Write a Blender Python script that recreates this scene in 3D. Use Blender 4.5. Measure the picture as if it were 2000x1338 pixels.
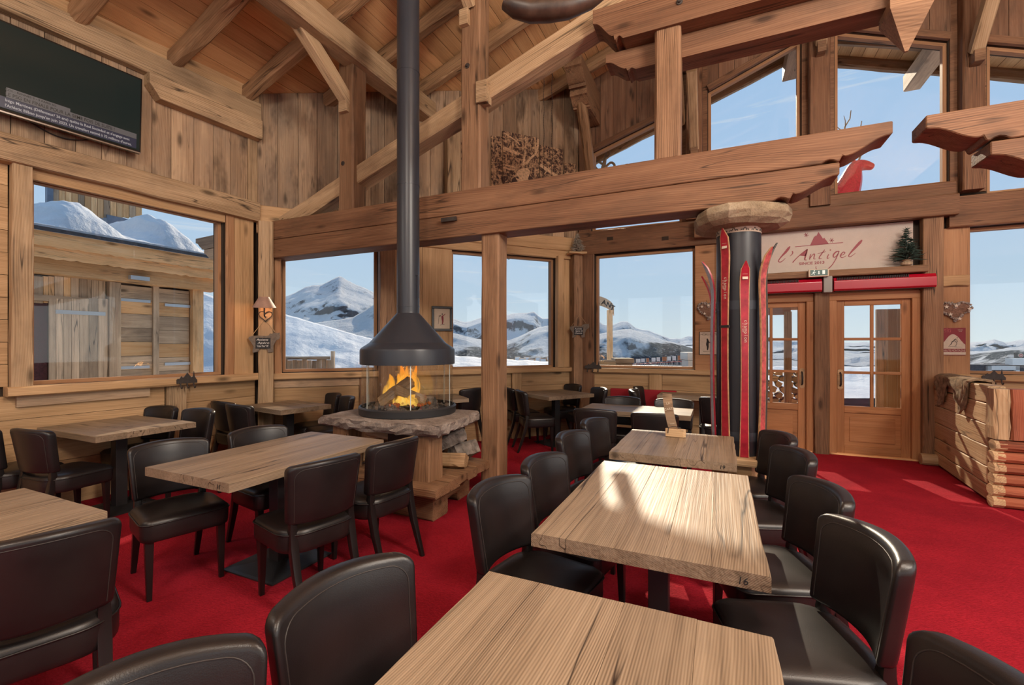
import bpy, bmesh, math, random
from mathutils import Vector, Matrix, noise
from mathutils.geometry import tessellate_polygon

random.seed(7)
SC = bpy.context.scene
COL = SC.collection
for o in list(bpy.data.objects):
    bpy.data.objects.remove(o)

# ------------------------------------------------------------------ camera
FPX, HOR, CAMH, YAW = 889.0, 672.0, 1.5, math.radians(24.5)
cam = bpy.data.objects.new('camera', bpy.data.cameras.new('camera'))
COL.objects.link(cam)
cam.location = (0, 0, CAMH)
cam.rotation_euler = (math.pi / 2, 0, YAW)
cam.data.sensor_width = 36.0
cam.data.lens = FPX / 2000 * 36.0
cam.data.shift_y = (HOR - 669) / 2000
cam.data.clip_start = 0.05
cam.data.clip_end = 20000
SC.camera = cam

# ------------------------------------------------------------------ world, sun, exposure
SC.view_settings.view_transform = 'Standard'
SC.view_settings.look = 'None'
SC.view_settings.gamma = 1.0
SC.view_settings.exposure = 0.0
SC.view_settings.use_curve_mapping = False
SC.cycles.use_adaptive_sampling = True
SC.cycles.adaptive_threshold = 0.03
SC.cycles.max_bounces = 6
SC.cycles.diffuse_bounces = 3
SC.cycles.glossy_bounces = 3
SC.cycles.transmission_bounces = 4
SC.cycles.transparent_max_bounces = 12
SUN_AZ, SUN_EL, SUN_E = math.radians(14.5), math.radians(30), 5.0
SUNV = Vector((-math.sin(SUN_AZ) * math.cos(SUN_EL), math.cos(SUN_AZ) * math.cos(SUN_EL), math.sin(SUN_EL)))


def node(nt, kind, **kw):
    n = nt.nodes.new(kind)
    for k, v in kw.items():
        if k in n.inputs:
            s = n.inputs[k]
            if isinstance(v, bpy.types.NodeSocket):
                nt.links.new(v, s)
            else:
                s.default_value = v
        else:
            setattr(n, k, v)
    return n


def world():
    w = bpy.data.worlds.new('sky')
    SC.world = w
    w.use_nodes = True
    nt = w.node_tree
    nt.nodes.clear()
    tc = node(nt, 'ShaderNodeTexCoord')
    sep = node(nt, 'ShaderNodeSeparateXYZ', Vector=tc.outputs['Generated'])
    mr = node(nt, 'ShaderNodeMapRange', Value=sep.outputs['Z'])
    mr.inputs['From Min'].default_value = -0.1
    mr.inputs['From Max'].default_value = 0.9
    rp = node(nt, 'ShaderNodeValToRGB', Fac=mr.outputs[0])
    e = rp.color_ramp.elements
    e[0].position, e[0].color = 0.0, (0.62, 0.68, 0.72, 1)
    e[1].position, e[1].color = 1.0, (0.30, 0.48, 0.78, 1)
    for p, c in ((0.10, (0.70, 0.79, 0.82)), (0.20, (0.54, 0.69, 0.83)), (0.36, (0.45, 0.63, 0.86)), (0.60, (0.40, 0.59, 0.85))):
        x = e.new(p)
        x.color = (*c, 1)
    mp = node(nt, 'ShaderNodeMapping', Vector=tc.outputs['Generated'])
    mp.inputs['Scale'].default_value = (2.2, 2.2, 22)
    nz = node(nt, 'ShaderNodeTexNoise', Vector=mp.outputs[0], Scale=2.3, Detail=6.0, Roughness=0.6, Distortion=0.8)
    cr = node(nt, 'ShaderNodeMapRange', Value=nz.outputs[0])
    cr.inputs['From Min'].default_value = 0.60
    cr.inputs['From Max'].default_value = 0.78
    cr.inputs['To Max'].default_value = 0.7
    mx = node(nt, 'ShaderNodeMixRGB', Fac=cr.outputs[0], Color1=rp.outputs[0], Color2=(0.82, 0.84, 0.86, 1))
    bg = node(nt, 'ShaderNodeBackground', Color=mx.outputs[0], Strength=1.0)
    out = node(nt, 'ShaderNodeOutputWorld')
    nt.links.new(bg.outputs[0], out.inputs[0])


world()
_s = bpy.data.lights.new('sun', 'SUN')
_s.energy = SUN_E
_s.color = (1.0, 0.83, 0.62)
_s.angle = math.radians(0.6)
sun = bpy.data.objects.new('sun', _s)
COL.objects.link(sun)
sun.rotation_euler = SUNV.to_track_quat('Z', 'Y').to_euler()


def area(name, loc, target, sx, sy, power, color):
    l = bpy.data.lights.new(name, 'AREA')
    l.shape = 'RECTANGLE'
    l.size, l.size_y, l.energy, l.color = sx, sy, power, color
    o = bpy.data.objects.new(name, l)
    COL.objects.link(o)
    o.location = loc
    o.rotation_euler = (Vector(loc) - Vector(target)).to_track_quat('Z', 'Y').to_euler()
    return o


# added area lights standing in for daylight from unseen side and rear windows
area('fill_area_side', (7.05, 1.5, 2.2), (0, 2.0, 1.9), 9.0, 2.6, 110, (1.0, 0.95, 0.88))
area('fill_area_rear', (0.6, -4.35, 2.3), (-0.4, 3.0, 2.3), 9.0, 2.6, 70, (1.0, 0.95, 0.88))


def fill_point(name, loc, power, color=(1.0, 0.90, 0.78), r=0.45):
    l = bpy.data.lights.new(name, 'POINT')
    l.energy, l.color, l.shadow_soft_size = power, color, r
    o = bpy.data.objects.new(name, l)
    COL.objects.link(o)
    o.location = loc
    return o


# added point lights above and behind the view, brightening the room
for x, y, z, w in ((-4.2, -0.8, 3.7, 80), (-0.2, -2.2, 5.0, 430), (2.25, 1.2, 4.8, 400), (3.9, 0.7, 4.1, 640)):
    fill_point('fill_light', (x, y, z), w)

# ------------------------------------------------------------------ helpers
S_, C_ = math.sin(YAW), math.cos(YAW)


def ray(u, v):
    a, b = (u - 1000) / FPX, (HOR - v) / FPX
    return Vector((-S_ + C_ * a, C_ + S_ * a, b))


def onz(u, v, z):
    r = ray(u, v)
    return Vector((0, 0, CAMH)) + r * ((z - CAMH) / r.z)


def ony(u, v, y):
    r = ray(u, v)
    return Vector((0, 0, CAMH)) + r * (y / r.y)


def ond(u, v, d):
    return Vector((0, 0, CAMH)) + ray(u, v) * d


def tag(o, label=None, cat=None, group=None, kind=None):
    if label: o['label'] = label
    if cat: o['category'] = cat
    if group: o['group'] = group
    if kind: o['kind'] = kind
    return o


def link(name, data, parent=None, M=None):
    o = bpy.data.objects.new(name, data)
    COL.objects.link(o)
    if parent: o.parent = parent
    if M is not None: o.matrix_basis = M
    return o


def empty(name, loc=(0, 0, 0), rz=0.0):
    o = bpy.data.objects.new(name, None)
    COL.objects.link(o)
    o.location = loc
    o.rotation_euler = (0, 0, rz)
    o.empty_display_size = 0.1
    return o


def copy_tree(o, parent=None):
    c = o.copy()
    COL.objects.link(c)
    c.parent = parent
    for ch in o.children:
        copy_tree(ch, c)
    return c


def frame(o, x, y, z):
    m = Matrix.Identity(4)
    for i, a in enumerate((x, y, z)):
        a = Vector(a).normalized()
        m[0][i], m[1][i], m[2][i] = a
    m.translation = Vector(o)
    return m


class MB:
    def __init__(s):
        s.v, s.f = [], []

    def add(s, vs, fs):
        k = len(s.v)
        s.v += [tuple(p) for p in vs]
        s.f += [tuple(i + k for i in f) for f in fs]
        return s

    def box(s, c, d):
        x, y, z = (q / 2 for q in d)
        vs = [(c[0] + i * x, c[1] + j * y, c[2] + k * z) for i in (-1, 1) for j in (-1, 1) for k in (-1, 1)]
        return s.add(vs, [(0, 1, 3, 2), (4, 6, 7, 5), (0, 4, 5, 1), (2, 3, 7, 6), (0, 2, 6, 4), (1, 5, 7, 3)])

    def span(s, a, b):
        return s.box([(p + q) / 2 for p, q in zip(a, b)], [abs(q - p) for p, q in zip(a, b)])

    def prism(s, poly, z0, z1):
        """polygon in XY, extruded along Z (holes not supported)"""
        n = len(poly)
        ar = sum(poly[i][0] * poly[(i + 1) % n][1] - poly[(i + 1) % n][0] * poly[i][1] for i in range(n))
        if ar < 0: poly = poly[::-1]
        vs = [(p[0], p[1], z0) for p in poly] + [(p[0], p[1], z1) for p in poly]
        fs = [(i, (i + 1) % n, n + (i + 1) % n, n + i) for i in range(n)]
        fs += [tuple(range(n - 1, -1, -1)), tuple(range(n, 2 * n))]
        return s.add(vs, fs)

    def rings(s, rings, closed=True, caps=True):
        n = len(rings[0])
        vs = [p for r in rings for p in r]
        fs = []
        for i in range(len(rings) - 1):
            for j in range(n if closed else n - 1):
                a, b = i * n + j, i * n + (j + 1) % n
                fs.append((a, b, b + n, a + n))
        if caps and closed:
            fs.append(tuple(range(n - 1, -1, -1)))
            fs.append(tuple(range((len(rings) - 1) * n, len(rings) * n)))
        return s.add(vs, fs)

    def tube(s, pts, r, n=8, closed=False):
        pts = [Vector(p) for p in pts]
        m = len(pts)
        rs = r if isinstance(r, (list, tuple)) else [r] * m
        up = None
        rings = []
        for i, p in enumerate(pts):
            if closed:
                t = pts[(i + 1) % m] - pts[i - 1]
            else:
                t = pts[min(i + 1, m - 1)] - pts[max(i - 1, 0)]
            t = t.normalized() if t.length > 1e-9 else Vector((0, 0, 1))
            if up is None:
                up = Vector((0, 0, 1)) if abs(t.z) < 0.9 else Vector((0, 1, 0))
            side = t.cross(up)
            side = side.normalized() if side.length > 1e-6 else Vector((1, 0, 0))
            up = side.cross(t).normalized()
            rings.append([p + (side * math.cos(a) + up * math.sin(a)) * rs[i] for a in (2 * math.pi * k / n for k in range(n))])
        if closed:
            rings.append(rings[0])
        return s.rings(rings, True, not closed)

    def lathe(s, prof, n=24, c=(0, 0), caps=True):
        rings = [[(c[0] + r * math.cos(2 * math.pi * k / n), c[1] + r * math.sin(2 * math.pi * k / n), z) for k in range(n)] for r, z in prof]
        return s.rings(rings, True, caps)

    def ball(s, c, r, n=10, m=6):
        r = r if isinstance(r, (tuple, list)) else (r, r, r)
        rings = []
        for i in range(m + 1):
            a = math.pi * (0.02 + 0.96 * i / m)
            rings.append([(c[0] + r[0] * math.sin(a) * math.cos(2 * math.pi * k / n), c[1] + r[1] * math.sin(a) * math.sin(2 * math.pi * k / n), c[2] - r[2] * math.cos(a)) for k in range(n)])
        return s.rings(rings)

    def mesh(s, name, smooth=False, bevel=0.0, segs=2, angle=0.6):
        me = bpy.data.meshes.new(name)
        me.from_pydata(s.v, [], s.f)
        bm = bmesh.new()
        bm.from_mesh(me)
        bmesh.ops.recalc_face_normals(bm, faces=bm.faces)
        if bevel > 0:
            es = [e for e in bm.edges if len(e.link_faces) == 2 and e.calc_face_angle(0) > angle]
            bmesh.ops.bevel(bm, geom=es, offset=bevel, segments=segs, affect='EDGES', profile=0.6, clamp_overlap=True)
        bm.to_mesh(me)
        bm.free()
        if smooth:
            for p in me.polygons: p.use_smooth = True
        return me

    def build(s, name, mat, parent=None, M=None, smooth=False, bevel=0.0, segs=2):
        me = s.mesh(name, smooth, bevel, segs)
        me.materials.append(mat)
        return link(name, me, parent, M)


def soft(o, angle=40):
    me = o.data
    for p in me.polygons: p.use_smooth = True
    bm = bmesh.new()
    bm.from_mesh(me)
    for e in bm.edges:
        e.smooth = len(e.link_faces) == 2 and e.calc_face_angle(0) < math.radians(angle)
    bm.to_mesh(me)
    bm.free()
    return o


def beam_mesh(L, w, h, ch=0.015, jit=0.006, nseg=None, seed=0, taper=0.0):
    """hewn timber, axis along local X from 0 to L, centred on Y and Z"""
    rnd = random.Random(seed)
    nseg = nseg or max(3, int(L / 0.35))
    prof = []
    for sy, sz in ((1, 1), (-1, 1), (-1, -1), (1, -1)):
        a, b = sy * w / 2, sz * h / 2
        if sy * sz > 0:
            prof += [(a, b - sz * ch), (a - sy * ch, b)]
        else:
            prof += [(a - sy * ch, b), (a, b - sz * ch)]
    rings = []
    wob = [(rnd.uniform(-1, 1), rnd.uniform(-1, 1)) for _ in range(8)]
    for i in range(nseg + 1):
        x = L * i / nseg
        k = 1 - taper * i / nseg
        r = []
        for j, (py, pz) in enumerate(prof):
            dy = jit * (rnd.uniform(-1, 1) * 0.8 + wob[j][0] * 0.4)
            dz = jit * (rnd.uniform(-1, 1) * 0.8 + wob[j][1] * 0.4)
            r.append((x, py * k + dy, pz * k + dz))
        rings.append(r)
    m = MB()
    m.rings(rings)
    return m


_bs = [0]


def beam(name, mat, p0, p1, w, h, parent=None, up=(0, 0, 1), ch=0.015, jit=0.006, over=0.0):
    """w across, h along 'up'"""
    p0, p1 = Vector(p0), Vector(p1)
    d = p1 - p0
    L = d.length
    x = d.normalized()
    u = Vector(up)
    if abs(x.dot(u.normalized())) > 0.98: u = Vector((0, 1, 0))
    y = u.cross(x).normalized()
    z = x.cross(y)
    _bs[0] += 1
    m = beam_mesh(L, w, h, ch, jit, seed=_bs[0])
    o = m.build(name, mat, parent, frame(p0, x, y, z))
    return o


def text(name, body, size, M, mat, parent, ext=0.0006, align='LEFT', shear=0.0, sx=1.0, bold=0.0):
    c = bpy.data.curves.new(name, 'FONT')
    c.body = body
    c.size = size
    c.extrude = ext
    c.align_x = align
    c.shear = shear
    c.offset = bold
    c.materials.append(mat)
    c.resolution_u = 3
    o = link(name, c, parent, M @ Matrix.Diagonal((sx, 1, 1, 1)))
    return o
# ------------------------------------------------------------------ materials
def new_mat(name):
    m = bpy.data.materials.new(name)
    m.use_nodes = True
    nt = m.node_tree
    b = nt.nodes['Principled BSDF']
    return m, nt, b


def L(nt, a, b): nt.links.new(a, b)


def maprange(nt, val, a, b, c=0.0, d=1.0):
    n = node(nt, 'ShaderNodeMapRange', Value=val)
    n.inputs['From Min'].default_value = a
    n.inputs['From Max'].default_value = b
    n.inputs['To Min'].default_value = c
    n.inputs['To Max'].default_value = d
    return n.outputs[0]


def math_(nt, op, a, b=0.5):
    n = nt.nodes.new('ShaderNodeMath')
    n.operation = op
    for i, q in enumerate((a, b)):
        if isinstance(q, bpy.types.NodeSocket): nt.links.new(q, n.inputs[i])
        else: n.inputs[i].default_value = q
    return n.outputs[0]


def mixc(nt, fac, a, b, mode='MIX'):
    n = nt.nodes.new('ShaderNodeMixRGB')
    n.blend_type = mode
    for i, q in enumerate((fac, a, b)):
        if isinstance(q, bpy.types.NodeSocket): nt.links.new(q, n.inputs[i])
        elif i == 0: n.inputs[0].default_value = q
        else: n.inputs[i].default_value = (*q, 1) if len(q) == 3 else q
    return n.outputs[0]


def wood(name, dark, mid, light, rough=0.62, stain=0.0, vary=0.25, lines=0.35, freq=48.0, bump=0.35, knots=1.0, grey=0.0, crack=0.5, spec=0.25):
    m, nt, b = new_mat(name)
    tc = node(nt, 'ShaderNodeTexCoord')
    oi = node(nt, 'ShaderNodeObjectInfo')
    rnd = oi.outputs['Random']
    off = node(nt, 'ShaderNodeCombineXYZ', X=math_(nt, 'MULTIPLY', rnd, 37.0), Y=math_(nt, 'MULTIPLY', rnd, 91.0), Z=math_(nt, 'MULTIPLY', rnd, 53.0))
    va = node(nt, 'ShaderNodeVectorMath', operation='ADD')
    L(nt, tc.outputs['Object'], va.inputs[0]); L(nt, off.outputs[0], va.inputs[1])
    v = va.outputs[0]

    def mp(s):
        q = node(nt, 'ShaderNodeMapping', Vector=v)
        q.inputs['Scale'].default_value = s
        return q.outputs[0]
    # slow figure of the board
    n1 = node(nt, 'ShaderNodeTexNoise', Vector=mp((0.55, 5.0, 5.0)), Scale=1.4, Detail=3.0, Roughness=0.55, Distortion=0.4).outputs[0]
    # growth lines, wavering along the grain
    nd = node(nt, 'ShaderNodeTexNoise', Vector=mp((0.9, 3.0, 3.0)), Scale=1.0, Detail=0.0)
    vd = node(nt, 'ShaderNodeVectorMath', operation='MULTIPLY_ADD')
    L(nt, nd.outputs['Color'], vd.inputs[0]); vd.inputs[1].default_value = (0.0, 0.07, 0.07); L(nt, mp((0.04, 1.0, 1.0)), vd.inputs[2])
    wv = node(nt, 'ShaderNodeTexWave', Vector=vd.outputs[0], Scale=freq, Distortion=1.0, Detail=0.0)
    wv.inputs['Detail Scale'].default_value = 0.6
    wv.bands_direction = 'DIAGONAL'
    w1 = wv.outputs['Fac']
    n2 = node(nt, 'ShaderNodeTexNoise', Vector=mp((1.6, 75.0, 75.0)), Scale=1.0, Detail=1.0, Roughness=0.6).outputs[0]
    # knots
    vo = node(nt, 'ShaderNodeTexVoronoi', Vector=mp((1.5, 4.6, 4.6)), Scale=1.0)
    kn = maprange(nt, vo.outputs['Distance'], 0.06, 0.17, 1.0, 0.0)
    # cracks: thin dark lines along the grain
    n3 = node(nt, 'ShaderNodeTexNoise', Vector=mp((0.5, 14.0, 14.0)), Scale=1.0, Detail=1.0).outputs[0]
    ck = maprange(nt, math_(nt, 'ABSOLUTE', math_(nt, 'SUBTRACT', n3, 0.53)), 0.0, 0.016, 1.0, 0.0)
    ckm = nd.outputs[0]
    ck = math_(nt, 'MULTIPLY', ck, maprange(nt, ckm, 0.46, 0.56, 0.0, crack))
    f = math_(nt, 'ADD', math_(nt, 'MULTIPLY', n1, 0.62), math_(nt, 'MULTIPLY', n2, 0.45))
    f = math_(nt, 'ADD', f, math_(nt, 'MULTIPLY', math_(nt, 'SUBTRACT', w1, 0.5), math_(nt, 'MULTIPLY', nd.outputs[0], lines * 0.9)))
    rp = node(nt, 'ShaderNodeValToRGB', Fac=f)
    e = rp.color_ramp.elements
    e[0].position, e[0].color = 0.22, (*dark, 1)
    e[1].position, e[1].color = 0.80, (*light, 1)
    x = e.new(0.5); x.color = (*mid, 1)
    c = rp.outputs[0]
    if grey > 0 or stain > 0:
        ng = node(nt, 'ShaderNodeTexNoise', Vector=mp((0.9, 2.6, 2.6)), Scale=1.3, Detail=4.0, Roughness=0.68)
        if grey > 0:
            c = mixc(nt, maprange(nt, ng.outputs[0], 0.42, 0.70, 0.0, grey), c, (0.16, 0.125, 0.10))
        if stain > 0:
            sr = node(nt, 'ShaderNodeSeparateXYZ', Vector=ng.outputs['Color'])
            c = mixc(nt, maprange(nt, sr.outputs['Y'], 0.50, 0.68, 0.0, stain), c, (0.06, 0.038, 0.025))
    c = mixc(nt, math_(nt, 'MULTIPLY', kn, 0.75 * knots), c, tuple(q * 0.28 for q in dark))
    c = mixc(nt, ck, c, (0.02, 0.012, 0.008))
    br = maprange(nt, rnd, 0.0, 1.0, 1.0 - vary, 1.0 + vary)
    hs = node(nt, 'ShaderNodeHueSaturation', Color=c, Value=br)
    L(nt, hs.outputs[0], b.inputs['Base Color'])
    b.inputs['Roughness'].default_value = rough
    b.inputs['Specular IOR Level'].default_value = spec
    hgt = math_(nt, 'SUBTRACT', n2, math_(nt, 'MULTIPLY', n3, 1.2))
    bp = node(nt, 'ShaderNodeBump', Height=hgt, Strength=bump, Distance=0.004)
    L(nt, bp.outputs[0], b.inputs['Normal'])
    return m


def plain(name, col, rough=0.5, metal=0.0, spec=0.5, noise_amt=0.0, nscale=8.0, bump=0.0, bscale=60.0, emit=None, estr=0.0, bdist=0.003):
    m, nt, b = new_mat(name)
    b.inputs['Roughness'].default_value = rough
    b.inputs['Metallic'].default_value = metal
    b.inputs['Specular IOR Level'].default_value = spec
    tc = node(nt, 'ShaderNodeTexCoord')
    nz = node(nt, 'ShaderNodeTexNoise', Vector=tc.outputs['Object'], Scale=nscale, Detail=5.0, Roughness=0.6)
    k = maprange(nt, nz.outputs[0], 0.3, 0.7, 1.0 - noise_amt, 1.0 + noise_amt)
    hs = node(nt, 'ShaderNodeHueSaturation', Color=(*col, 1), Value=k)
    L(nt, hs.outputs[0], b.inputs['Base Color'])
    if bump > 0:
        n2 = node(nt, 'ShaderNodeTexNoise', Vector=tc.outputs['Object'], Scale=bscale, Detail=4.0, Roughness=0.6)
        bp = node(nt, 'ShaderNodeBump', Height=n2.outputs[0], Strength=bump, Distance=bdist)
        L(nt, bp.outputs[0], b.inputs['Normal'])
    if emit:
        b.inputs['Emission Color'].default_value = (*emit, 1)
        b.inputs['Emission Strength'].default_value = estr
    return m


def leather_mat():
    m, nt, b = new_mat('dark_leather')
    tc = node(nt, 'ShaderNodeTexCoord')
    vo = node(nt, 'ShaderNodeTexVoronoi', Vector=tc.outputs['Object'], Scale=330.0)
    nz = node(nt, 'ShaderNodeTexNoise', Vector=tc.outputs['Object'], Scale=5.0, Detail=3.0)
    c = mixc(nt, maprange(nt, nz.outputs[0], 0.35, 0.65), (0.0095, 0.0078, 0.0082), (0.0165, 0.0132, 0.0132))
    L(nt, c, b.inputs['Base Color'])
    b.inputs['Roughness'].default_value = 0.37
    b.inputs['Specular IOR Level'].default_value = 0.5
    bp = node(nt, 'ShaderNodeBump', Height=vo.outputs['Distance'], Strength=0.14, Distance=0.0012)
    L(nt, bp.outputs[0], b.inputs['Normal'])
    return m


def carpet_mat():
    m, nt, b = new_mat('red_carpet')
    tc = node(nt, 'ShaderNodeTexCoord')
    v = tc.outputs['Object']
    n1 = node(nt, 'ShaderNodeTexNoise', Vector=v, Scale=170.0, Detail=3.0, Roughness=0.7)
    n2 = node(nt, 'ShaderNodeTexNoise', Vector=v, Scale=2.2, Detail=5.0, Roughness=0.6)
    mp = node(nt, 'ShaderNodeMapping', Vector=v)
    mp.inputs['Scale'].default_value = (60, 110, 60)
    mp.inputs['Rotation'].default_value = (0, 0, 0.45)
    vo = node(nt, 'ShaderNodeTexVoronoi', Vector=mp.outputs[0], Scale=1.0)
    c = mixc(nt, maprange(nt, n2.outputs[0], 0.35, 0.7), (0.27, 0.009, 0.022), (0.41, 0.015, 0.031))
    c = mixc(nt, maprange(nt, vo.outputs['Distance'], 0.2, 0.8, 0.0, 0.4), c, (0.16, 0.003, 0.008))
    c = mixc(nt, maprange(nt, n1.outputs[0], 0.4, 0.75, 0.0, 0.25), c, (0.60, 0.04, 0.05))
    L(nt, c, b.inputs['Base Color'])
    b.inputs['Roughness'].default_value = 0.95
    b.inputs['Specular IOR Level'].default_value = 0.1
    h = math_(nt, 'SUBTRACT', n1.outputs[0], vo.outputs['Distance'])
    bp = node(nt, 'ShaderNodeBump', Height=h, Strength=0.6, Distance=0.006)
    L(nt, bp.outputs[0], b.inputs['Normal'])
    return m


def glass_mat(name='pane_glass', tint=(0.97, 0.98, 0.98), refl=0.018):
    m = bpy.data.materials.new(name)
    m.use_nodes = True
    nt = m.node_tree
    nt.nodes.clear()
    tr = node(nt, 'ShaderNodeBsdfTransparent', Color=(*tint, 1))
    gl = node(nt, 'ShaderNodeBsdfGlossy', Color=(1, 1, 1, 1), Roughness=0.02)
    lw = node(nt, 'ShaderNodeLayerWeight', Blend=0.5)
    p5 = math_(nt, 'POWER', lw.outputs['Facing'], 5.0)
    fac = math_(nt, 'ADD', math_(nt, 'MULTIPLY', p5, 0.45), refl)
    mx = node(nt, 'ShaderNodeMixShader')
    L(nt, fac, mx.inputs[0]); L(nt, tr.outputs[0], mx.inputs[1]); L(nt, gl.outputs[0], mx.inputs[2])
    out = node(nt, 'ShaderNodeOutputMaterial')
    L(nt, mx.outputs[0], out.inputs[0])
    return m


def stone_mat(name, a, bcol, c3, scale=6.0, bump=0.7):
    m, nt, b = new_mat(name)
    tc = node(nt, 'ShaderNodeTexCoord')
    n1 = node(nt, 'ShaderNodeTexNoise', Vector=tc.outputs['Object'], Scale=scale, Detail=8.0, Roughness=0.65)
    n2 = node(nt, 'ShaderNodeTexNoise', Vector=tc.outputs['Object'], Scale=scale * 14, Detail=5.0, Roughness=0.75)
    rp = node(nt, 'ShaderNodeValToRGB', Fac=math_(nt, 'ADD', math_(nt, 'MULTIPLY', n1.outputs[0], 0.6), math_(nt, 'MULTIPLY', n2.outputs[0], 0.4)))
    e = rp.color_ramp.elements
    e[0].position, e[0].color = 0.34, (*a, 1)
    e[1].position, e[1].color = 0.66, (*c3, 1)
    x = e.new(0.5); x.color = (*bcol, 1)
    L(nt, rp.outputs[0], b.inputs['Base Color'])
    b.inputs['Roughness'].default_value = 0.9
    b.inputs['Specular IOR Level'].default_value = 0.2
    bp = node(nt, 'ShaderNodeBump', Height=n2.outputs[0], Strength=bump, Distance=0.012)
    L(nt, bp.outputs[0], b.inputs['Normal'])
    return m


def snow_mat():
    m, nt, b = new_mat('snow')
    tc = node(nt, 'ShaderNodeTexCoord')
    n1 = node(nt, 'ShaderNodeTexNoise', Vector=tc.outputs['Object'], Scale=0.9, Detail=8.0, Roughness=0.62)
    c = mixc(nt, maprange(nt, n1.outputs[0], 0.3, 0.7), (0.58, 0.60, 0.64), (0.70, 0.71, 0.72))
    L(nt, c, b.inputs['Base Color'])
    b.inputs['Roughness'].default_value = 0.75
    bp = node(nt, 'ShaderNodeBump', Height=n1.outputs[0], Strength=0.6, Distance=0.25)
    L(nt, bp.outputs[0], b.inputs['Normal'])
    return m


def mountain_mat():
    m, nt, b = new_mat('snowy_mountain')
    ge = node(nt, 'ShaderNodeNewGeometry')
    pos = ge.outputs['Position']
    sepn = node(nt, 'ShaderNodeSeparateXYZ', Vector=ge.outputs['Normal'])
    n1 = node(nt, 'ShaderNodeTexNoise', Vector=pos, Scale=0.011, Detail=9.0, Roughness=0.68)
    n2 = node(nt, 'ShaderNodeTexNoise', Vector=pos, Scale=0.05, Detail=6.0, Roughness=0.7)
    sl = math_(nt, 'ADD', sepn.outputs['Z'], math_(nt, 'MULTIPLY', math_(nt, 'SUBTRACT', n1.outputs[0], 0.5), 1.5))
    sl = math_(nt, 'ADD', sl, math_(nt, 'MULTIPLY', math_(nt, 'SUBTRACT', n2.outputs[0], 0.5), 0.7))
    rock = maprange(nt, sl, 0.54, 0.74, 1.0, 0.0)
    c = mixc(nt, rock, (0.72, 0.73, 0.75), (0.13, 0.135, 0.15))
    # pine woods on the lower slopes (vertex attribute painted with the woods' extent)
    at = node(nt, 'ShaderNodeAttribute', attribute_name='woods')
    n3 = node(nt, 'ShaderNodeTexNoise', Vector=pos, Scale=0.09, Detail=4.0, Roughness=0.7)
    n4 = node(nt, 'ShaderNodeTexNoise', Vector=pos, Scale=0.012, Detail=3.0, Roughness=0.6)
    wd = math_(nt, 'ADD', at.outputs['Fac'], math_(nt, 'MULTIPLY', math_(nt, 'SUBTRACT', n4.outputs[0], 0.5), 1.3))
    wd = math_(nt, 'MULTIPLY', maprange(nt, wd, 0.40, 0.6), maprange(nt, n3.outputs[0], 0.30, 0.46, 0.35, 1.0))
    c = mixc(nt, wd, c, (0.05, 0.065, 0.08))
    L(nt, c, b.inputs['Base Color'])
    b.inputs['Roughness'].default_value = 0.9
    b.inputs['Specular IOR Level'].default_value = 0.05
    bp = node(nt, 'ShaderNodeBump', Height=n1.outputs[0], Strength=1.0, Distance=60.0)
    L(nt, bp.outputs[0], b.inputs['Normal'])
    return m


def flame_mat():
    m = bpy.data.materials.new('flame')
    m.use_nodes = True
    nt = m.node_tree
    nt.nodes.clear()
    tc = node(nt, 'ShaderNodeTexCoord')
    sep = node(nt, 'ShaderNodeSeparateXYZ', Vector=tc.outputs['Object'])
    mp = node(nt, 'ShaderNodeMapping', Vector=tc.outputs['Object'])
    mp.inputs['Scale'].default_value = (16, 16, 5)
    nz = node(nt, 'ShaderNodeTexNoise', Vector=mp.outputs[0], Scale=1.0, Detail=4.0, Distortion=1.0)
    t = math_(nt, 'ADD', math_(nt, 'MULTIPLY', sep.outputs['Z'], 2.2), math_(nt, 'MULTIPLY', math_(nt, 'SUBTRACT', nz.outputs[0], 0.5), 1.0))
    rp = node(nt, 'ShaderNodeValToRGB', Fac=t)
    e = rp.color_ramp.elements
    e[0].position, e[0].color = 0.0, (1.0, 0.62, 0.12, 1)
    e[1].position, e[1].color = 0.95, (0.95, 0.22, 0.02, 1)
    x = e.new(0.45); x.color = (1.0, 0.42, 0.04, 1)
    em = node(nt, 'ShaderNodeEmission', Color=rp.outputs[0], Strength=1.15)
    tr = node(nt, 'ShaderNodeBsdfTransparent', Color=(1, 1, 1, 1))
    lw = node(nt, 'ShaderNodeLayerWeight', Blend=0.35)
    fac = math_(nt, 'ADD', maprange(nt, nz.outputs[0], 0.35, 0.6, 0.0, 1.0), 0.0)
    fac = math_(nt, 'MULTIPLY', fac, math_(nt, 'SUBTRACT', 1.0, lw.outputs['Facing']))
    mx = node(nt, 'ShaderNodeMixShader')
    L(nt, fac, mx.inputs[0]); L(nt, tr.outputs[0], mx.inputs[1]); L(nt, em.outputs[0], mx.inputs[2])
    out = node(nt, 'ShaderNodeOutputMaterial')
    L(nt, mx.outputs[0], out.inputs[0])
    return m


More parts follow.
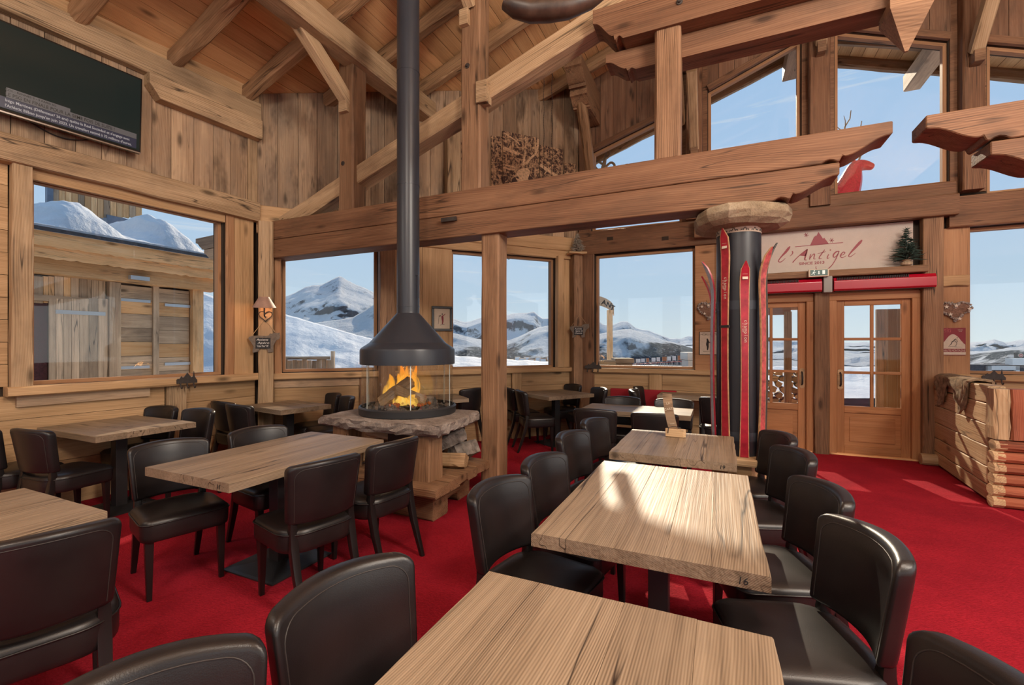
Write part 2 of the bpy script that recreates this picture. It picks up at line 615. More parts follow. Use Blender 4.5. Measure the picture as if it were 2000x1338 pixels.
def print_mat():
    """sepia photographic print of tangled branches"""
    m, nt, b = new_mat('sepia_print')
    ge = node(nt, 'ShaderNodeNewGeometry')
    pos = ge.outputs['Position']

    def streak(rx, ry, rz, sc, th):
        mp = node(nt, 'ShaderNodeMapping', Vector=pos)
        mp.inputs['Rotation'].default_value = (rx, ry, rz)
        mp.inputs['Scale'].default_value = sc
        n = node(nt, 'ShaderNodeTexNoise', Vector=mp.outputs[0], Scale=1.0, Detail=3.0, Roughness=0.6, Distortion=0.7)
        return maprange(nt, n.outputs[0], th - 0.04, th + 0.06)
    a = streak(0.5, 0.3, 0.8, (3, 22, 22), 0.56)
    c_ = streak(-0.6, 0.9, 0.4, (20, 4, 24), 0.57)
    d = streak(0.2, -0.7, 1.4, (30, 26, 7), 0.55)
    f = node(nt, 'ShaderNodeMath', operation='MAXIMUM')
    L(nt, a, f.inputs[0]); L(nt, c_, f.inputs[1])
    g = node(nt, 'ShaderNodeMath', operation='MAXIMUM')
    L(nt, f.outputs[0], g.inputs[0]); L(nt, d, g.inputs[1])
    n = node(nt, 'ShaderNodeTexNoise', Vector=pos, Scale=26.0, Detail=5.0, Roughness=0.7)
    q = math_(nt, 'MULTIPLY', g.outputs[0], maprange(nt, n.outputs[0], 0.3, 0.65, 0.25, 1.0))
    col = mixc(nt, q, (0.05, 0.02, 0.013), (0.68, 0.42, 0.23))
    L(nt, col, b.inputs['Base Color'])
    b.inputs['Roughness'].default_value = 0.6
    return m


M = dict(
    plank=wood('old_barn_plank', (0.1583, 0.0958, 0.0539), (0.3528, 0.2254, 0.1344), (0.5096, 0.3567, 0.2246), stain=0.75, vary=0.22, lines=0.25, grey=0.55, bump=0.4),
    plank_red=wood('red_brown_plank', (0.0918, 0.0436, 0.0245), (0.2070, 0.1035, 0.0585), (0.3089, 0.1685, 0.0983), stain=0.4, vary=0.2, lines=0.25, grey=0.3, bump=0.35),
    pine=wood('golden_pine', (0.2213, 0.1265, 0.0580), (0.4278, 0.2604, 0.1292), (0.5610, 0.3627, 0.1987), stain=0.12, vary=0.14, lines=0.3, bump=0.2, crack=0.2),
    ceiling=wood('ceiling_board', (0.36, 0.185, 0.08), (0.58, 0.33, 0.15), (0.70, 0.44, 0.22), stain=0.2, vary=0.18, lines=0.22, bump=0.15, crack=0.1),
    rafter=wood('rafter_timber', (0.1211, 0.0630, 0.0300), (0.2755, 0.1568, 0.0791), (0.4150, 0.2519, 0.1354), stain=0.3, vary=0.15, lines=0.3, bump=0.6, crack=0.9),
    beam=wood('old_beam', (0.1012, 0.0503, 0.0256), (0.2253, 0.1218, 0.0654), (0.3359, 0.1945, 0.1091), stain=0.4, vary=0.12, lines=0.4, freq=40, bump=0.6, crack=0.9),
    beam_tan=wood('tan_beam', (0.1836, 0.1109, 0.0568), (0.3690, 0.2430, 0.1364), (0.5148, 0.3604, 0.2196), stain=0.42, vary=0.12, lines=0.35, freq=40, bump=0.6, crack=0.9),
    beam_red=wood('red_brown_beam', (0.0872, 0.0393, 0.0198), (0.1862, 0.0909, 0.0480), (0.2727, 0.1441, 0.0780), stain=0.4, vary=0.12, lines=0.35, freq=40, bump=0.5, crack=0.8),
    frame=wood('window_frame_wood', (0.22, 0.105, 0.05), (0.35, 0.18, 0.088), (0.45, 0.25, 0.13), stain=0.1, vary=0.1, lines=0.2, bump=0.2, crack=0.3),
    door=wood('door_larch', (0.26, 0.108, 0.042), (0.4, 0.18, 0.075), (0.5, 0.25, 0.115), stain=0.08, vary=0.1, lines=0.25, bump=0.15, crack=0.15, rough=0.5),
    table=wood('table_oak', (0.1094, 0.0733, 0.0459), (0.2574, 0.1848, 0.1199), (0.3732, 0.2803, 0.1924), rough=0.47, stain=0.2, vary=0.10, lines=0.62, freq=88, bump=0.45, crack=1.0, spec=0.32),
    log=wood('pale_log', (0.36, 0.21, 0.105), (0.52, 0.34, 0.185), (0.63, 0.45, 0.27), stain=0.15, vary=0.12, lines=0.35, freq=30, bump=0.6, crack=0.7),
    log_red=wood('red_log', (0.20, 0.05, 0.025), (0.32, 0.09, 0.045), (0.42, 0.14, 0.07), stain=0.2, vary=0.15, lines=0.3, bump=0.4),
    weather=wood('weathered_board', (0.30, 0.19, 0.12), (0.56, 0.38, 0.24), (0.74, 0.53, 0.35), stain=0.3, vary=0.35, lines=0.3, grey=0.3, bump=0.5, crack=0.9),
    weather_warm=wood('sun_burnt_board', (0.58, 0.27, 0.11), (0.88, 0.48, 0.21), (0.95, 0.64, 0.36), stain=0.3, vary=0.25, lines=0.35, bump=0.4, crack=0.6),
    firewood=wood('firewood', (0.16, 0.09, 0.045), (0.34, 0.21, 0.11), (0.5, 0.34, 0.2), stain=0.3, vary=0.3, lines=0.4, bump=0.9, crack=0.9),
    bark=plain('grey_bark', (0.22, 0.19, 0.165), 0.95, noise_amt=0.6, nscale=14, bump=0.9, bscale=40, bdist=0.012),
    leather=leather_mat(),
    legs=plain('black_lacquer_wood', (0.012, 0.010, 0.010), 0.32),
    stitch=plain('stitching', (0.030, 0.024, 0.022), 0.5),
    steel=plain('black_steel', (0.022, 0.022, 0.024), 0.45, bump=0.1, bscale=200),
    carpet=carpet_mat(),
    glass=glass_mat(),
    fireglass=glass_mat('fire_glass', (0.965, 0.97, 0.965), 0.06),
    pane_edge=plain('polished_glass_edge', (0.55, 0.60, 0.58), 0.15),
    hood=plain('grey_black_sheet_steel', (0.028, 0.032, 0.042), 0.36, spec=0.5, noise_amt=0.08, nscale=3),
    iron=plain('wrought_iron', (0.035, 0.026, 0.022), 0.6, noise_amt=0.3, nscale=30),
    granite=stone_mat('granite_slab', (0.12, 0.09, 0.075), (0.28, 0.225, 0.19), (0.46, 0.39, 0.34), 5.0, 0.9),
    capstone=stone_mat('sand_coloured_stone', (0.20, 0.145, 0.09), (0.36, 0.275, 0.18), (0.50, 0.41, 0.29), 6.0, 0.9),
    snow=snow_mat(),
    mountain=mountain_mat(),
    flame=flame_mat(),
    ember=plain('glowing_ember', (0.05, 0.02, 0.01), 0.9, noise_amt=0.6, nscale=25, emit=(1.0, 0.22, 0.03), estr=0.22),
    ash=plain('ash_and_charcoal', (0.09, 0.075, 0.065), 0.95, noise_amt=0.8, nscale=30, bump=0.8, bscale=60),
    print=print_mat(),
    print_light=plain('print_light_tone', (0.62, 0.40, 0.23), 0.6, noise_amt=0.45, nscale=30),
    print_dark=plain('print_dark_tone', (0.05, 0.022, 0.015), 0.6),
    tv_black=plain('glossy_black_plastic', (0.008, 0.008, 0.009), 0.12),
    tv_screen=plain('tv_screen', (0.003, 0.004, 0.004), 0.10, spec=0.15, emit=(0.020, 0.028, 0.024), estr=0.6),
    tv_grey=plain('tv_banner_grey', (0.02, 0.02, 0.02), 0.3, emit=(0.085, 0.075, 0.075), estr=0.9),
    tv_navy=plain('tv_banner_navy', (0.01, 0.01, 0.02), 0.3, emit=(0.012, 0.014, 0.028), estr=1.0),
    tv_text=plain('tv_text', (0.1, 0.1, 0.1), 0.3, emit=(0.30, 0.28, 0.28), estr=0.9),
    tv_ink=plain('tv_dark_text', (0.004, 0.004, 0.004), 0.3),
    chrome=plain('chrome', (0.6, 0.6, 0.62), 0.18, metal=1.0),
    red_gloss=plain('red_enamel', (0.42, 0.004, 0.022), 0.25, spec=0.6),
    red_ink=plain('crimson_lettering', (0.24, 0.006, 0.022), 0.5),
    red_ski=plain('red_ski_lacquer', (0.30, 0.014, 0.028), 0.3, noise_amt=0.35, nscale=14),
    red_worn=plain('worn_red_ski', (0.36, 0.06, 0.06), 0.4, noise_amt=0.6, nscale=22),
    ski_grey=plain('pale_blue_ski', (0.36, 0.36, 0.42), 0.35, noise_amt=0.3, nscale=20),
    ski_edge=plain('ski_edge_wood', (0.42, 0.24, 0.12), 0.45, noise_amt=0.3, nscale=30),
    cream=plain('cream_print', (0.62, 0.52, 0.40), 0.7, noise_amt=0.06),
    cream2=plain('off_white_print', (0.55, 0.47, 0.38), 0.7, noise_amt=0.1, nscale=20),
    ink=plain('black_ink', (0.012, 0.011, 0.012), 0.7),
    signboard=plain('pale_leatherette', (0.52, 0.44, 0.385), 0.55, noise_amt=0.04, bump=0.9, bscale=110, bdist=0.004),
    wrap=plain('charcoal_wrapped_fabric', (0.013, 0.013, 0.018), 0.40, noise_amt=0.1, nscale=5),
    frieze=plain('linen_frieze', (0.52, 0.42, 0.32), 0.8),
    pine_needle=plain('fir_needles', (0.022, 0.045, 0.035), 0.8, noise_amt=0.5, nscale=40),
    silver_fir=plain('bleached_wood_shavings', (0.30, 0.26, 0.21), 0.9, noise_amt=0.4, nscale=60, bump=0.8, bscale=120),
    burlap=plain('burlap', (0.36, 0.27, 0.18), 0.95, noise_amt=0.3, nscale=50),
    exit_green=plain('exit_sign_face', (0.03, 0.07, 0.06), 0.4, emit=(0.03, 0.07, 0.06), estr=0.6),
    exit_white=plain('exit_sign_figure', (0.7, 0.75, 0.72), 0.4, emit=(0.35, 0.42, 0.38), estr=0.6),
    grey_plastic=plain('grey_plastic', (0.28, 0.27, 0.25), 0.5),
    copper=plain('copper_lampshade', (0.36, 0.21, 0.15), 0.55, noise_amt=0.2, nscale=12),
    bulb=plain('lit_bulb', (0.9, 0.6, 0.4), 0.5, emit=(1.0, 0.5, 0.25), estr=6.0),
    felt=plain('grey_felt', (0.16, 0.125, 0.10), 0.95, noise_amt=0.25, nscale=40),
    slate=plain('slate_board', (0.012, 0.012, 0.014), 0.7),
    chalk=plain('chalk', (0.72, 0.70, 0.68), 0.9),
    rope=plain('jute_string', (0.42, 0.28, 0.15), 0.9),
    heart=plain('wicker_heart', (0.20, 0.115, 0.08), 0.95, noise_amt=0.5, nscale=50, bump=0.9, bscale=80),
    heart_rim=plain('lichen_rim', (0.34, 0.29, 0.26), 0.95, noise_amt=0.6, nscale=60, bump=1.0, bscale=120),
    star=plain('pale_star', (0.70, 0.62, 0.52), 0.8),
    poster_red=plain('poster_red', (0.22, 0.018, 0.03), 0.6),
    skin_fur=plain('brown_sheepskin', (0.40, 0.27, 0.165), 0.95, noise_amt=0.5, nscale=18, bump=1.0, bscale=220, bdist=0.02),
    deer_red=plain('glittering_red_resin', (0.50, 0.02, 0.05), 0.22, noise_amt=0.25, nscale=40, bump=0.6, bscale=120),
    antler=plain('antler_horn', (0.20, 0.15, 0.10), 0.6, noise_amt=0.3),
    horn=plain('dark_polished_burr', (0.05, 0.028, 0.018), 0.4, noise_amt=0.5, nscale=10),
    rope_light=plain('white_flex', (0.75, 0.72, 0.68), 0.5),
    zinc=plain('galvanised_strap', (0.55, 0.58, 0.62), 0.35, metal=0.6),
    bluegrey=plain('blue_grey_roof_metal', (0.16, 0.20, 0.27), 0.5, noise_amt=0.15),
    doorway_dark=plain('dark_doorway_sheet', (0.06, 0.012, 0.02), 0.8, noise_amt=0.4, nscale=30),
    white_paint=plain('white_paint', (0.72, 0.71, 0.68), 0.6, noise_amt=0.05),
    terracotta=plain('terracotta', (0.42, 0.17, 0.08), 0.8, noise_amt=0.2),
    bench_red=plain('red_bench_cloth', (0.32, 0.012, 0.022), 0.9, bump=0.4, bscale=150),
    dark_gap=plain('dark_lining', (0.035, 0.022, 0.014), 0.9),
    dark_roof=plain('dark_slate_roof', (0.05, 0.055, 0.065), 0.7, noise_amt=0.4, nscale=20, bump=0.6, bscale=30),
)
# ------------------------------------------------------------------ the room
class Wall:
    def __init__(s, O, Q):
        s.O = Vector((*O, 0))
        s.e = (Vector((*Q, 0)) - s.O).normalized()
        s.n = Vector((s.e.y, -s.e.x, 0))
        s.len = (Vector((*Q, 0)) - s.O).length

    def at(s, a, z, off=0.0):
        return s.O + s.e * a + s.n * off + Vector((0, 0, z))

    def hit(s, u, v):
        r = ray(u, v)
        t = s.n.dot(s.O) / s.n.dot(Vector((r.x, r.y, 0)))
        p = Vector((0, 0, CAMH)) + r * t
        return (p - s.O).dot(s.e), p.z

    def frame(s, a, z, off=0.0):
        """X along the wall, Y up, Z into the room"""
        return frame(s.at(a, z, off), s.e, (0, 0, 1), s.n)


UP = Vector((0, 0, 1))
P1, P2 = (-5.4, 3.955), (-2.18, 7.5)
P0 = (-5.4 - 0.0857 * 8, 3.955 - 8)
WL, WD, WG = Wall(P0, P1), Wall(P1, P2), Wall((0, 7.5), (1, 7.5))
LS = 8 * math.sqrt(1 + 0.0857 ** 2) - 6.022          # shift between the surveyed station and this wall's origin


def ceil_z(x):
    return 4.70 + 0.35 * (x + 5.45) if x < 1.22 else 4.70 + 0.35 * 6.67 - 0.35 * (x - 1.22)


def slab(name, wall, outer, holes, t, mat, off=-0.03, parent=None):
    polys = [[Vector((p[0], p[1], 0)) for p in outer]] + [[Vector((p[0], p[1], 0)) for p in h] for h in holes]
    tris = tessellate_polygon(polys)
    flat = [p for q in polys for p in q]
    n = len(flat)
    m = MB()
    vs = [(p.x, p.y, 0) for p in flat] + [(p.x, p.y, -t) for p in flat]
    fs = [tuple(x) for x in tris] + [tuple(i + n for i in x) for x in tris]
    k = 0
    for q in polys:
        c = len(q)
        fs += [(k + i, k + (i + 1) % c, n + k + (i + 1) % c, n + k + i) for i in range(c)]
        k += c
    fr = wall.frame(0, 0, off)
    m.add([fr @ Vector(p) for p in vs], fs)
    o = m.build(name, mat, parent)
    tag(o, kind='structure')
    return o


_rnd = random.Random(3)


def plank_v(wall, s0, s1, zb0, zt0, zb1, zt1, mat, parent, th=0.028, gap=0.005, name='plank', off=0.0):
    d = _rnd.uniform(-0.004, 0.004) + off
    m = MB()
    w = s1 - s0 - gap
    z0 = min(zb0, zb1)
    # local X = up, Y = -along, Z = into the room
    q = [(zb0 - z0, 0), (zt0 - z0, 0), (zt1 - z0, -w), (zb1 - z0, -w)]
    m.prism(q, -th, 0)
    return m.build(name, mat, parent, frame(wall.at(s0 + gap / 2, z0, d), UP, -wall.e, wall.n))


def planks_v(wall, s0, s1, zb, zt, mat, parent, w=0.19, jit=0.03, th=0.028, off=0.0):
    s = s0
    while s < s1 - 0.02:
        q = min(s1, s + w + _rnd.uniform(-jit, jit))
        if s1 - q < 0.06: q = s1
        plank_v(wall, s, q, zb(s), zt(s), zb(q), zt(q), mat, parent, th, off=off)
        s = q


def board_h(wall, s0, s1, z0, z1, mat, parent, th=0.028, gap=0.004, name='board', off=0.0):
    m = MB()
    m.span((gap / 2, gap / 2, -th), (s1 - s0 - gap / 2, z1 - z0 - gap / 2, 0))
    return m.build(name, mat, parent, frame(wall.at(s0, z0, off + _rnd.uniform(-0.003, 0.003)), wall.e, UP, wall.n))


def boards_h(wall, s0, s1, z0, z1, mat, parent, h=0.21, off=0.0):
    n = max(1, round((z1 - z0) / h))
    for i in range(n):
        a, b = z0 + (z1 - z0) * i / n, z0 + (z1 - z0) * (i + 1) / n
        if s1 - s0 > 2.2:
            c = s0 + (s1 - s0) * _rnd.uniform(0.3, 0.7)
            board_h(wall, s0, c, a, b, mat, parent, off=off)
            board_h(wall, c, s1, a, b, mat, parent, off=off)
        else:
            board_h(wall, s0, s1, a, b, mat, parent, off=off)


def wbeam(wall, name, s0, s1, z0, z1, dep, mat, parent, off=0.0, jit=0.005, ch=0.012):
    """timber lying along the wall, standing 'dep' proud of it"""
    return beam(name, mat, wall.at(s0, (z0 + z1) / 2, off + dep / 2), wall.at(s1, (z0 + z1) / 2, off + dep / 2), dep, z1 - z0, parent, jit=jit, ch=ch)


def wpost(wall, name, s0, s1, z0, z1, dep, mat, parent, off=0.0, jit=0.005, ch=0.012):
    return beam(name, mat, wall.at((s0 + s1) / 2, z0, off + dep / 2), wall.at((s0 + s1) / 2, z1, off + dep / 2), s1 - s0, dep, parent, up=wall.n, jit=jit, ch=ch)


def inset(poly, w):
    n = len(poly)
    ar = sum(poly[i][0] * poly[(i + 1) % n][1] - poly[(i + 1) % n][0] * poly[i][1] for i in range(n))
    sg = 1 if ar > 0 else -1
    out = []
    for i in range(n):
        p0, p1, p2 = Vector(poly[i - 1]), Vector(poly[i]), Vector(poly[(i + 1) % n])
        d1, d2 = (p1 - p0).normalized(), (p2 - p1).normalized()
        n1, n2 = Vector((-d1.y, d1.x)) * sg, Vector((-d2.y, d2.x)) * sg
        b = (n1 + n2)
        out.append(p1 + b * (w / (1 + n1.dot(n2))))
    return out


def window(num, wall, poly, w=0.05, off=-0.10, dep=0.08, mat=None, w2=None):
    mat = mat or M['frame']
    root = empty('window_%d' % num, wall.at(poly[0][0], poly[0][1], off))
    tag(root, kind='structure')
    inv = Matrix.Translation(root.location).inverted()
    ins = inset(poly, w)
    n = len(poly)
    for i in range(n):
        a, b = Vector(poly[i]), Vector(poly[(i + 1) % n])
        a2, b2 = ins[i], ins[(i + 1) % n]
        d = (b - a).normalized()
        nn = Vector((-d.y, d.x))
        q = [((p - a).dot(d), (p - a).dot(nn)) for p in (a, b, b2, a2)]
        m = MB()
        m.prism(q, -dep, 0)
        X = wall.e * d.x + UP * d.y
        Y = wall.e * nn.x + UP * nn.y
        m.build('frame_bar', mat, root, inv @ frame(wall.at(a.x, a.y, off + dep / 2), X, Y, X.cross(Y)))
    m = MB()
    m.prism([(p.x - poly[0][0], p.y - poly[0][1]) for p in inset(poly, w - 0.008)], -0.004, 0.004)
    m.build('pane', M['glass'], root, inv @ wall.frame(poly[0][0], poly[0][1], off))
    return root


def rect(a, b, c, d): return [(a, c), (b, c), (b, d), (a, d)]


# floor
m = MB()
m.prism([P0, P1, P2, (7.2, 7.5), (7.2, -4.5), (P0[0], -4.5)], -0.12, 0.0)
floor = tag(m.build('floor', M['carpet']), kind='structure')

# ---- left wall
a0, a1 = 3.969 + LS, 5.616 + LS
LW = rect(a0, a1, 1.13, 2.995)
wl = slab('wall_left', WL, [(-0.6, -0.1), (WL.len + 0.12, -0.1), (WL.len + 0.12, 4.75), (-0.6, 4.75)], [LW], 0.2, M['dark_gap'])
window(1, WL, LW, 0.035)
planks_v(WL, 1.0 + LS, 5.90 + LS, lambda s: 3.27, lambda s: 4.36, M['plank'], wl, 0.2)
plank_v(WL, 5.90 + LS, 6.02 + LS, 3.2, 4.12, 3.2, 4.12, M['beam_tan'], wl, 0.06, name='end_board', off=0.02)
wbeam(WL, 'wall_plate', -0.2, 6.02 + LS, 4.33, 4.56, 0.10, M['beam_tan'], wl)
wbeam(WL, 'fascia_board', -0.2, 6.02 + LS, 4.55, 4.74, 0.05, M['pine'], wl)
# bolster with a chamfered end under the plate
m = MB()
m.prism([(0, 0.24), (0, 0.13), (0.10, 0.0), (1.21, 0.0), (1.21, 0.24)], 0, 0.13)
m.build('bolster', M['beam_tan'], wl, WL.frame(4.81 + LS, 4.09, 0.0), bevel=0.008)
wbeam(WL, 'head_beam', 1.0 + LS, 5.99 + LS, 3.05, 3.29, 0.12, M['beam_tan'], wl, jit=0.009)
board_h(WL, a0 - 0.1, a1, 2.96, 3.07, M['pine'], wl, 0.05, name='head_lining', off=0.03)
wpost(WL, 'window_post', 3.83 + LS, 3.965 + LS, 1.13, 3.06, 0.10, M['beam_tan'], wl)
boards_h(WL, 1.0 + LS, 3.83 + LS, 1.13, 3.06, M['pine'], wl, 0.2)
wpost(WL, 'window_post', 5.62 + LS, 5.72 + LS, 1.13, 3.06, 0.05, M['frame'], wl)
wpost(WL, 'jamb_panel', 5.72 + LS, 5.96 + LS, 1.13, 3.06, 0.035, M['pine'], wl, jit=0.002, ch=0.004)
wbeam(WL, 'sill_beam', 3.80 + LS, 6.0 + LS, 1.05, 1.135, 0.13, M['pine'], wl)
board_h(WL, 3.87 + LS, 4.85 + LS, 0.95, 1.05, M['weather'], wl, 0.045, name='rail', off=0.04)
boards_h(WL, 1.0 + LS, 5.0 + LS, 0.0, 1.05, M['pine'], wl, 0.23)
wpost(WL, 'dado_post', 5.0 + LS, 5.2 + LS, 0.0, 1.05, 0.05, M['beam_tan'], wl)
boards_h(WL, 5.2 + LS, 6.0 + LS, 0.0, 1.05, M['pine'], wl, 0.2)

# ---- diagonal wall
DW1, DW2 = rect(0.29, 1.493, 1.13, 2.93), rect(2.58, 4.335, 1.115, 2.915)
wd = slab('wall_diagonal', WD, [(-0.1, -0.1), (WD.len + 0.12, -0.1), (WD.len + 0.12, ceil_z(P2[0]) + 0.05), (-0.1, ceil_z(P1[0]) + 0.02)], [DW1, DW2], 0.2, M['dark_gap'])
window(2, WD, DW1, 0.035)
window(3, WD, DW2, 0.035)
dz = lambda s: ceil_z(P1[0] + WD.e.x * s) - 0.01
planks_v(WD, 0.0, WD.len, lambda s: 3.27, dz, M['plank'], wd, 0.23, 0.05)
wbeam(WD, 'ledger_log', 0.0, WD.len, 3.05, 3.27, 0.07, M['pine'], wd)
wbeam(WD, 'head_board', 0.0, WD.len, 2.92, 3.06, 0.05, M['pine'], wd)
wpost(WD, 'corner_post', 0.03, 0.20, 0.0, 3.05, 0.16, M['beam_tan'], wd)
wpost(WD, 'window_jamb', 0.20, 0.285, 1.12, 2.95, 0.06, M['frame'], wd)
wpost(WD, 'window_post', 1.50, 1.70, 0.0, 3.05, 0.24, M['beam'], wd)
planks_v(WD, 1.70, 2.575, lambda s: 1.12, lambda s: 2.93, M['pine'], wd, 0.43, 0.0, off=0.02)
wpost(WD, 'window_jamb', 4.34, 4.46, 1.12, 2.95, 0.10, M['pine'], wd)
planks_v(WD, 4.46, 4.62, lambda s: 1.0, lambda s: 2.95, M['pine'], wd, 0.2)
wpost(WD, 'corner_post', 4.61, 4.78, 0.0, 2.98, 0.17, M['beam'], wd)
wbeam(WD, 'sill_beam', 0.2, 4.62, 1.04, 1.12, 0.09, M['pine'], wd, jit=0.002)
board_h(WD, 0.2, 1.25, 0.93, 1.04, M['plank'], wd, 0.04, name='rail', off=0.025)
boards_h(WD, 0.2, 1.25, 0.0, 0.93, M['pine'], wd, 0.24)
wpost(WD, 'dado_post', 1.25, 1.50, 0.0, 1.04, 0.04, M['beam'], wd)
boards_h(WD, 1.70, 3.55, 0.0, 1.04, M['pine'], wd, 0.22)
wpost(WD, 'dado_post', 3.55, 3.72, 0.0, 1.04, 0.04, M['pine'], wd)
boards_h(WD, 3.72, 4.62, 0.0, 1.04, M['pine'], wd, 0.2)
wpost(WD, 'wall_post', 2.46, 2.66, 3.27, 4.62, 0.20, M['beam_tan'], wd)

# ---- gable wall
gt = lambda x: ceil_z(x) + 0.03
up5 = [(-1.95, 3.385), (-0.53, 3.385), (-0.53, 5.165), (-1.95, 4.712)]
up6 = [(-0.156, 3.40), (1.04, 3.40), (1.04, 5.794), (-0.156, 5.328)]
up7 = [(1.44, 3.532), (2.629, 3.532), (2.629, 5.325), (1.44, 5.801)]
up8 = [(2.998, 3.346), (4.25, 3.346), (4.25, 4.70), (2.998, 5.185)]
lo4, lo9 = rect(-1.885, -0.343, 1.112, 2.98), rect(2.819, 4.70, 1.131, 2.944)
do1, do2 = rect(0.17, 1.185, 0.0, 2.2), rect(1.364, 2.337, 0.0, 2.2)
do1[0] = (0.17, 0.001); do1[1] = (1.185, 0.001); do2[0] = (1.364, 0.001); do2[1] = (2.337, 0.001)
wg = slab('wall_gable', WG, [(-2.25, -0.1), (7.2, -0.1), (7.2, gt(7.2)), (1.22, gt(1.22)), (-2.25, gt(-2.25))], [up5, up6, up7, up8, lo4, lo9, do1, do2], 0.2, M['dark_gap'])
for k, (pl, w) in enumerate(((lo4, 0.035), (up5, 0.04), (up6, 0.04), (up7, 0.04), (up8, 0.04), (lo9, 0.035))):
    window(4 + k, WG, pl, w)
R = M['plank_red']
planks_v(WG, -2.18, -0.53, lambda s: 4.79 + 0.319 * (s + 1.95), gt, R, wg, 0.19)
planks_v(WG, -0.17, 1.06, lambda s: 5.41 + 0.39 * (s + 0.156), gt, R, wg, 0.19)
planks_v(WG, 1.42, 2.65, lambda s: 5.88 - 0.40 * (s - 1.44), gt, R, wg, 0.2)
planks_v(WG, 2.96, 5.6, lambda s: max(3.3, 5.27 - 0.387 * (s - 2.998)), gt, R, wg, 0.2)
for (a, b) in ((-0.53, -0.165), (1.05, 1.43), (2.64, 2.985)):
    wpost(WG, 'gable_post', a + 0.07, b - 0.07, 3.38, gt((a + b) / 2) - 0.05, 0.16, M['beam_red'], wg)
    board_h(WG, a, b, 3.38, ceil_z((a + b) / 2) - 0.4, M['beam_red'], wg, 0.03, name='post_lining')
# sloping head casings over the upper windows
for (x0, z0, x1, z1) in ((-1.97, 4.74, -0.53, 5.20), (-0.16, 5.36, 1.05, 5.83), (1.43, 5.85, 2.64, 5.36), (2.98, 5.23, 4.3, 4.72)):
    beam('head_casing', M['beam_red'], WG.at(x0, z0, 0.02), WG.at(x1, z1, 0.02), 0.06, 0.085, wg, jit=0.001, ch=0.004)
wpost(WG, 'side_casing', -2.16, -1.955, 3.38, 4.85, 0.05, M['beam_red'], wg)
wbeam(WG, 'transom_log', -2.18, 0.10, 3.0, 3.38, 0.06, M['beam_red'], wg)
wbeam(WG, 'transom_log', -0.34, 2.66, 3.09, 3.34, 0.20, M['beam_red'], wg, jit=0.008)
wbeam(WG, 'window_ledge', -0.2, 2.66, 3.34, 3.525, 0.11, M['beam_red'], wg)
wbeam(WG, 'transom_log', 2.60, 5.6, 2.95, 3.33, 0.10, M['beam_red'], wg)
wpost(WG, 'corner_board', -2.18, -1.90, 0.0, 3.0, 0.05, M['beam_red'], wg)
board_h(WG, -0.34, -0.02, 1.10, 3.0, M['frame'], wg, 0.04, name='wall_panel', off=0.02)
wpost(WG, 'door_post', 0.0, 0.17, 0.0, 3.09, 0.14, M['beam'], wg)
wpost(WG, 'door_post', 1.185, 1.364, 0.0, 2.25, 0.10, M['beam'], wg)
wpost(WG, 'door_post', 2.337, 2.54, 0.0, 3.09, 0.13, M['beam'], wg)
wpost(WG, 'wall_panel', 2.54, 2.82, 1.10, 2.95, 0.03, M['frame'], wg, jit=0.001, ch=0.003)
wbeam(WG, 'sign_ledge', 0.1, 2.36, 2.40, 2.49, 0.22, M['beam'], wg)
wbeam(WG, 'ledge_bracket', 2.36, 2.80, 2.22, 2.36, 0.07, M['pine'], wg)
board_h(WG, 0.17, 1.30, 2.17, 2.42, M['door'], wg, 0.03, name='lintel_board', off=0.01)
board_h(WG, 1.30, 2.337, 2.17, 2.42, M['door'], wg, 0.03, name='lintel_board', off=0.01)
wbeam(WG, 'sill_beam', -1.92, -0.02, 1.03, 1.105, 0.08, M['pine'], wg, jit=0.002)
boards_h(WG, -2.1, -1.02, 0.0, 1.03, M['pine'], wg, 0.2)
wpost(WG, 'dado_post', -1.02, -0.82, 0.0, 1.03, 0.035, M['pine'], wg)
boards_h(WG, -0.82, 0.0, 0.0, 1.03, M['pine'], wg, 0.25)
wbeam(WG, 'sill_beam', 2.54, 5.6, 1.05, 1.125, 0.08, M['pine'], wg, jit=0.002)
boards_h(WG, 2.54, 5.6, 0.0, 1.05, M['pine'], wg, 0.21)
# mortise holes left in the reused transom
for u in (1193, 1300):
    s, z = WG.hit(u, 483)
    m = MB(); m.span((-0.05, -0.02, 0), (0.05, 0.035, 0.012))
    m.build('mortise', M['dark_gap'], wg, WG.frame(s, z + 0.12, 0.058))

# ---- walls beside and behind the camera, glazed
wr = Wall((7.2, 7.5), (7.2, -4.5))
holes = [rect(1.0 + 3.7 * k, 4.3 + 3.7 * k, 0.9, 3.4) for k in range(3)]
slab('wall_right', wr, [(0, 0), (12, 0), (12, 5.0), (0, 5.0)], holes, 0.2, M['plank'])
wb = Wall((7.2, -4.5), (P0[0] - 0.2, -4.5))
xs = wb.len
holes2 = [rect(0.7 + 4.3 * k, 4.4 + 4.3 * k, 0.9, 3.6) for k in range(3)]
slab('wall_back', wb, [(0, 0), (xs, 0), (xs, 4.5), (5.98, 7.05), (0, 5.0)], holes2, 0.2, M['plank'])
for k, h in enumerate(holes): window(10 + k, wr, h)
for k, h in enumerate(holes2): window(13 + k, wb, h)

# ---- ceiling
m = MB()
prof = [(-6.05, ceil_z(-6.05)), (1.22, ceil_z(1.22)), (7.9, ceil_z(7.9))]
vs = []
for y in (-5.2, 10.2):
    vs += [(x, y, z + 0.03) for x, z in prof] + [(x, y, z + 0.22) for x, z in prof]
m.add(vs, [(0, 1, 7, 6), (1, 2, 8, 7), (3, 4, 10, 9), (4, 5, 11, 10), (0, 1, 4, 3), (1, 2, 5, 4), (6, 7, 10, 9), (7, 8, 11, 10), (0, 3, 9, 6), (2, 5, 11, 8)])
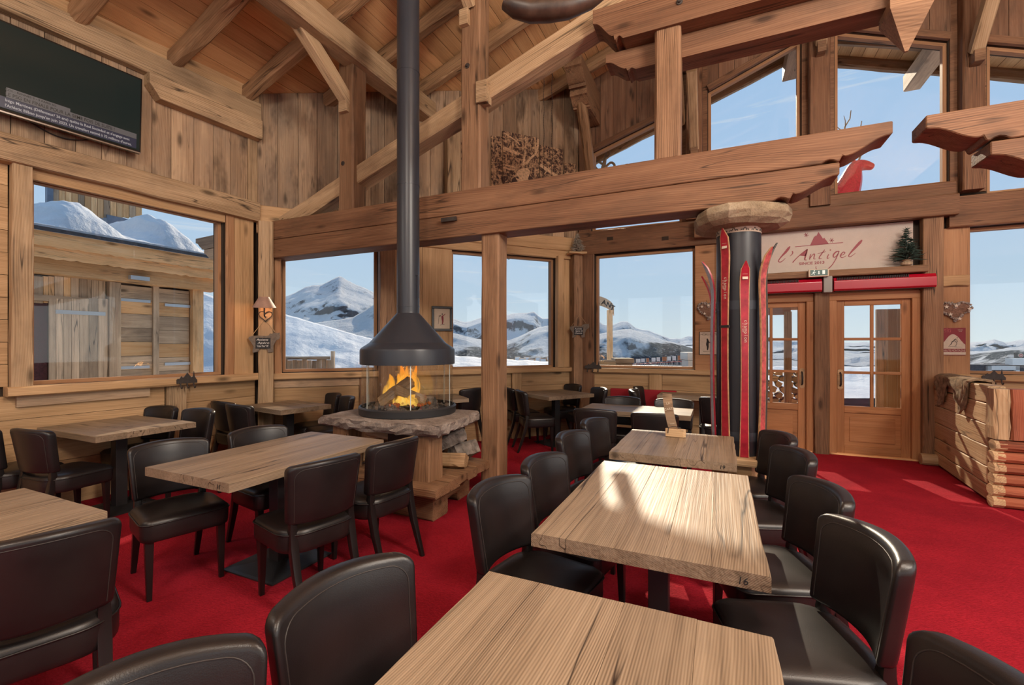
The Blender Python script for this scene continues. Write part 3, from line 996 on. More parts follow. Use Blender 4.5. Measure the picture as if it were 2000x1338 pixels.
# added unseen roof corner that keeps the sun off the diagonal windows
m.add([(x, y, ceil_z(x) + dz_) for y in (10.2, 14.0) for x in (-6.5, -3.0) for dz_ in (0.03, 0.22)],
      [(0, 2, 6, 4), (1, 3, 7, 5), (0, 1, 5, 4), (2, 3, 7, 6), (4, 5, 7, 6), (0, 1, 3, 2)])
ceiling = tag(m.build('ceiling', M['dark_gap']), kind='structure')
sl = math.atan(0.35)
for side in (0, 1):
    x = -6.4
    n = 0
    bw = 0.19 * math.cos(sl)
    x = -6.0 if side == 0 else 1.24
    while x < (1.2 if side == 0 else 4.6):
        m = MB()
        m.span((0, 0.003, -0.03), (15.2, 0.187, 0))
        if side == 0:
            fr = frame((x, -5.1, ceil_z(x)), (0, 1, 0), (math.cos(sl), 0, math.sin(sl)), (math.sin(sl), 0, -math.cos(sl)))
        else:
            fr = frame((x + bw, -5.1, ceil_z(x + bw)), (0, 1, 0), (-math.cos(sl), 0, math.sin(sl)), (math.sin(sl), 0, math.cos(sl)))
        m.build('ceiling_board', M['ceiling'], ceiling, fr)
        x += bw
ry = [3.80 - 0.80 * k for k in range(0, 9)] + [4.60 + 0.80 * k for k in range(0, 7)] + [10.05]
for y in ry:
    beam('rafter', M['rafter'], (-5.62, y, ceil_z(-5.62) - 0.10), (1.2, y, ceil_z(1.2) - 0.10), 0.14, 0.19, ceiling, ch=0.03, jit=0.012)
    if y > 4:
        beam('rafter', M['rafter'], (1.24, y, ceil_z(1.24) - 0.10), (5.5, y, ceil_z(5.5) - 0.10), 0.14, 0.19, ceiling, ch=0.03, jit=0.012)
# purlins carrying the rafters
for (x, y0, y1, mt) in ((-3.9, -4.3, 5.62, 'beam_tan'), (-1.2, -4.3, 3.2, 'beam_tan'), (1.22, -4.3, 10.15, 'beam'), (3.05, -4.3, 10.1, 'weather'), (6.2, -4.3, 7.4, 'beam')):
    zc = ceil_z(x) - 0.20
    beam('purlin', M[mt], (x, y0, zc - 0.14), (x, y1, zc - 0.14), 0.24, 0.28, ceiling, jit=0.008)


def carved_end(L, h, d, sgn=1):
    """profile of a timber whose end is cut to a double scroll; x from 0 (root) to L (tip), y up 0..h"""
    p = [(0, 0), (0, h), (L, h), (L, h * 0.62)]
    k = 12
    for i in range(k + 1):
        t = i / k
        x = L - 0.02 - d * 0.62 * t
        y = h * 0.60 - h * 0.46 * (3 * t * t - 2 * t ** 3)
        p.append((x, y))
    p.append((L - d * 0.70, h * 0.18))
    p.append((L - d * 0.74, h * 0.02))
    for i in range(5):
        t = i / 4
        p.append((L - d * (0.78 + 0.22 * t), h * (0.02 + 0.14 * math.sin(t * math.pi) * 0.6)))
    p.append((L - d * 1.03, 0))
    return p


def carved_beam(name, mat, x_root, x_tip, z0, z1, y, dep, d, parent):
    L_ = abs(x_tip - x_root)
    m = MB()
    m.prism(carved_end(L_, z1 - z0, d), -dep / 2, dep / 2)
    X = Vector((1 if x_tip > x_root else -1, 0, 0))
    fr = frame((x_root, y, z0), X, UP, X.cross(UP))
    return m.build(name, mat, parent, fr, bevel=0.006, segs=1)


# bracket purlins that stand out of the gable, with braces
def bracket(x, z, y0, parent):
    m = MB()
    m.prism(carved_end(7.45 - y0, 0.34, 0.3), -0.13, 0.13)
    m.build('bracket_beam', M['beam'], parent, frame((x, 7.45, z), (0, -1, 0), UP, Vector((0, -1, 0)).cross(UP)), bevel=0.008, segs=1)
    m = MB()
    m.prism(carved_end(7.45 - y0 - 0.28, 0.2, 0.24), -0.13, 0.13)
    m.build('corbel', M['beam'], parent, frame((x, 7.45, z - 0.2), (0, -1, 0), UP, Vector((0, -1, 0)).cross(UP)), bevel=0.008, segs=1)
    beam('brace', M['rafter'], (x, 7.36, z - 1.0), (x, y0 + 0.45, z - 0.1), 0.15, 0.16, parent, ch=0.04, jit=0.01)


bracket(-1.93, 5.32, 6.35, ceiling)
bracket(-0.55, 5.85, 5.9, ceiling)
# braces from the gable posts up to the purlins, each with its peg block
for (x, z, dzz) in ((-0.34, 4.42, 0.75), (1.24, 5.55, 0.6), (2.81, 5.02, 0.9)):
    beam('brace', M['beam_tan'], (x, 7.30, z), (x, 6.55, z + dzz), 0.13, 0.14, ceiling, jit=0.004)
    m = MB(); m.span((-0.05, -0.14, 0), (0.05, 0.0, 0.14))
    m.build('peg_block', M['beam'], ceiling, frame((x, 7.34, z - 0.02), (1, 0, 0), UP, (0, -1, 0)), bevel=0.006)

# ---- the truss across the room
TY = 4.15
truss = tag(empty('roof_truss'), kind='structure')
B, T, RB = M['beam'], M['beam_tan'], M['beam_red']
carved_beam('tie_beam', RB, -5.45, 1.11, 2.835, 3.07, TY, 0.26, 0.42, truss)
carved_beam('tie_beam', RB, -5.45, 0.80, 2.60, 2.83, TY, 0.26, 0.42, truss)
carved_beam('tie_beam', RB, 7.1, 1.29, 2.835, 3.07, TY, 0.26, 0.42, truss)
carved_beam('tie_beam', RB, 7.1, 1.62, 2.60, 2.83, TY, 0.26, 0.42, truss)
carved_beam('collar_beam', RB, 1.2, -1.03, 4.16, 4.48, TY - 0.02, 0.26, 0.26, truss)
carved_beam('collar_beam', RB, 1.2, -0.95, 3.96, 4.155, TY + 0.12, 0.22, 0.26, truss)
beam('floor_post', B, (-2.09, TY, 0), (-2.09, TY, 2.60), 0.20, 0.20, truss, jit=0.007)
for (x, zt) in ((-3.98, 4.93), (-2.31, 5.55)):
    beam('queen_post', B, (x, TY, 3.07), (x, TY, zt), 0.22, 0.22, truss, up=(0, 1, 0), jit=0.007)
beam('queen_post', B, (-0.40, TY - 0.02, 3.07), (-0.40, TY - 0.02, 4.16), 0.21, 0.21, truss, up=(0, 1, 0), jit=0.006)
beam('principal_rafter', T, (-5.30, TY + 0.06, 2.99), (1.15, TY + 0.06, 2.99 + 6.45 * 0.352), 0.22, 0.21, truss, jit=0.006)
# king post with a pointed pendant
m = MB()
hw = 0.125
sq = lambda h, z: [(h, h, z), (-h, h, z), (-h, -h, z), (h, -h, z)]
m.rings([sq(0.01, 0.0), sq(hw, 0.27), sq(hw, 0.33), sq(hw - 0.035, 0.40), sq(hw - 0.035, 2.6)])
kp = m.build('king_post', B, truss, Matrix.Translation((1.22, TY, 3.60)) @ Matrix.Rotation(0.0, 4, 'Z'))
# curved braces and their peg blocks
beam('brace', T, (-3.98, TY - 0.06, 4.33), (-3.98, TY - 0.95, 4.97), 0.13, 0.14, truss, jit=0.006)
m = MB(); m.box((0, 0, 0), (0.12, 0.07, 0.14)); m.build('peg_block', T, truss, Matrix.Translation((-3.98, TY - 0.13, 4.27)), bevel=0.008)
beam('brace', T, (-2.31, TY - 0.10, 4.95), (-2.31, TY - 0.85, 5.55), 0.12, 0.13, truss, jit=0.006)
m = MB(); m.box((0, 0, 0), (0.10, 0.07, 0.16)); m.build('peg_block', T, truss, Matrix.Translation((-2.36, TY - 0.13, 4.82)), bevel=0.008)
m = MB(); m.box((0, 0, 0), (0.12, 0.12, 0.22)); m.build('peg_block', T, truss, Matrix.Translation((-2.17, TY - 0.08, 4.03)), bevel=0.006)
m = MB(); m.box((0, 0, 0), (0.12, 0.10, 0.05)); m.build('wedge', T, truss, Matrix.Translation((-3.86, TY - 0.10, 4.86)), bevel=0.006)
for (x, z) in ((-4.02, 3.62), (-2.34, 4.34), (-0.30, 4.33)):
    m = MB(); m.lathe([(0.026, 0), (0.026, 0.006), (0.013, 0.008), (0.013, 0.02)], 12)
    m.build('bolt', M['iron'], truss, frame((x, TY - (0.111 if x < -1 else 0.152), z), (1, 0, 0), (0, 0, 1), (0, -1, 0)))
# ------------------------------------------------------------------ chairs
def rounded_plan(w, d, rf, rb, n=6, bow=0.0):
    """outline of a seat: x across, y depth, front towards -y"""
    pts = []
    for cx, cy, a0, r in ((w / 2 - rb, d / 2 - rb, 0, rb), (-w / 2 + rb, d / 2 - rb, 90, rb), (-w / 2 + rf, -d / 2 + rf, 180, rf), (w / 2 - rf, -d / 2 + rf, 270, rf)):
        for i in range(n + 1):
            a = math.radians(a0 + 90 * i / n)
            pts.append((cx + r * math.cos(a), cy + r * math.sin(a)))
    out = []
    for x, y in pts:
        if y < 0: y -= bow * (1 - (2 * x / w) ** 2)
        out.append((x, y))
    return out


def make_chair():
    """faces -Y; origin on the floor under the seat centre"""
    root = empty('dining_chair')
    W, D = 0.46, 0.44
    m = MB()
    plan = lambda k, z, g=0.0: [(x * k, y * k, z + g * 0) for x, y in rounded_plan(W, D, 0.05, 0.14, 6, 0.02)]
    rings = [plan(0.955, 0.345), plan(0.985, 0.352), plan(1.0, 0.375), plan(1.0, 0.445), plan(0.985, 0.462), plan(0.93, 0.474), plan(0.75, 0.484), plan(0.45, 0.491), plan(0.12, 0.494)]
    m.rings(rings)
    seat = soft(m.build('seat', M['leather'], root), 50)
    m = MB()
    m.tube([Vector((x * 1.0, y * 1.0, 0.449)) for x, y in rounded_plan(W + 0.004, D + 0.004, 0.05, 0.14, 6, 0.02)], 0.0042, 6, True)
    soft(m.build('piping', M['leather'], seat), 80)
    # backrest: curved padded panel, leaning back
    bm = bmesh.new()
    nx, nz = 12, 8
    BW, BH, BT = 0.45, 0.335, 0.062
    bmesh.ops.create_cube(bm, size=1.0)
    for v in bm.verts: v.co = Vector((v.co.x * BW, v.co.y * BT, (v.co.z + 0.5) * BH))
    bmesh.ops.bevel(bm, geom=[e for e in bm.edges if abs(e.verts[0].co.y - e.verts[1].co.y) > 0.01 and e.verts[0].co.z > 0.1], offset=0.034, segments=4, affect='EDGES', profile=0.5)
    bmesh.ops.bevel(bm, geom=[e for e in bm.edges if len(e.link_faces) == 2 and e.calc_face_angle(0) > 0.9], offset=0.018, segments=3, affect='EDGES', profile=0.5, clamp_overlap=True)
    for i in range(1, nx):
        x = -BW / 2 + BW * i / nx
        bmesh.ops.bisect_plane(bm, geom=bm.verts[:] + bm.edges[:] + bm.faces[:], plane_co=(x, 0, 0), plane_no=(1, 0, 0))
    for i in range(1, 4):
        bmesh.ops.bisect_plane(bm, geom=bm.verts[:] + bm.edges[:] + bm.faces[:], plane_co=(0, 0, BH * i / 4), plane_no=(0, 0, 1))

    def shape(p):
        x, y, z = p
        t = z / BH
        x *= 0.90 + 0.10 * t
        y -= 0.26 * x * x / 0.22                      # sides come forward
        y += 0.05 * (1 - (2 * x / BW) ** 2) * 0.2
        z += 0.018 * (1 - (2 * x / BW) ** 2) * t      # slightly crowned top
        return Vector((x, D / 2 - 0.015 + y + 0.17 * z, 0.505 + z * 0.985))
    for v in bm.verts: v.co = shape(v.co)
    bmesh.ops.recalc_face_normals(bm, faces=bm.faces)
    me = bpy.data.meshes.new('backrest')
    bm.to_mesh(me); bm.free()
    me.materials.append(M['leather'])
    back = soft(link('backrest', me, root), 60)
    # stitched seam that follows the edge of the front face, and the same behind
    for sy, nm in ((-1, 'seam'), (1, 'seam')):
        g, rc = 0.026, 0.05
        pts = [(-BW / 2 + g, 0.02 + (BH - g - rc - 0.02) * i / 6) for i in range(6)]
        pts += [(-BW / 2 + g + rc * (1 - math.cos(a)), BH - g - rc * (1 - math.sin(a))) for a in [math.pi / 2 * i / 6 for i in range(7)]]
        pts += [(-BW / 2 + g + rc + (BW - 2 * g - 2 * rc) * i / 8, BH - g) for i in range(1, 8)]
        pts += [(-x, z) for x, z in pts[:13][::-1]]
        pts = [(x, sy * (BT / 2 + 0.0003), z) for x, z in pts]
        m = MB()
        m.tube([shape(p) for p in pts], 0.0022, 5)
        soft(m.build(nm, M['stitch'], back), 80)
    for sx in (-1, 1):
        m = MB()
        z0, z1 = 0.0, 0.36
        r = lambda k, z, dx, dy: [(sx * (W / 2 - 0.045) + dx + k * a, -D / 2 + 0.045 + dy + k * b, z) for a, b in ((1, 1), (-1, 1), (-1, -1), (1, -1))]
        m.rings([r(0.013, 0.0, 0, -0.01), r(0.022, 0.34, 0, 0), r(0.022, 0.37, 0, 0)])
        m.build('leg', M['legs'], root, bevel=0.004)
        # rear leg runs on up as the back's stile
        m = MB()
        pts = [(0.0, 0.105, 0.014), (0.12, 0.062, 0.017), (0.25, 0.018, 0.020), (0.38, -0.014, 0.022), (0.48, -0.026, 0.020), (0.54, -0.020, 0.016), (0.60, -0.010, 0.010)]
        m.rings([[(sx * (W / 2 - 0.055) + a * k, D / 2 - 0.02 + dy + b * k, z) for a, b in ((1, 1), (-1, 1), (-1, -1), (1, -1))] for z, dy, k in pts])
        soft(m.build('leg', M['legs'], root, bevel=0.004), 30)
    return root


CH = make_chair()
_used = [False]


def chair(label, x, y, fx, fy, group=None):
    """x, y: middle of the top of the back; (fx, fy): the way it faces"""
    o = CH if not _used[0] else copy_tree(CH)
    _used[0] = True
    f = Vector((fx, fy, 0)).normalized()
    c = Vector((x, y, 0)) + f * 0.262
    o.location = c
    o.rotation_euler = (0, 0, math.atan2(f.x, -f.y))
    tag(o, label, 'chair', group)
    return o


k = 0.66 / 0.62
CHAIRS = [
    ('dark leather chair pushed under the left side of table 11, nearest the camera', -3.20 * k, 1.73 * k, 0.96, -0.28),
    ('dark leather chair on the left side of table 11, farther from the camera', -3.12 * k, 2.27 * k, 0.98, -0.17),
    ('dark leather chair seen from behind, pulled out in front of table 11', -1.89 * k, 1.81 * k, -0.97, 0.24),
    ('dark leather chair seen from behind, right before the firewood hearth', -1.86 * k, 2.35 * k, -0.99, 0.13),
    ('dark leather chair seen from behind in the lower left corner, beside the cut-off table', -1.99 * k, 0.70 * k, -0.95, 0.32),
    ('dark leather chair at the bottom edge, its top cut off, left of the nearest table', -1.02 * k, 0.50 * k, 0.90, -0.42),
    ('dark leather chair with grained back standing left of the nearest table', -0.94 * k, 0.92 * k, 0.98, -0.19),
    ('dark leather chair on the left side of table 16, its seat behind the nearest table', -0.93 * k, 1.82 * k, 0.98, -0.19),
    ('dark leather chair on the left side of table 16, farther along', -0.91 * k, 2.33 * k, 0.98, -0.19),
    ('dark leather chair on the left side of table 19, nearest the camera', -0.97 * k, 3.05 * k, 0.98, -0.20),
    ('dark leather chair on the left side of table 19, at its far end', -0.97 * k, 3.66 * k, 0.97, -0.22),
    ('dark leather chair on the right side of table 16, sun across its back', 0.47 * k, 1.84 * k, -0.95, -0.30),
    ('dark leather chair on the right side of table 16, second from the camera', 0.44 * k, 2.37 * k, -0.94, -0.33),
    ('dark leather chair on the right side of table 19, nearer one', 0.43 * k, 3.08 * k, -0.93, -0.35),
    ('dark leather chair on the right side of table 19, nearest the ski column', 0.41 * k, 3.62 * k, -0.93, -0.36),
    ('dark leather chair whose rounded top peeks in at the lower right corner', 0.50 * k, 1.10 * k, -0.95, -0.2),
    ('dark leather chair in front of the table below the large left window', -4.55 * k, 1.52 * k, -0.12, 1.0),
    ('dark leather chair cut by the left edge, before the table under the large window', -5.02 * k, 1.40 * k, -0.1, 1.0),
    ('dark leather chair behind the window table, against the dado post', -4.97 * k, 2.68 * k, 0.1, -1.0),
    ('dark leather chair behind the window table, away from the wall', -4.47 * k, 2.73 * k, 0.03, -1.0),
    ('dark leather chair before the corner table, nearer the left wall', -4.88 * k, 3.13 * k, 0.1, 1.0),
    ('dark leather chair before the corner table, farther from the wall', -4.49 * k, 3.04 * k, 0.06, 1.0),
    ('dark leather chair behind the corner table, closer to the window', -4.34 * k, 4.26 * k, -0.45, -0.9),
    ('dark leather chair between the corner table and the fireplace', -3.94 * k, 4.08 * k, -0.5, -0.87),
    ('dark leather chair seen edge-on between the fireplace and the timber post', -3.10 * k, 5.53 * k, -0.95, 0.3),
    ('dark leather chair at the bay table, half hidden by the timber post', -2.77 * k, 5.87 * k, 0.75, 0.66),
    ('dark leather chair with its whole side in view at the bay table', -2.44 * k, 5.55 * k, 0.80, 0.60),
    ('dark leather chair behind the bay table, against the corner post', -2.00 * k, 6.74 * k, -0.62, -0.78),
    ('dark leather chair behind the bay table, away from the corner post', -1.50 * k, 6.36 * k, -0.75, -0.66),
    ('dark leather chair seen from behind at the back table, left one', -1.08 * k, 4.22 * k, 0.0, 1.0),
    ('dark leather chair seen from behind at the back table, beyond the menu holder', -0.53 * k, 4.20 * k, -0.05, 1.0),
    ('dark leather chair on the far side of the back table, left one', -1.02 * k, 5.38 * k, 0.0, -1.0),
    ('dark leather chair on the far side of the back table, right one', -0.46 * k, 5.40 * k, 0.0, -1.0),
    ('dark leather chair at the left end of the table by the gable wall, nearer one', -1.08 * k, 6.24 * k, 0.97, 0.1),
    ('dark leather chair at the left end of the table by the gable wall, farther one', -1.10 * k, 6.74 * k, 0.97, 0.0),
    ('dark leather chair half hidden behind the ski column, by the gable wall', -0.02, 6.1, 0.1, 1.0),
]
for c in CHAIRS:
    chair(*c, group='dark leather dining chairs')

# ------------------------------------------------------------------ tables
def make_table(label, cx, cy, lx, ly, rz=0.0, nb=4, along='y', number=None, th=0.052, top=0.76, base=(0, 0), pw=0.09):
    """boards run along 'along'; number: (text, local x, local y, side normal)"""
    root = empty('dining_table', (cx, cy, 0), rz)
    tag(root, label, 'table', 'timber dining tables')
    Ln, Wd = (ly, lx) if along == 'y' else (lx, ly)
    ws = [_rnd.uniform(0.8, 1.2) for _ in range(nb)]
    tot = sum(ws)
    p = -Wd / 2
    for i, w in enumerate(ws):
        w = w / tot * Wd
        n = 9
        rr = random.Random(int(cx * 100 + cy * 37) + i)
        m = MB()
        rings = []
        for j in range(n + 1):
            x = -Ln / 2 + Ln * j / n
            a = p + (rr.uniform(0.0, 0.006) if i == 0 else 0.0002)
            b = p + w - (rr.uniform(0.0, 0.006) if i == nb - 1 else 0.0002)
            h = rr.uniform(-0.0012, 0.0012)
            ca = 0.004 if i == 0 else 0.0012
            cb = 0.004 if i == nb - 1 else 0.0012
            rings.append([(x, a, -th), (x, a, h - ca), (x, a + ca, h), (x, b - cb, h), (x, b, h - cb), (x, b, -th)])
        m.rings(rings)
        if along == 'y':
            fr = frame((0, 0, top), (0, 1, 0), (-1, 0, 0), (0, 0, 1))
        else:
            fr = frame((0, 0, top), (1, 0, 0), (0, 1, 0), (0, 0, 1))
        m.build('board', M['table'], root, fr)
        p += w
    bx, by = base
    m = MB(); m.box((bx, by, 0.018 + (top - th - 0.018) / 2), (pw, pw, top - th - 0.018))
    m.build('post', M['steel'], root, bevel=0.004)
    m = MB()
    h = 0.24
    m.rings([[(bx + a * q, by + b * q, z) for a, b in ((1, 1), (-1, 1), (-1, -1), (1, -1))] for q, z in ((h, 0.002), (h, 0.010), (h - 0.02, 0.014), (0.07, 0.03))])
    m.build('base_plate', M['steel'], root)
    m = MB(); m.box((bx, by, top - th - 0.005), (0.34, 0.34, 0.01)); m.build('top_bracket', M['steel'], root)
    if number:
        t, x, y, fr = number
        text('table_number', t, 0.034, frame((x, y, top - th + 0.012), *fr), M['ink'], root, align='CENTER', shear=0.15)
    return root


FRONT = ((1, 0, 0), (0, 0, 1), (0, -1, 0))
RIGHT = ((0, 1, 0), (0, 0, 1), (1, 0, 0))
make_table('timber dining table closest to the camera, cut off by the bottom edge', -0.28, 0.72, 0.82, 1.2, nb=4)
make_table('sunlit timber dining table marked 16 in the right row', -0.262, 2.265, 0.825, 1.22, nb=5, number=('16', 0.33, -0.6115, FRONT))
make_table('timber dining table marked 19 carrying the menu holder', -0.295, 3.585, 0.80, 0.91, nb=4, number=('19', 0.31, -0.4565, FRONT))
make_table('timber dining table marked 11 before the fireplace, in cool window light', -2.755, 2.185, 0.785, 1.22, nb=4, number=('11', 0.30, -0.6115, FRONT))
make_table('timber dining table along the wall below the large left window', -5.02, 2.31, 0.98, 0.77, 0.0, 4, 'x')
make_table('timber dining table in the corner, under the lamp', -4.79, 3.915, 0.82, 0.64, -0.16, 4, 'x', number=('14', -0.36, -0.3215, FRONT), base=(0.02, 0.0))
make_table('timber dining table cut off by the left edge in the foreground', -2.86, 0.49, 0.80, 1.2, nb=4)
make_table('square timber table in the window bay beyond the timber post', -2.26, 6.56, 0.78, 0.84, math.radians(-33.5), 4, 'x')
make_table('timber table in the back, between two pairs of chairs', -0.86, 5.32, 1.18, 0.60, 0.0, 3, 'x')
make_table('timber table against the gable wall, behind the ski column', -0.22, 7.13, 1.2, 0.56, 0.0, 3, 'x')
make_table('timber table mostly hidden behind the fireplace', -3.60, 5.34, 0.75, 0.66, math.radians(47.7), 3, 'x')

# red bench back under the gable window
bench = tag(empty('wall_cushion', (-1.0, 7.42, 0)), 'red upholstered backrest cushion along the gable wall below the window', 'cushion')
m = MB(); m.span((-0.62, -0.02, 0.44), (0.40, 0.06, 0.78)); m.build('back_cushion', M['bench_red'], bench, bevel=0.02)
m = MB(); m.span((-0.64, -0.03, 0.40), (0.42, 0.06, 0.44)); m.build('support_rail', M['pine'], bench)

# menu holder on table 19
mh = tag(empty('menu_holder', (-0.318, 3.84, 0.762)), 'small wooden stand holding a tall narrow slanted menu on table 19', 'menu holder')
m = MB(); m.prism([(-0.075, -0.022), (0.06, -0.028), (0.078, -0.012), (0.075, 0.02), (-0.06, 0.026), (-0.078, 0.012)], 0.0, 0.062)
m.build('block', M['log'], mh, bevel=0.004)
m = MB()
m.rings([[(-0.012 + a - 0.052 * t - 0.01 * math.sin(t * 3), b + 0.012 * t, 0.04 + 0.30 * t) for a, b in ((-0.035, -0.004), (0.035, -0.004), (0.035, 0.004), (-0.035, 0.004))] for t in (0, 0.25, 0.5, 0.75, 1.0)])
menu = m.build('menu_sheet', M['plank'], mh)
tilt = Matrix.Translation((-0.012, -0.0075, 0.04)) @ Matrix.Rotation(-0.19, 4, 'Y') @ Matrix.Rotation(0.04, 4, 'X')
for t, z in (('LA', 0.22), ('CARTE', 0.175), ('menu', 0.06)):
    text('menu_print', t, 0.026 if t != 'menu' else 0.015, tilt @ frame((0, 0.0, z), (1, 0, 0), (0, 0, 1), (0, -1, 0)), M['cream'], menu, align='CENTER')
m = MB(); m.tube([(-0.055, -0.03, 0.03), (-0.05, -0.03, 0.075), (-0.01, -0.02, 0.085), (0.04, -0.015, 0.075)], 0.003, 6)
m.build('clip_wire', M['iron'], mh)

# ------------------------------------------------------------------ fireplace
FX, FY = -2.77, 3.63
rr = random.Random(5)


def rough_slab(poly, z0, z1, jit, mat, name, parent, sub=10):
    pts = []
    n = len(poly)
    for i in range(n):
        a, b = Vector(poly[i]), Vector(poly[(i + 1) % n])
        for j in range(sub):
            t = j / sub
            pts.append(a.lerp(b, t))
    m = MB()
    rings = []
    c = sum(pts, Vector((0, 0))) / len(pts)
    ks = [(0.93, z0), (0.985, z0 + (z1 - z0) * 0.25), (1.0, z0 + (z1 - z0) * 0.6), (0.99, z1 - 0.012), (0.965, z1), (0.6, z1), (0.2, z1)]
    for k_, z in ks:
        ring = []
        for p in pts:
            q = c + (p - c) * k_
            jj = jit if k_ > 0.9 else 0.0
            ring.append((q.x + rr.uniform(-jj, jj), q.y + rr.uniform(-jj, jj), z + (rr.uniform(-jit, jit) * 0.4 if z < z1 else rr.uniform(-1, 1) * 0.002)))
        rings.append(ring)
    m.rings(rings)
    return m.build(name, mat, parent)


hearth = tag(empty('hearth', (FX, FY, 0)), 'hearth of rough granite slab on thick timber blocks under the hanging hood', 'hearth')
G = lambda x, y: (x - FX, y - FY)
rough_slab([G(-3.40, 3.12), G(-2.75, 3.06), G(-2.06, 3.10), G(-2.10, 3.55), G(-2.17, 4.0), G(-2.8, 4.06), G(-3.42, 4.02)], 0.735, 0.835, 0.018, M['granite'], 'stone_slab', hearth)
for (x, y) in ((-2.30, 3.27), (-2.62, 3.90), (-3.2, 3.27), (-3.2, 3.86)):
    beam('pillar', M['beam'], (x - FX, y - FY, 0.34), (x - FX, y - FY, 0.75), 0.20, 0.20, hearth, up=(0, 1, 0), jit=0.008)
yy = 3.03
for w in (0.22, 0.18, 0.16, 0.19, 0.18, 0.13):
    m = beam_mesh(1.36 + rr.uniform(-0.02, 0.03), w - 0.006, 0.075, 0.012, 0.007, 8, int(yy * 50))
    m.build('shelf_board', M['beam'], hearth, Matrix.Translation((-3.44 - FX, yy + w / 2 - FY, 0.30)))
    yy += w
for (x0, x1, y) in ((-3.35, -2.20, 3.33), (-3.30, -2.28, 3.86)):
    beam('plinth_beam', M['beam'], (x0 - FX, y - FY, 0.132), (x1 - FX, y - FY, 0.132), 0.22, 0.262, hearth, jit=0.01)
beam('plinth_beam', M['beam'], (-2.32 - FX, 3.44 - FY, 0.17), (-2.32 - FX, 3.78 - FY, 0.17), 0.10, 0.18, hearth, jit=0.008)
m = MB(); m.span((-0.10, -0.18, 0.34), (0.14, 0.12, 0.74)); m.build('ash_box', M['steel'], hearth)

fp = tag(empty('fireplace_hood', (FX, FY, 0.84)), 'charcoal steel fireplace hood with a tall flue and a round glass drum', 'fireplace')
m = MB()
m.lathe([(0.46, 0.0), (0.465, 0.06), (0.455, 0.072), (0.445, 0.072), (0.445, 0.03), (0.02, 0.03)], 48)
soft(m.build('fire_tray', M['steel'], fp), 40)
GR, GZ0, GZ1 = 0.43, 0.05, 0.475
seams = [20, 74, 128, 182, 236, 290, 344]
for i in range(6):
    a0, a1 = math.radians(10 + 60 * i + 0.6), math.radians(10 + 60 * (i + 1) - 0.6)
    n = 12
    m = MB()
    rings = []
    for j in range(n + 1):
        a = a0 + (a1 - a0) * j / n
        rings.append([(r * math.cos(a), r * math.sin(a), z) for r, z in ((GR, GZ0), (GR + 0.006, GZ0), (GR + 0.006, GZ1), (GR, GZ1))])
    m.rings(rings)
    soft(m.build('glass_pane', M['fireglass'], fp), 40)
for i in range(6):
    a = math.radians(10 + 60 * i)
    m = MB(); m.span((-0.002, -0.004, GZ0), (0.002, 0.004, GZ1))
    m.build('pane_edge', M['pane_edge'], fp, Matrix.Translation(((GR + 0.004) * math.cos(a), (GR + 0.004) * math.sin(a), 0)) @ Matrix.Rotation(a, 4, 'Z'))
prof = [(0.440, 0.468), (0.452, 0.468), (0.452, 0.595), (0.448, 0.612), (0.436, 0.625)]
for i in range(1, 9):
    t = i / 8
    prof.append((0.436 - 0.286 * t, 0.625 + 0.19 * t))
prof += [(0.135, 0.838), (0.120, 0.875), (0.112, 0.92), (0.108, 0.97)]
inner = [(0.10, 0.97), (0.43, 0.60), (0.44, 0.59)]
m = MB(); m.lathe(prof + inner, 56, caps=False)
hood = soft(m.build('hood', M['hood'], fp), 28)
m = MB()
m.lathe([(0.108, 0.965), (0.108, 4.30)], 40)
soft(m.build('flue', M['hood'], fp), 40)
m = MB(); m.lathe([(0.1105, 0), (0.1105, 0.012)], 40)
for z in (1.02, 2.2, 3.3): m.build('flue_joint', M['hood'], fp, Matrix.Translation((0, 0, z)))
m = MB(); m.tube([(0.10, -0.02, 1.32), (0.135, -0.02, 1.32), (0.14, -0.02, 1.30), (0.142, -0.02, 1.10)], 0.005, 8)
m.build('damper_rod', M['hood'], fp)
m = MB(); m.lathe([(0.012, 0), (0.012, 0.006), (0.002, 0.008)], 10)
for i in range(5):
    a = math.radians(-115 + 5 * i * 1.0)
m = MB(); m.box((0, 0, 0), (0.02, 0.012, 0.05))
m.build('pane_clip', M['steel'], fp, Matrix.Translation((0.02, -GR - 0.008, 0.065)))
m = MB(); m.span((-0.09, -0.005, -0.02), (0.09, 0.02, 0.02))
m.build('stay_bracket', M['iron'], fp, Matrix.Translation((0.24, TY - 0.17 - FY, 2.78 - 0.84)))

# burning logs, embers and flames
def split_log(L_, r, seed, mat=None, name='split_log'):
    q = random.Random(seed)
    ang = [math.radians(a) for a in (200, 235, 270, 305, 340)]
    prof_ = [(-r * 0.9, -r * 0.1), *[(r * math.cos(a), r * math.sin(a)) for a in ang], (r * 0.9, -r * 0.1), (0.05 * r, r * 0.75)]
    m_ = MB()
    rings_ = []
    for i in range(9):
        x = -L_ / 2 + L_ * i / 8
        kk = 1.0 if 0 < i < 8 else 0.97
        rings_.append([(x + q.uniform(-0.008, 0.008), a * kk + q.uniform(-1, 1) * r * 0.06, b * kk + q.uniform(-1, 1) * r * 0.06) for a, b in prof_])
    m_.rings(rings_)
    return m_


ZT = 0.84 + 0.03
def put_log(name, label, L_, r, seed, loc, rot, mat, group=None, cat='log'):
    o = split_log(L_, r, seed).build(name, mat, None, Matrix.Translation(loc) @ Matrix.Rotation(rot[2], 4, 'Z') @ Matrix.Rotation(rot[1], 4, 'Y') @ Matrix.Rotation(rot[0], 4, 'X'))
    return tag(o, label, cat, group)


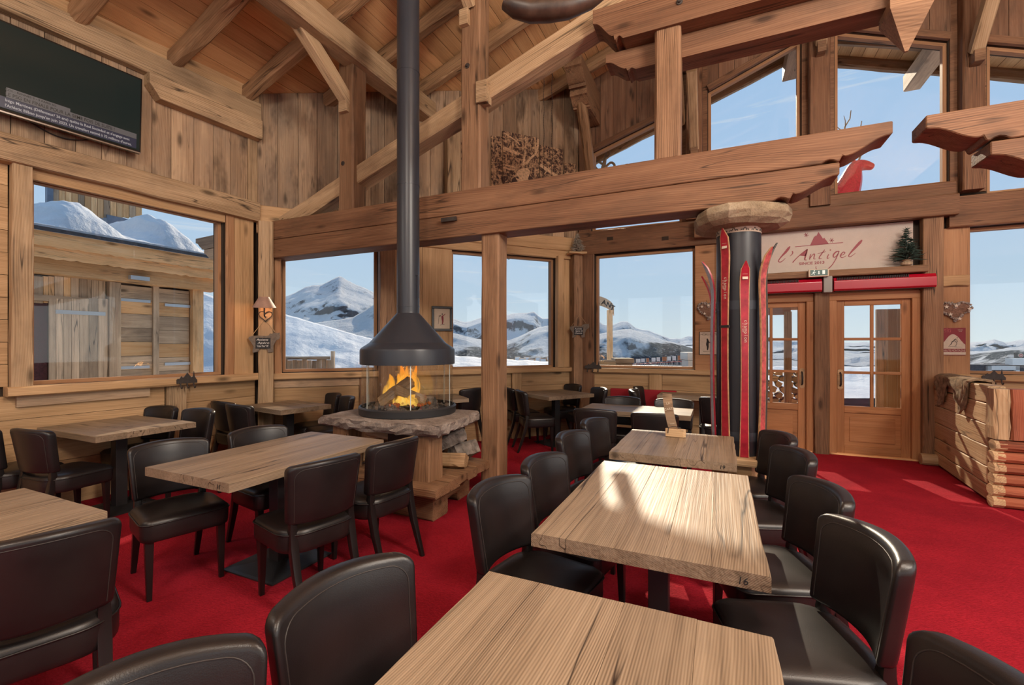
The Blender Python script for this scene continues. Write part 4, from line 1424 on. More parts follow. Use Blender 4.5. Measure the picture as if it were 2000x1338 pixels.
put_log('burning_log', 'thick split log leaning up to the right inside the glass fire drum', 0.36, 0.072, 1, (FX - 0.07, FY - 0.10, ZT + 0.175), (0.4, -0.62, YAW), M['firewood'], 'burning logs')
put_log('burning_log', 'split log leaning down to the right inside the glass fire drum', 0.30, 0.055, 2, (FX + 0.12, FY - 0.11, ZT + 0.155), (0.9, 0.40, YAW + 0.2), M['firewood'], 'burning logs')
put_log('burning_log', 'charred log lying low at the back of the fire drum', 0.40, 0.055, 3, (FX + 0.02, FY + 0.10, ZT + 0.07), (0.2, 0.0, 0.2), M['ash'], 'burning logs')
m = MB()
for i in range(170):
    a, r = rr.uniform(0, 6.283), 0.40 * math.sqrt(rr.random())
    s = rr.uniform(0.012, 0.034)
    m.ball((r * math.cos(a), r * math.sin(a), 0.045 * max(0, 1 - r / 0.4) + s * 0.4), (s * rr.uniform(0.7, 1.6), s, s * 0.7), 6, 4)
tag(m.build('ash_bed', M['ash'], None, Matrix.Translation((FX, FY, ZT + 0.001))), 'bed of grey ash and charcoal in the round fire tray', 'ash', kind='stuff')
m = MB()
for i in range(46):
    a, r = rr.uniform(0, 6.283), 0.20 * math.sqrt(rr.random())
    s = rr.uniform(0.008, 0.018)
    m.ball((r * math.cos(a) + 0.06, r * math.sin(a) - 0.08, 0.045 + s), (s * 1.3, s, s), 6, 4)
tag(m.build('embers', M['ember'], None, Matrix.Translation((FX, FY, ZT + 0.001))), 'glowing orange embers under the burning logs', 'embers', kind='stuff')
fl = tag(empty('flames', (FX, FY, ZT + 0.05)), 'orange and yellow flames rising behind the leaning logs', 'flames', kind='stuff')
for i in range(16):
    q = random.Random(40 + i)
    cx, cy = q.gauss(-0.06, 0.085), q.uniform(-0.02, 0.12)
    if i > 11: cx, cy = q.gauss(0.06, 0.07), q.uniform(-0.17, -0.10)
    h = q.uniform(0.24, 0.40) if i <= 11 else q.uniform(0.06, 0.12)
    w = q.uniform(0.030, 0.058)
    ph = q.uniform(0, 6)
    pts, rs = [], []
    for j in range(9):
        t = j / 8
        pts.append((cx + 0.035 * math.sin(ph + 5 * t) * t, cy + 0.02 * math.cos(ph + 4 * t) * t, h * t))
        rs.append(max(0.002, w * (math.sin(math.pi * min(1.0, 0.22 + 0.78 * t)) ** 0.8)))
    m = MB(); m.tube(pts, rs, 9)
    soft(m.build('flame_tongue', M['flame'], fl), 80)
_fl = bpy.data.lights.new('fire_light', 'POINT')
_fl.energy, _fl.color, _fl.shadow_soft_size = 9, (1.0, 0.45, 0.14), 0.10
_fo = bpy.data.objects.new('fire_light', _fl)
COL.objects.link(_fo); _fo.location = (FX, FY, ZT + 0.25)

# firewood on the hearth shelf
for i, (dx, dy, dz_, L_, r, rot, mt, lb) in enumerate((
    (0.44, 0.02, 0.42, 0.36, 0.080, (0.3, 0.0, 0.25), 'firewood', 'dark split log lying on the hearth shelf, lowest of the firewood'),
    (0.42, 0.06, 0.575, 0.34, 0.085, (2.6, -0.42, 0.45), 'bark', 'bark-covered log leaning on the pile in the hearth shelf'),
    (0.50, 0.24, 0.45, 0.30, 0.095, (1.9, 0.0, 1.3), 'bark', 'grey barked log at the back of the hearth shelf beside the post'),
    (-0.30, -0.02, 0.44, 0.45, 0.09, (0.4, 0.0, 1.1), 'firewood', 'split log in the left bay of the hearth shelf'),
    (-0.28, 0.02, 0.60, 0.44, 0.06, (0.4, 0.1, 0.15), 'weather', 'pale weathered log lying high in the left bay of the hearth'),
    (0.0, 0.30, 0.44, 0.5, 0.09, (0.9, 0.0, 0.0), 'firewood', 'split log at the rear of the hearth shelf'))):
    put_log('firewood_log', lb, L_, r, 60 + i, (FX + dx, FY + dy, dz_), rot, M[mt], 'firewood on the hearth shelf')

# ------------------------------------------------------------------ ski column
CX, CY = 0.145, 4.24
colm = tag(empty('ski_column', (CX, CY, 0)), 'dark wrapped round column with stone capital and wooden plinth, hung with skis', 'column')
m = MB(); m.lathe([(0.168, 0.60), (0.168, 2.455)], 48)
soft(m.build('shaft', M['wrap'], colm), 40)
m = MB(); m.lathe([(0.1695, 0), (0.1695, 0.07)], 48)
for z in (1.78, 0.72): soft(m.build('tape_band', M['hood'], colm, Matrix.Translation((0, 0, z))), 40)
m = MB(); m.lathe([(0.1705, 2.40), (0.1705, 2.452)], 48)
frz = soft(m.build('frieze_band', M['frieze'], colm), 40)
for i in range(26):
    a = math.radians(180 + i * 360 / 26)
    sgn = 1 if i % 2 else -1
    m = MB()
    m.prism([(-0.010, 0.012), (0.008, 0.012), (0.013, 0.022), (0.017, 0.030), (0.019, 0.024), (0.012, 0.008), (0.009, 0.0), (0.007, 0.0), (0.006, 0.007), (-0.006, 0.006), (-0.008, 0.0), (-0.011, 0.0)], 0, 0.001)
    e = Vector((-math.sin(a), math.cos(a), 0)) * sgn
    nrm = Vector((math.cos(a), math.sin(a), 0))
    m.build('deer_motif', M['ink'], frz, frame((0.1706 * nrm.x, 0.1706 * nrm.y, 2.408), e, UP, nrm))
q = random.Random(8)
poly = []
for i in range(14):
    a = 2 * math.pi * i / 14
    r = 0.37 * (1 + 0.06 * math.sin(3 * a + 1)) * q.uniform(0.96, 1.05)
    poly.append((r * 1.0 * math.cos(a), r * 0.92 * math.sin(a)))
m = MB()
rings = []
for k_, z in ((0.50, 2.44), (0.78, 2.45), (0.93, 2.485), (1.0, 2.53), (0.985, 2.575), (0.93, 2.598)):
    rings.append([(x * k_ + q.uniform(-0.012, 0.012), y * k_ + q.uniform(-0.012, 0.012), z + q.uniform(-0.006, 0.006) if z < 2.59 else z) for x, y in poly])
m.rings(rings)
m.build('stone_capital', M['capstone'], colm, bevel=0.004, segs=1)
oct_ = lambda r, z: [(r * math.cos(math.pi / 8 + math.pi / 4 * i), r * math.sin(math.pi / 8 + math.pi / 4 * i), z) for i in range(8)]
m = MB(); m.rings([oct_(0.285, 0.545), oct_(0.29, 0.56), oct_(0.29, 0.59), oct_(0.28, 0.60)])
m.build('plinth_top', M['log'], colm)
m = MB(); m.rings([oct_(0.22, 0.0), oct_(0.22, 0.546)])
m.build('plinth', M['pine'], colm)


def ski(label, ang, top_z, mat, edge, turn=0.0, wid=0.072, tipl=0.16, bend=0.10, txt=None, emblem=None, r0=0.185, dz0=0.602, lean=0.0, worn=False):
    """a ski standing on the plinth against the column; ang: bearing round the column, 0 = towards the camera side (-Y)"""
    root = empty('ski', (CX + r0 * math.sin(ang), CY - r0 * math.cos(ang), dz0), ang + turn)
    tag(root, label, 'ski', 'skis tied round the column')
    H = top_z - dz0
    n = 26

    def sec(i, wk, t0, t1):
        t = i / n
        z = H * t
        ww = wid * (1.0 - 0.22 * math.sin(math.pi * min(1, t * 1.15)))
        s = (z - (H - tipl - 0.12)) / (tipl + 0.12)
        b = bend * max(0.0, s) ** 2.2
        tp = (z - (H - 0.12)) / 0.12
        if tp > 0: ww *= max(0.12, math.sqrt(max(0.0, 1 - tp ** 2.4)))
        b += lean * t + 0.02 * math.sin(math.pi * t)
        return [(-ww / 2 * wk, -b - t0, z), (ww / 2 * wk, -b - t0, z), (ww / 2 * wk, -b - t1, z), (-ww / 2 * wk, -b - t1, z)]
    m_ = MB(); m_.rings([sec(i, 1.0, 0.0, 0.013) for i in range(n + 1)])
    body = soft(m_.build('ski_core', edge, root), 30)
    m_ = MB(); m_.rings([sec(i, 0.84, 0.0128, 0.0145) for i in range(n + 1)])
    deck = soft(m_.build('top_sheet', mat, root), 30)
    if txt:
        t_, zz, sz = txt
        for word, x_, sz_, pitch, z_ in ((t_, -0.004, sz, sz * 0.64, zz), ('slalom', -0.018, sz * 0.5, sz * 0.32, zz - 0.02)):
            for i_, ch_ in enumerate(word):
                zc = z_ - i_ * pitch * (1.0 if ch_ not in 'm' else 1.0)
                b = lean * zc / H + 0.02 * math.sin(math.pi * zc / H)
                text('ski_lettering', ch_, sz_, frame((x_, -b - 0.0150, zc), (0, 0, -1), (1, 0, 0), (0, -1, 0)), M['cream2'], deck, align='CENTER', ext=0.0008)
    if emblem:
        m_ = MB()
        zz = H - emblem
        s = (zz - (H - tipl - 0.12)) / (tipl + 0.12)
        b = bend * max(0.0, s) ** 2.2 + lean + 0.004
        m_.prism([(-0.018, 0), (0.018, 0), (0, 0.038)], 0, 0.004)
        m_.build('emblem', M['cream2'], deck, frame((0, -b - 0.012, zz), (1, 0, 0), (0, 0.15, 1), (0, -1, 0.15)))
        m_ = MB(); m_.span((-0.02, -0.04, 0), (0.02, -0.02, 0.003))
        m_.build('emblem', M['cream2'], deck, frame((0, -b - 0.010, zz), (1, 0, 0), (0, 0.12, 1), (0, -1, 0.12)))
    if worn:
        m_ = MB(); m_.box((0, 0, 0), (wid * 1.02, 0.022, 0.02))
        m_.build('strap', M['ink'], root, Matrix.Translation((0, -0.026, 1.04)))
    return root


va = math.atan2(-CX, CY)      # bearing of the camera seen from the column, measured round from -Y
ski('tall red ski on the front of the column, lettered, tied with a black strap', -va - math.radians(32), 2.43, M['red_ski'], M['ski_edge'], txt=('champion', 1.43, 0.036), bend=0.05, worn=True, emblem=0.12)
ski('shorter red ski on the front of the column with a pale emblem near its tip', -va + math.radians(8), 2.15, M['red_ski'], M['ski_edge'], txt=('champion', 1.08, 0.036), bend=0.06, emblem=0.10)
ski('worn red ski on the right side of the column, its tip curling outwards', -va + math.radians(52), 2.26, M['red_worn'], M['ski_edge'], bend=0.09, tipl=0.2, wid=0.08)
ski('dark ski behind the worn red one, only its upturned tip in view', -va + math.radians(100), 2.33, M['ski_grey'], M['iron'], bend=0.10, tipl=0.2)
ski('pale blue-grey ski seen edge-on at the left side of the column', -va - math.radians(72), 2.19, M['ski_grey'], M['red_ski'], bend=0.10, tipl=0.2)
ski('short pale ski behind the blue-grey one at the left of the column', -va - math.radians(104), 2.09, M['ski_grey'], M['red_ski'], bend=0.10, tipl=0.2)
# ------------------------------------------------------------------ doors
def make_door(num, x0, x1, handle_side):
    """casing, leaf of stiles and rails, six panes, lower panel, pull handle"""
    root = tag(empty('door_%d' % num, (x0, 7.5, 0)), kind='structure')
    W = x1 - x0
    yb = -0.02

    def bar(name, a, b, y0, y1, mat, par=root, vertical=True):
        m_ = MB()
        if vertical:
            m_.span((0, 0, 0), (b[1] - a[1], b[0] - a[0], y1 - y0))
            fr = frame((b[0], y1, a[1]), UP, (-1, 0, 0), (0, -1, 0))
            m_ = MB(); m_.span((0, 0, 0), (b[1] - a[1], b[0] - a[0], y1 - y0))
        else:
            m_.span((0, 0, 0), (b[0] - a[0], b[1] - a[1], y1 - y0))
            fr = frame((a[0], y1, a[1]), (1, 0, 0), UP, (0, -1, 0))
        return m_.build(name, mat, par, fr, bevel=0.004, segs=1)
    D = M['door']
    bar('casing', (0, 0), (0.085, 2.09), -0.05, 0.08, D)
    bar('casing', (W - 0.085, 0), (W, 2.09), -0.05, 0.08, D)
    bar('casing', (0, 2.09), (W, 2.19), -0.05, 0.08, D, vertical=False)
    a, b = 0.085, W - 0.085
    st = 0.095
    leaf = bar('stile', (a, 0.01), (a + st, 2.09), 0.0, 0.05, D)
    bar('stile', (b - st, 0.01), (b, 2.09), 0.0, 0.05, D)
    for z0, z1 in ((0.01, 0.12), (0.57, 0.66), (2.02, 2.09)):
        bar('rail', (a + st, z0), (b - st, z1), 0.0, 0.05, D, vertical=False)
    gz0, gz1 = 0.66, 2.02
    mid = (a + b) / 2
    bar('muntin', (mid - 0.018, gz0), (mid + 0.018, gz1), 0.005, 0.045, D)
    hz = [gz0 + (gz1 - gz0) * k / 3 for k in range(4)]
    for k in (1, 2):
        bar('muntin', (a + st, hz[k] - 0.018), (mid - 0.018, hz[k] + 0.018), 0.005, 0.045, D, vertical=False)
        bar('muntin', (mid + 0.018, hz[k] - 0.018), (b - st, hz[k] + 0.018), 0.005, 0.045, D, vertical=False)
    for k in range(3):
        for p, q in ((a + st, mid - 0.018), (mid + 0.018, b - st)):
            m_ = MB(); m_.span((p, 0.022, hz[k] + (0.018 if k else 0)), (q, 0.028, hz[k + 1] - (0.018 if k < 2 else 0)))
            m_.build('pane', M['glass'], root)
    m_ = MB(); m_.span((0, 0, 0), (b - a - 2 * st, 0.45, 0.02))
    m_.build('lower_panel', D, root, frame((a + st, 0.04, 0.12), (1, 0, 0), UP, (0, -1, 0)))
    m_ = MB(); m_.span((0, 0, 0), (b - a - 2 * st - 0.12, 0.33, 0.012))
    m_.build('raised_field', D, root, frame((a + st + 0.06, 0.02, 0.18), (1, 0, 0), UP, (0, -1, 0)), bevel=0.008)
    hx = b - st / 2 if handle_side > 0 else a + st / 2
    m_ = MB()
    pts = [(hx + 0.032 * math.cos(t) * 1.0, 0, 1.02 + 0.03 * math.sin(t) + (0.11 if math.sin(t) > 0 else -0.11)) for t in [2 * math.pi * i / 20 for i in range(20)]]
    m_.prism([(p[0], p[2]) for p in pts], 0, 0.012)
    plate = m_.build('handle_plate', M['log'], root, frame((0, 0.001, 0), (1, 0, 0), UP, (0, -1, 0)), bevel=0.003)
    m_ = MB(); m_.tube([(hx, -0.01, 0.93), (hx, -0.05, 0.95), (hx, -0.058, 1.02), (hx, -0.05, 1.09), (hx, -0.01, 1.11)], [0.010, 0.011, 0.012, 0.011, 0.010], 8)
    soft(m_.build('handle_bar', M['iron'], root), 60)
    m_ = MB(); m_.span((0.02, -0.06, 0.001), (W - 0.02, 0.08, 0.02)); m_.build('threshold', M['weather_warm'], root)
    return root


make_door(1, 0.17, 1.185, 1)
make_door(2, 1.364, 2.337, -1)

# ------------------------------------------------------------------ television
off = 0.16
WT = Wall((WL.O + WL.n * off).xy, (WL.O + WL.n * off + WL.e * 8).xy)
s1, zb = WT.hit(275, 301)
_, zt_ = WT.hit(278, 158)
tvw, tvh = 1.34, zt_ - zb
tvr = WT.frame(s1 - tvw, zb) @ Matrix.Rotation(math.radians(3), 4, 'X')
tv = tag(link('television', None, None, tvr), 'flat black wall television showing a grey news banner', 'television')
m = MB(); m.span((0, 0, -0.05), (tvw, tvh, 0.0)); m.build('housing', M['tv_black'], tv, bevel=0.006)
m = MB(); m.span((0.014, 0.03, 0.0), (tvw - 0.014, tvh - 0.014, 0.0015)); scr = m.build('screen', M['tv_screen'], tv)
m = MB(); m.span((0.0, 0.0, 0.0), (tvw, 0.012, 0.004)); m.build('chrome_trim', M['chrome'], tv)
m = MB(); m.span((0.30, 0.2, -0.14), (1.0, 0.6, -0.05)); m.build('wall_bracket', M['steel'], tv)
for (x0, x1, y0, y1, mt) in ((0.40, tvw - 0.04, 0.135, 0.185, 'tv_grey'), (0.40, 0.80, 0.185, 0.215, 'tv_grey'), (0.02, tvw - 0.04, 0.04, 0.133, 'tv_navy')):
    m = MB(); m.span((x0, y0, 0.0015), (x1, y1, 0.0022)); m.build('banner', M[mt], scr)
FITS = []
tx0, tx1 = WT.hit(9, 230)[0] - (s1 - tvw), WT.hit(256, 285)[0] - (s1 - tvw)
tk = (tx1 - tx0) / 1.0
for body, x, y, sz, fit, mt in (
        ('CDL : RENNES 2 - 3 PARIS SG', tx0, 0.190, 0.022, 0.36 * tk, 'tv_ink'),
        ('LE PSG EN FINALE POUR LA 5EME FOIS DE SUITE !', tx0, 0.146, 0.042, 0.84 * tk, 'tv_ink'),
        ('Inigo Martinez (Défenseur/ 26 ans) quitte la Real Sociedad et s\'engage avec', tx0, 0.098, 0.033, 0.98 * tk, 'tv_text'),
        ('l\'Athletic Bilbao jusqu\'en juin 2023. Un transfert estimé à 32 millions d\'euros.', tx0, 0.055, 0.033, 1.0 * tk, 'tv_text'),
        ('12', tx0 - 0.08, 0.150, 0.04, 0.04, 'tv_text'), ('20', tx0 - 0.08, 0.065, 0.04, 0.04, 'tv_text')):
    o = text('banner_text', body, sz, Matrix.Translation((x, y, 0.0026)), M[mt], scr, ext=0.0003, bold=0.0004)
    FITS.append((o, fit))
m = MB(); m.tube([WL.at(LS + 3.9 + 0.55 * t, 3.52 - 0.10 * math.sin(math.pi * t) - 0.02 * (1 - t), 0.02) for t in [i / 12 for i in range(13)]], 0.005, 6)
tag(m.build('power_cable', M['ink']), 'thin dark cable sagging on the planks below the television', 'cable')

# ------------------------------------------------------------------ flat drawing helpers
def ribbon(pts):
    """pts: (x, y, width) in a plane -> polygon outline quads"""
    n = len(pts)
    l, r = [], []
    for i in range(n):
        a, b = Vector(pts[max(0, i - 1)][:2]), Vector(pts[min(n - 1, i + 1)][:2])
        d = (b - a).normalized()
        nn = Vector((-d.y, d.x)) * pts[i][2] / 2
        p = Vector(pts[i][:2])
        l.append(p + nn); r.append(p - nn)
    return l, r


def smooth_pts(pts, k=4):
    out = []
    n = len(pts)
    for i in range(n - 1):
        p0, p1, p2, p3 = (Vector(pts[max(0, i - 1)]), Vector(pts[i]), Vector(pts[i + 1]), Vector(pts[min(n - 1, i + 2)]))
        for j in range(k):
            t = j / k
            out.append(tuple(0.5 * ((2 * p1) + (p2 - p0) * t + (2 * p0 - 5 * p1 + 4 * p2 - p3) * t * t + (3 * p1 - p0 - 3 * p2 + p3) * t ** 3)))
    out.append(tuple(pts[-1]))
    return out


def draw(mb, strokes=(), polys=(), conv=None, th=0.002, smooth=True):
    """adds strokes and polygons, mapped by conv to (s, z), as thin raised shapes"""
    for st in strokes:
        if smooth and len(st) > 2: st = smooth_pts(st)
        l, r = ribbon(st)
        L2, R2 = [conv(*p) for p in l], [conv(*p) for p in r]
        n = len(L2)
        vs = [(p[0], p[1], 0) for p in L2] + [(p[0], p[1], 0) for p in R2] + [(p[0], p[1], th) for p in L2] + [(p[0], p[1], th) for p in R2]
        fs = []
        for i in range(n - 1):
            fs += [(2 * n + i, 2 * n + i + 1, 3 * n + i + 1, 3 * n + i), (i, i + 1, 2 * n + i + 1, 2 * n + i), (n + i, n + i + 1, 3 * n + i + 1, 3 * n + i)]
        fs += [(0, n, 3 * n, 2 * n), (n - 1, 2 * n - 1, 4 * n - 1, 3 * n - 1)]
        mb.add(vs, fs)
    for pl in polys:
        mb.prism([conv(*p) for p in pl], 0, th)


def wconv(wall, ox, oy, sc):
    return lambda x, y: wall.hit(ox + x / sc, oy + y / sc)


# ------------------------------------------------------------------ the sign over the doors
sg = tag(empty('sign_board', WG.at(0.2, 2.49, 0.0)), 'pale leatherette sign board with a crimson mountain logo above the doors', 'sign')
base = Matrix.Translation(sg.location).inverted()
m = MB(); m.span((0.19, 2.49, 0.0), (2.27, 3.085, 0.02))
m.build('panel', M['signboard'], sg, base @ WG.frame(0, 0, 0.0))
WS = Wall((0, 7.48), (1, 7.48))
cv = wconv(WS, 1480, 420, 5.556)
fs_ = base @ WG.frame(0, 0, 0.0205)
LET = {
    'letter_l': [[(350, 340, 8), (332, 365, 26), (300, 405, 24), (262, 445, 15), (234, 480, 11), (225, 500, 10), (240, 512, 9), (270, 498, 7), (300, 468, 4)]],
    'apostrophe': [[(372, 393, 10), (380, 408, 12), (370, 428, 8), (350, 447, 4)]],
    'letter_a': [[(378, 517, 10), (392, 500, 10), (430, 460, 9), (480, 415, 9), (540, 370, 9)], [(540, 370, 9), (530, 410, 14), (515, 455, 16), (510, 485, 12), (532, 488, 5)]],
    'letter_n': [[(577, 423, 7), (566, 455, 11), (562, 485, 9)], [(565, 472, 6), (598, 430, 8), (616, 425, 10), (611, 455, 11), (608, 475, 9), (628, 476, 4)]],
    'letter_t': [[(727, 376, 7), (700, 412, 10), (670, 455, 11), (668, 475, 9), (694, 468, 4)], [(650, 420, 5), (690, 410, 7), (737, 397, 5)]],
    'letter_i': [[(770, 425, 8), (756, 455, 11), (755, 472, 8), (777, 463, 4)], [(781, 383, 9), (788, 380, 12), (794, 378, 8)]],
    'letter_g': [[(884, 392, 8), (850, 400, 13), (822, 430, 15), (822, 455, 12), (842, 455, 8), (872, 420, 7)], [(884, 392, 9), (864, 440, 11), (840, 490, 9), (800, 550, 9), (750, 590, 11), (690, 606, 12), (647, 597, 9), (631, 575, 7), (632, 558, 8)]],
    'letter_e': [[(900, 442, 5), (935, 425, 8), (945, 407, 9), (925, 404, 10), (902, 430, 13), (899, 452, 11), (920, 462, 8), (962, 440, 4)]],
    'letter_l.001': [[(1132, 270, 9), (1112, 295, 28), (1070, 340, 27), (1020, 395, 18), (992, 430, 12), (986, 448, 9), (1010, 450, 7), (1062, 413, 4)]],
}
for nm, st in LET.items():
    m = MB(); draw(m, st, [[(455, 440), (540, 370), (519, 447)]] if nm == 'letter_a' else (), cv)
    m.build(nm.split('.')[0], M['red_ink'], sg, fs_)
m = MB(); draw(m, [], [[(568, 328), (610, 240), (630, 222), (636, 228), (658, 184), (690, 230), (706, 256), (722, 248), (770, 312)]], cv); m.build('mountain_logo', M['red_ink'], sg, fs_)
m = MB(); draw(m, [[(405, 345, 6), (925, 299, 7)]], (), cv); m.build('logo_line', M['red_ink'], sg, fs_)
for cx_, cy_ in ((525, 217), (801, 275)):
    m = MB()
    draw(m, [[(cx_ + 26 * math.cos(a), cy_ + 26 * math.sin(a), 6), (cx_ - 26 * math.cos(a), cy_ - 26 * math.sin(a), 6)] for a in (0.1, 1.15, 2.2)], (), cv)
    m.build('snowflake', M['red_ink'], sg, fs_)
s0, z0 = cv(448, 543); s2, _ = cv(722, 527)
o = text('since_text', 'SINCE 2013', 0.05, base @ WG.frame(s0, z0, 0.021), M['red_ink'], sg, ext=0.001, bold=0.0012)
FITS.append((o, s2 - s0))

# red air curtains, sensor and emergency light
for i, (x0, x1, lb) in enumerate(((0.22, 1.255, 'glossy red air-curtain heater over the left door'), (1.385, 2.44, 'glossy red air-curtain heater over the right door'))):
    r = tag(empty('air_curtain', (x0, 7.5, 2.205)), lb, 'heater', 'red air curtains')
    m = MB(); m.prism([(0.0, 0.0), (0.20, 0.0), (0.225, 0.02), (0.225, 0.13), (0.19, 0.175), (0.0, 0.175)], 0, x1 - x0)
    m.build('housing', M['red_gloss'], r, frame((0, 0, 0), (0, -1, 0), UP, (-1, 0, 0)) @ Matrix.Translation((0, 0, -(x1 - x0))), bevel=0.005)
    m = MB()
    nsl = 42
    for k in range(nsl):
        xx = 0.04 + (x1 - x0 - 0.3) * k / nsl
        m.box((xx, -0.2085, 0.1545), (0.011, 0.03, 0.036))
    m.build('grille', M['ink'], r)
    m = MB(); m.span((0.02, -0.20, -0.004), (x1 - x0 - 0.02, -0.12, 0.001)); m.build('outlet', M['ink'], r)
m = MB(); m.span((-0.045, -0.22, 0), (0.055, 0, 0.22))
tag(m.build('door_sensor', M['grey_plastic'], None, Matrix.Translation((1.315, 7.5, 2.19)), bevel=0.01), 'grey-brown sensor box between the two red air curtains', 'sensor')
ex = tag(empty('exit_light', (1.20, 7.24, 2.40)), 'small emergency exit light with a running figure above the door sensor', 'exit sign')
m = MB(); m.span((-0.11, -0.02, 0), (0.12, 0.03, 0.10)); m.build('case', M['cream'], ex, bevel=0.005)
m = MB(); m.span((-0.09, -0.023, 0.015), (0.105, -0.0195, 0.09)); fc = m.build('face', M['exit_green'], ex)
m = MB()
idc = lambda x, y: (x, y)
draw(m, [[(-0.055, 0.05, 0.012), (-0.048, 0.066, 0.012)], [(-0.056, 0.05, 0.007), (-0.068, 0.035, 0.006), (-0.08, 0.032, 0.005)], [(-0.053, 0.05, 0.007), (-0.044, 0.036, 0.006), (-0.047, 0.022, 0.005)], [(-0.05, 0.064, 0.005), (-0.036, 0.055, 0.005), (-0.028, 0.060, 0.004)], [(-0.05, 0.064, 0.005), (-0.066, 0.058, 0.004)]],
     [[(-0.045 + 0.007 * math.cos(t), 0.079 + 0.007 * math.sin(t)) for t in [i * 0.785 for i in range(8)]], [(0.0, 0.075), (0.012, 0.075), (0.012, 0.045), (0.02, 0.045), (0.006, 0.028), (-0.008, 0.045), (0.0, 0.045)], [(0.045, 0.03), (0.075, 0.03), (0.075, 0.08), (0.045, 0.08)]], idc, 0.002, False)
m.build('pictogram', M['exit_white'], fc, frame((0, -0.023, 0), (1, 0, 0), UP, (0, -1, 0)))


# ------------------------------------------------------------------ little fir trees
def fir(name, label, loc, h, r, mat, potted=True, seed=1, dens=1.0):
    q = random.Random(seed)
    root = tag(empty(name, loc), label, 'fir tree')
    base_z = 0.05 * h / 0.45 if potted else 0.0
    m_ = MB(); m_.tube([(0, 0, 0), (0, 0, h * 0.95)], [0.012 * h / 0.45, 0.003], 6)
    m_.build('trunk', M['legs'] if potted else mat, root)
    m_ = MB()
    lv = int(15 * dens)
    for i in range(lv):
        t = i / (lv - 1)
        z = base_z + h * (0.08 + 0.90 * t)
        rad = r * (1 - t) ** 0.85 + 0.012
        nb = max(4, int(13 * (1 - t) + 3))
        for j in range(nb):
            a = q.uniform(0, 6.283)
            L_ = rad * q.uniform(0.7, 1.1)
            p0 = Vector((0, 0, z)); d = Vector((math.cos(a), math.sin(a), q.uniform(-0.15, 0.35)))
            tip = p0 + d * L_
            m_.tube([p0, p0.lerp(tip, 0.5) + Vector((0, 0, 0.01)), tip], [0.004, 0.012 * h / 0.45, 0.001], 4)
            for k_ in range(5):
                s = p0.lerp(tip, 0.3 + 0.16 * k_)
                dd = Vector((q.uniform(-1, 1), q.uniform(-1, 1), q.uniform(-0.3, 0.8))).normalized()
                e = s + (d * 0.6 + dd).normalized() * 0.055 * (h / 0.45)
                side = dd.cross(d).normalized() * 0.004 * h / 0.45
                k0 = len(m_.v)
                m_.add([s - side, s + side, e], [(0, 1, 2)])
    m_.build('branches', mat, root)
    if potted:
        m_ = MB(); m_.lathe([(0.035, 0), (0.06, 0.012), (0.062, 0.04), (0.03, 0.06), (0.05, 0.075)], 12)
        m_.build('burlap_bag', M['burlap'], root)
    return root


fir('potted_fir', 'small dark green potted fir on the ledge right of the sign', (2.16, 7.33, 2.492), 0.42, 0.16, M['pine_needle'], True, 2)
fir('potted_fir', 'small dark green potted fir on the ledge, almost hidden by the ski column', (0.42, 7.34, 2.492), 0.30, 0.14, M['pine_needle'], True, 3)
sh = beam('bracket_shelf', M['log'], (-2.27, 7.20, 2.995), (-2.02, 7.36, 2.995), 0.20, 0.03)
tag(sh, 'small pale wooden shelf on top of the corner post', 'shelf')
fir('wooden_fir', 'bleached decorative fir tree standing on the corner shelf', (-2.13, 7.27, 3.01), 0.30, 0.12, M['silver_fir'], False, 4, 1.3)


# ------------------------------------------------------------------ hearts, posters, hooks
def heart_pts(w, h, n=36):
    pts = []
    for i in range(n):
        t = 2 * math.pi * i / n
        x = 16 * math.sin(t) ** 3
        y = 13 * math.cos(t) - 5 * math.cos(2 * t) - 2 * math.cos(3 * t) - math.cos(4 * t)
        pts.append((x / 32 * w, (y + 17) / 29 * h - h))
    return pts


def heart(label, s, z, w, h):
    r = tag(empty('heart_wreath', WG.at(s, z, 0.05)), label, 'heart wreath', 'hanging hearts')
    pts = heart_pts(w, h)
    m_ = MB(); m_.prism([(x * 0.86, y * 0.86 - 0.01) for x, y in pts], -0.012, 0.012)
    m_.build('wicker_heart', M['heart'], r, frame((0, 0, 0), (1, 0, 0), UP, (0, -1, 0)), bevel=0.006)
    m_ = MB()
    q = random.Random(9)
    for x, y in pts:
        for k_ in range(3):
            m_.ball((x * 0.93 + q.uniform(-0.012, 0.012), q.uniform(-0.02, 0.012), y * 0.93 + q.uniform(-0.012, 0.012)), q.uniform(0.008, 0.017), 6, 4)
    m_.build('lichen_rim', M['heart_rim'], r)
    for a, b in ((0.0, -0.16), (-0.30, -0.22), (-0.18, -0.62), (0.10, -0.85), (0.40, -0.35)):
        st = []
        for i in range(10):
            rr_ = 0.026 if i % 2 == 0 else 0.010
            st.append((rr_ * math.sin(i * math.pi / 5), rr_ * math.cos(i * math.pi / 5)))
        m_ = MB(); m_.prism(st, 0, 0.005)
        m_.build('star', M['star'], r, frame((a * w, -0.03, b * h - 0.0), (1, 0, 0), UP, (0, -1, 0)))
    m_ = MB(); m_.tube([(-0.01, 0.0, -0.02), (-0.03, 0.03, 0.05), (-0.01, 0.0, -0.02)], 0.003, 5)
    m_.build('hanger', M['rope'], r)


s, z = WG.hit(1862, 592)
heart('lichen-rimmed wicker heart with stars right of the doors, above the ski poster', s, z, 0.31, 0.235)
s, z = WG.hit(1384, 592)
heart('lichen-rimmed wicker heart left of the ski column, half hidden by skis', s, z, 0.30, 0.26)

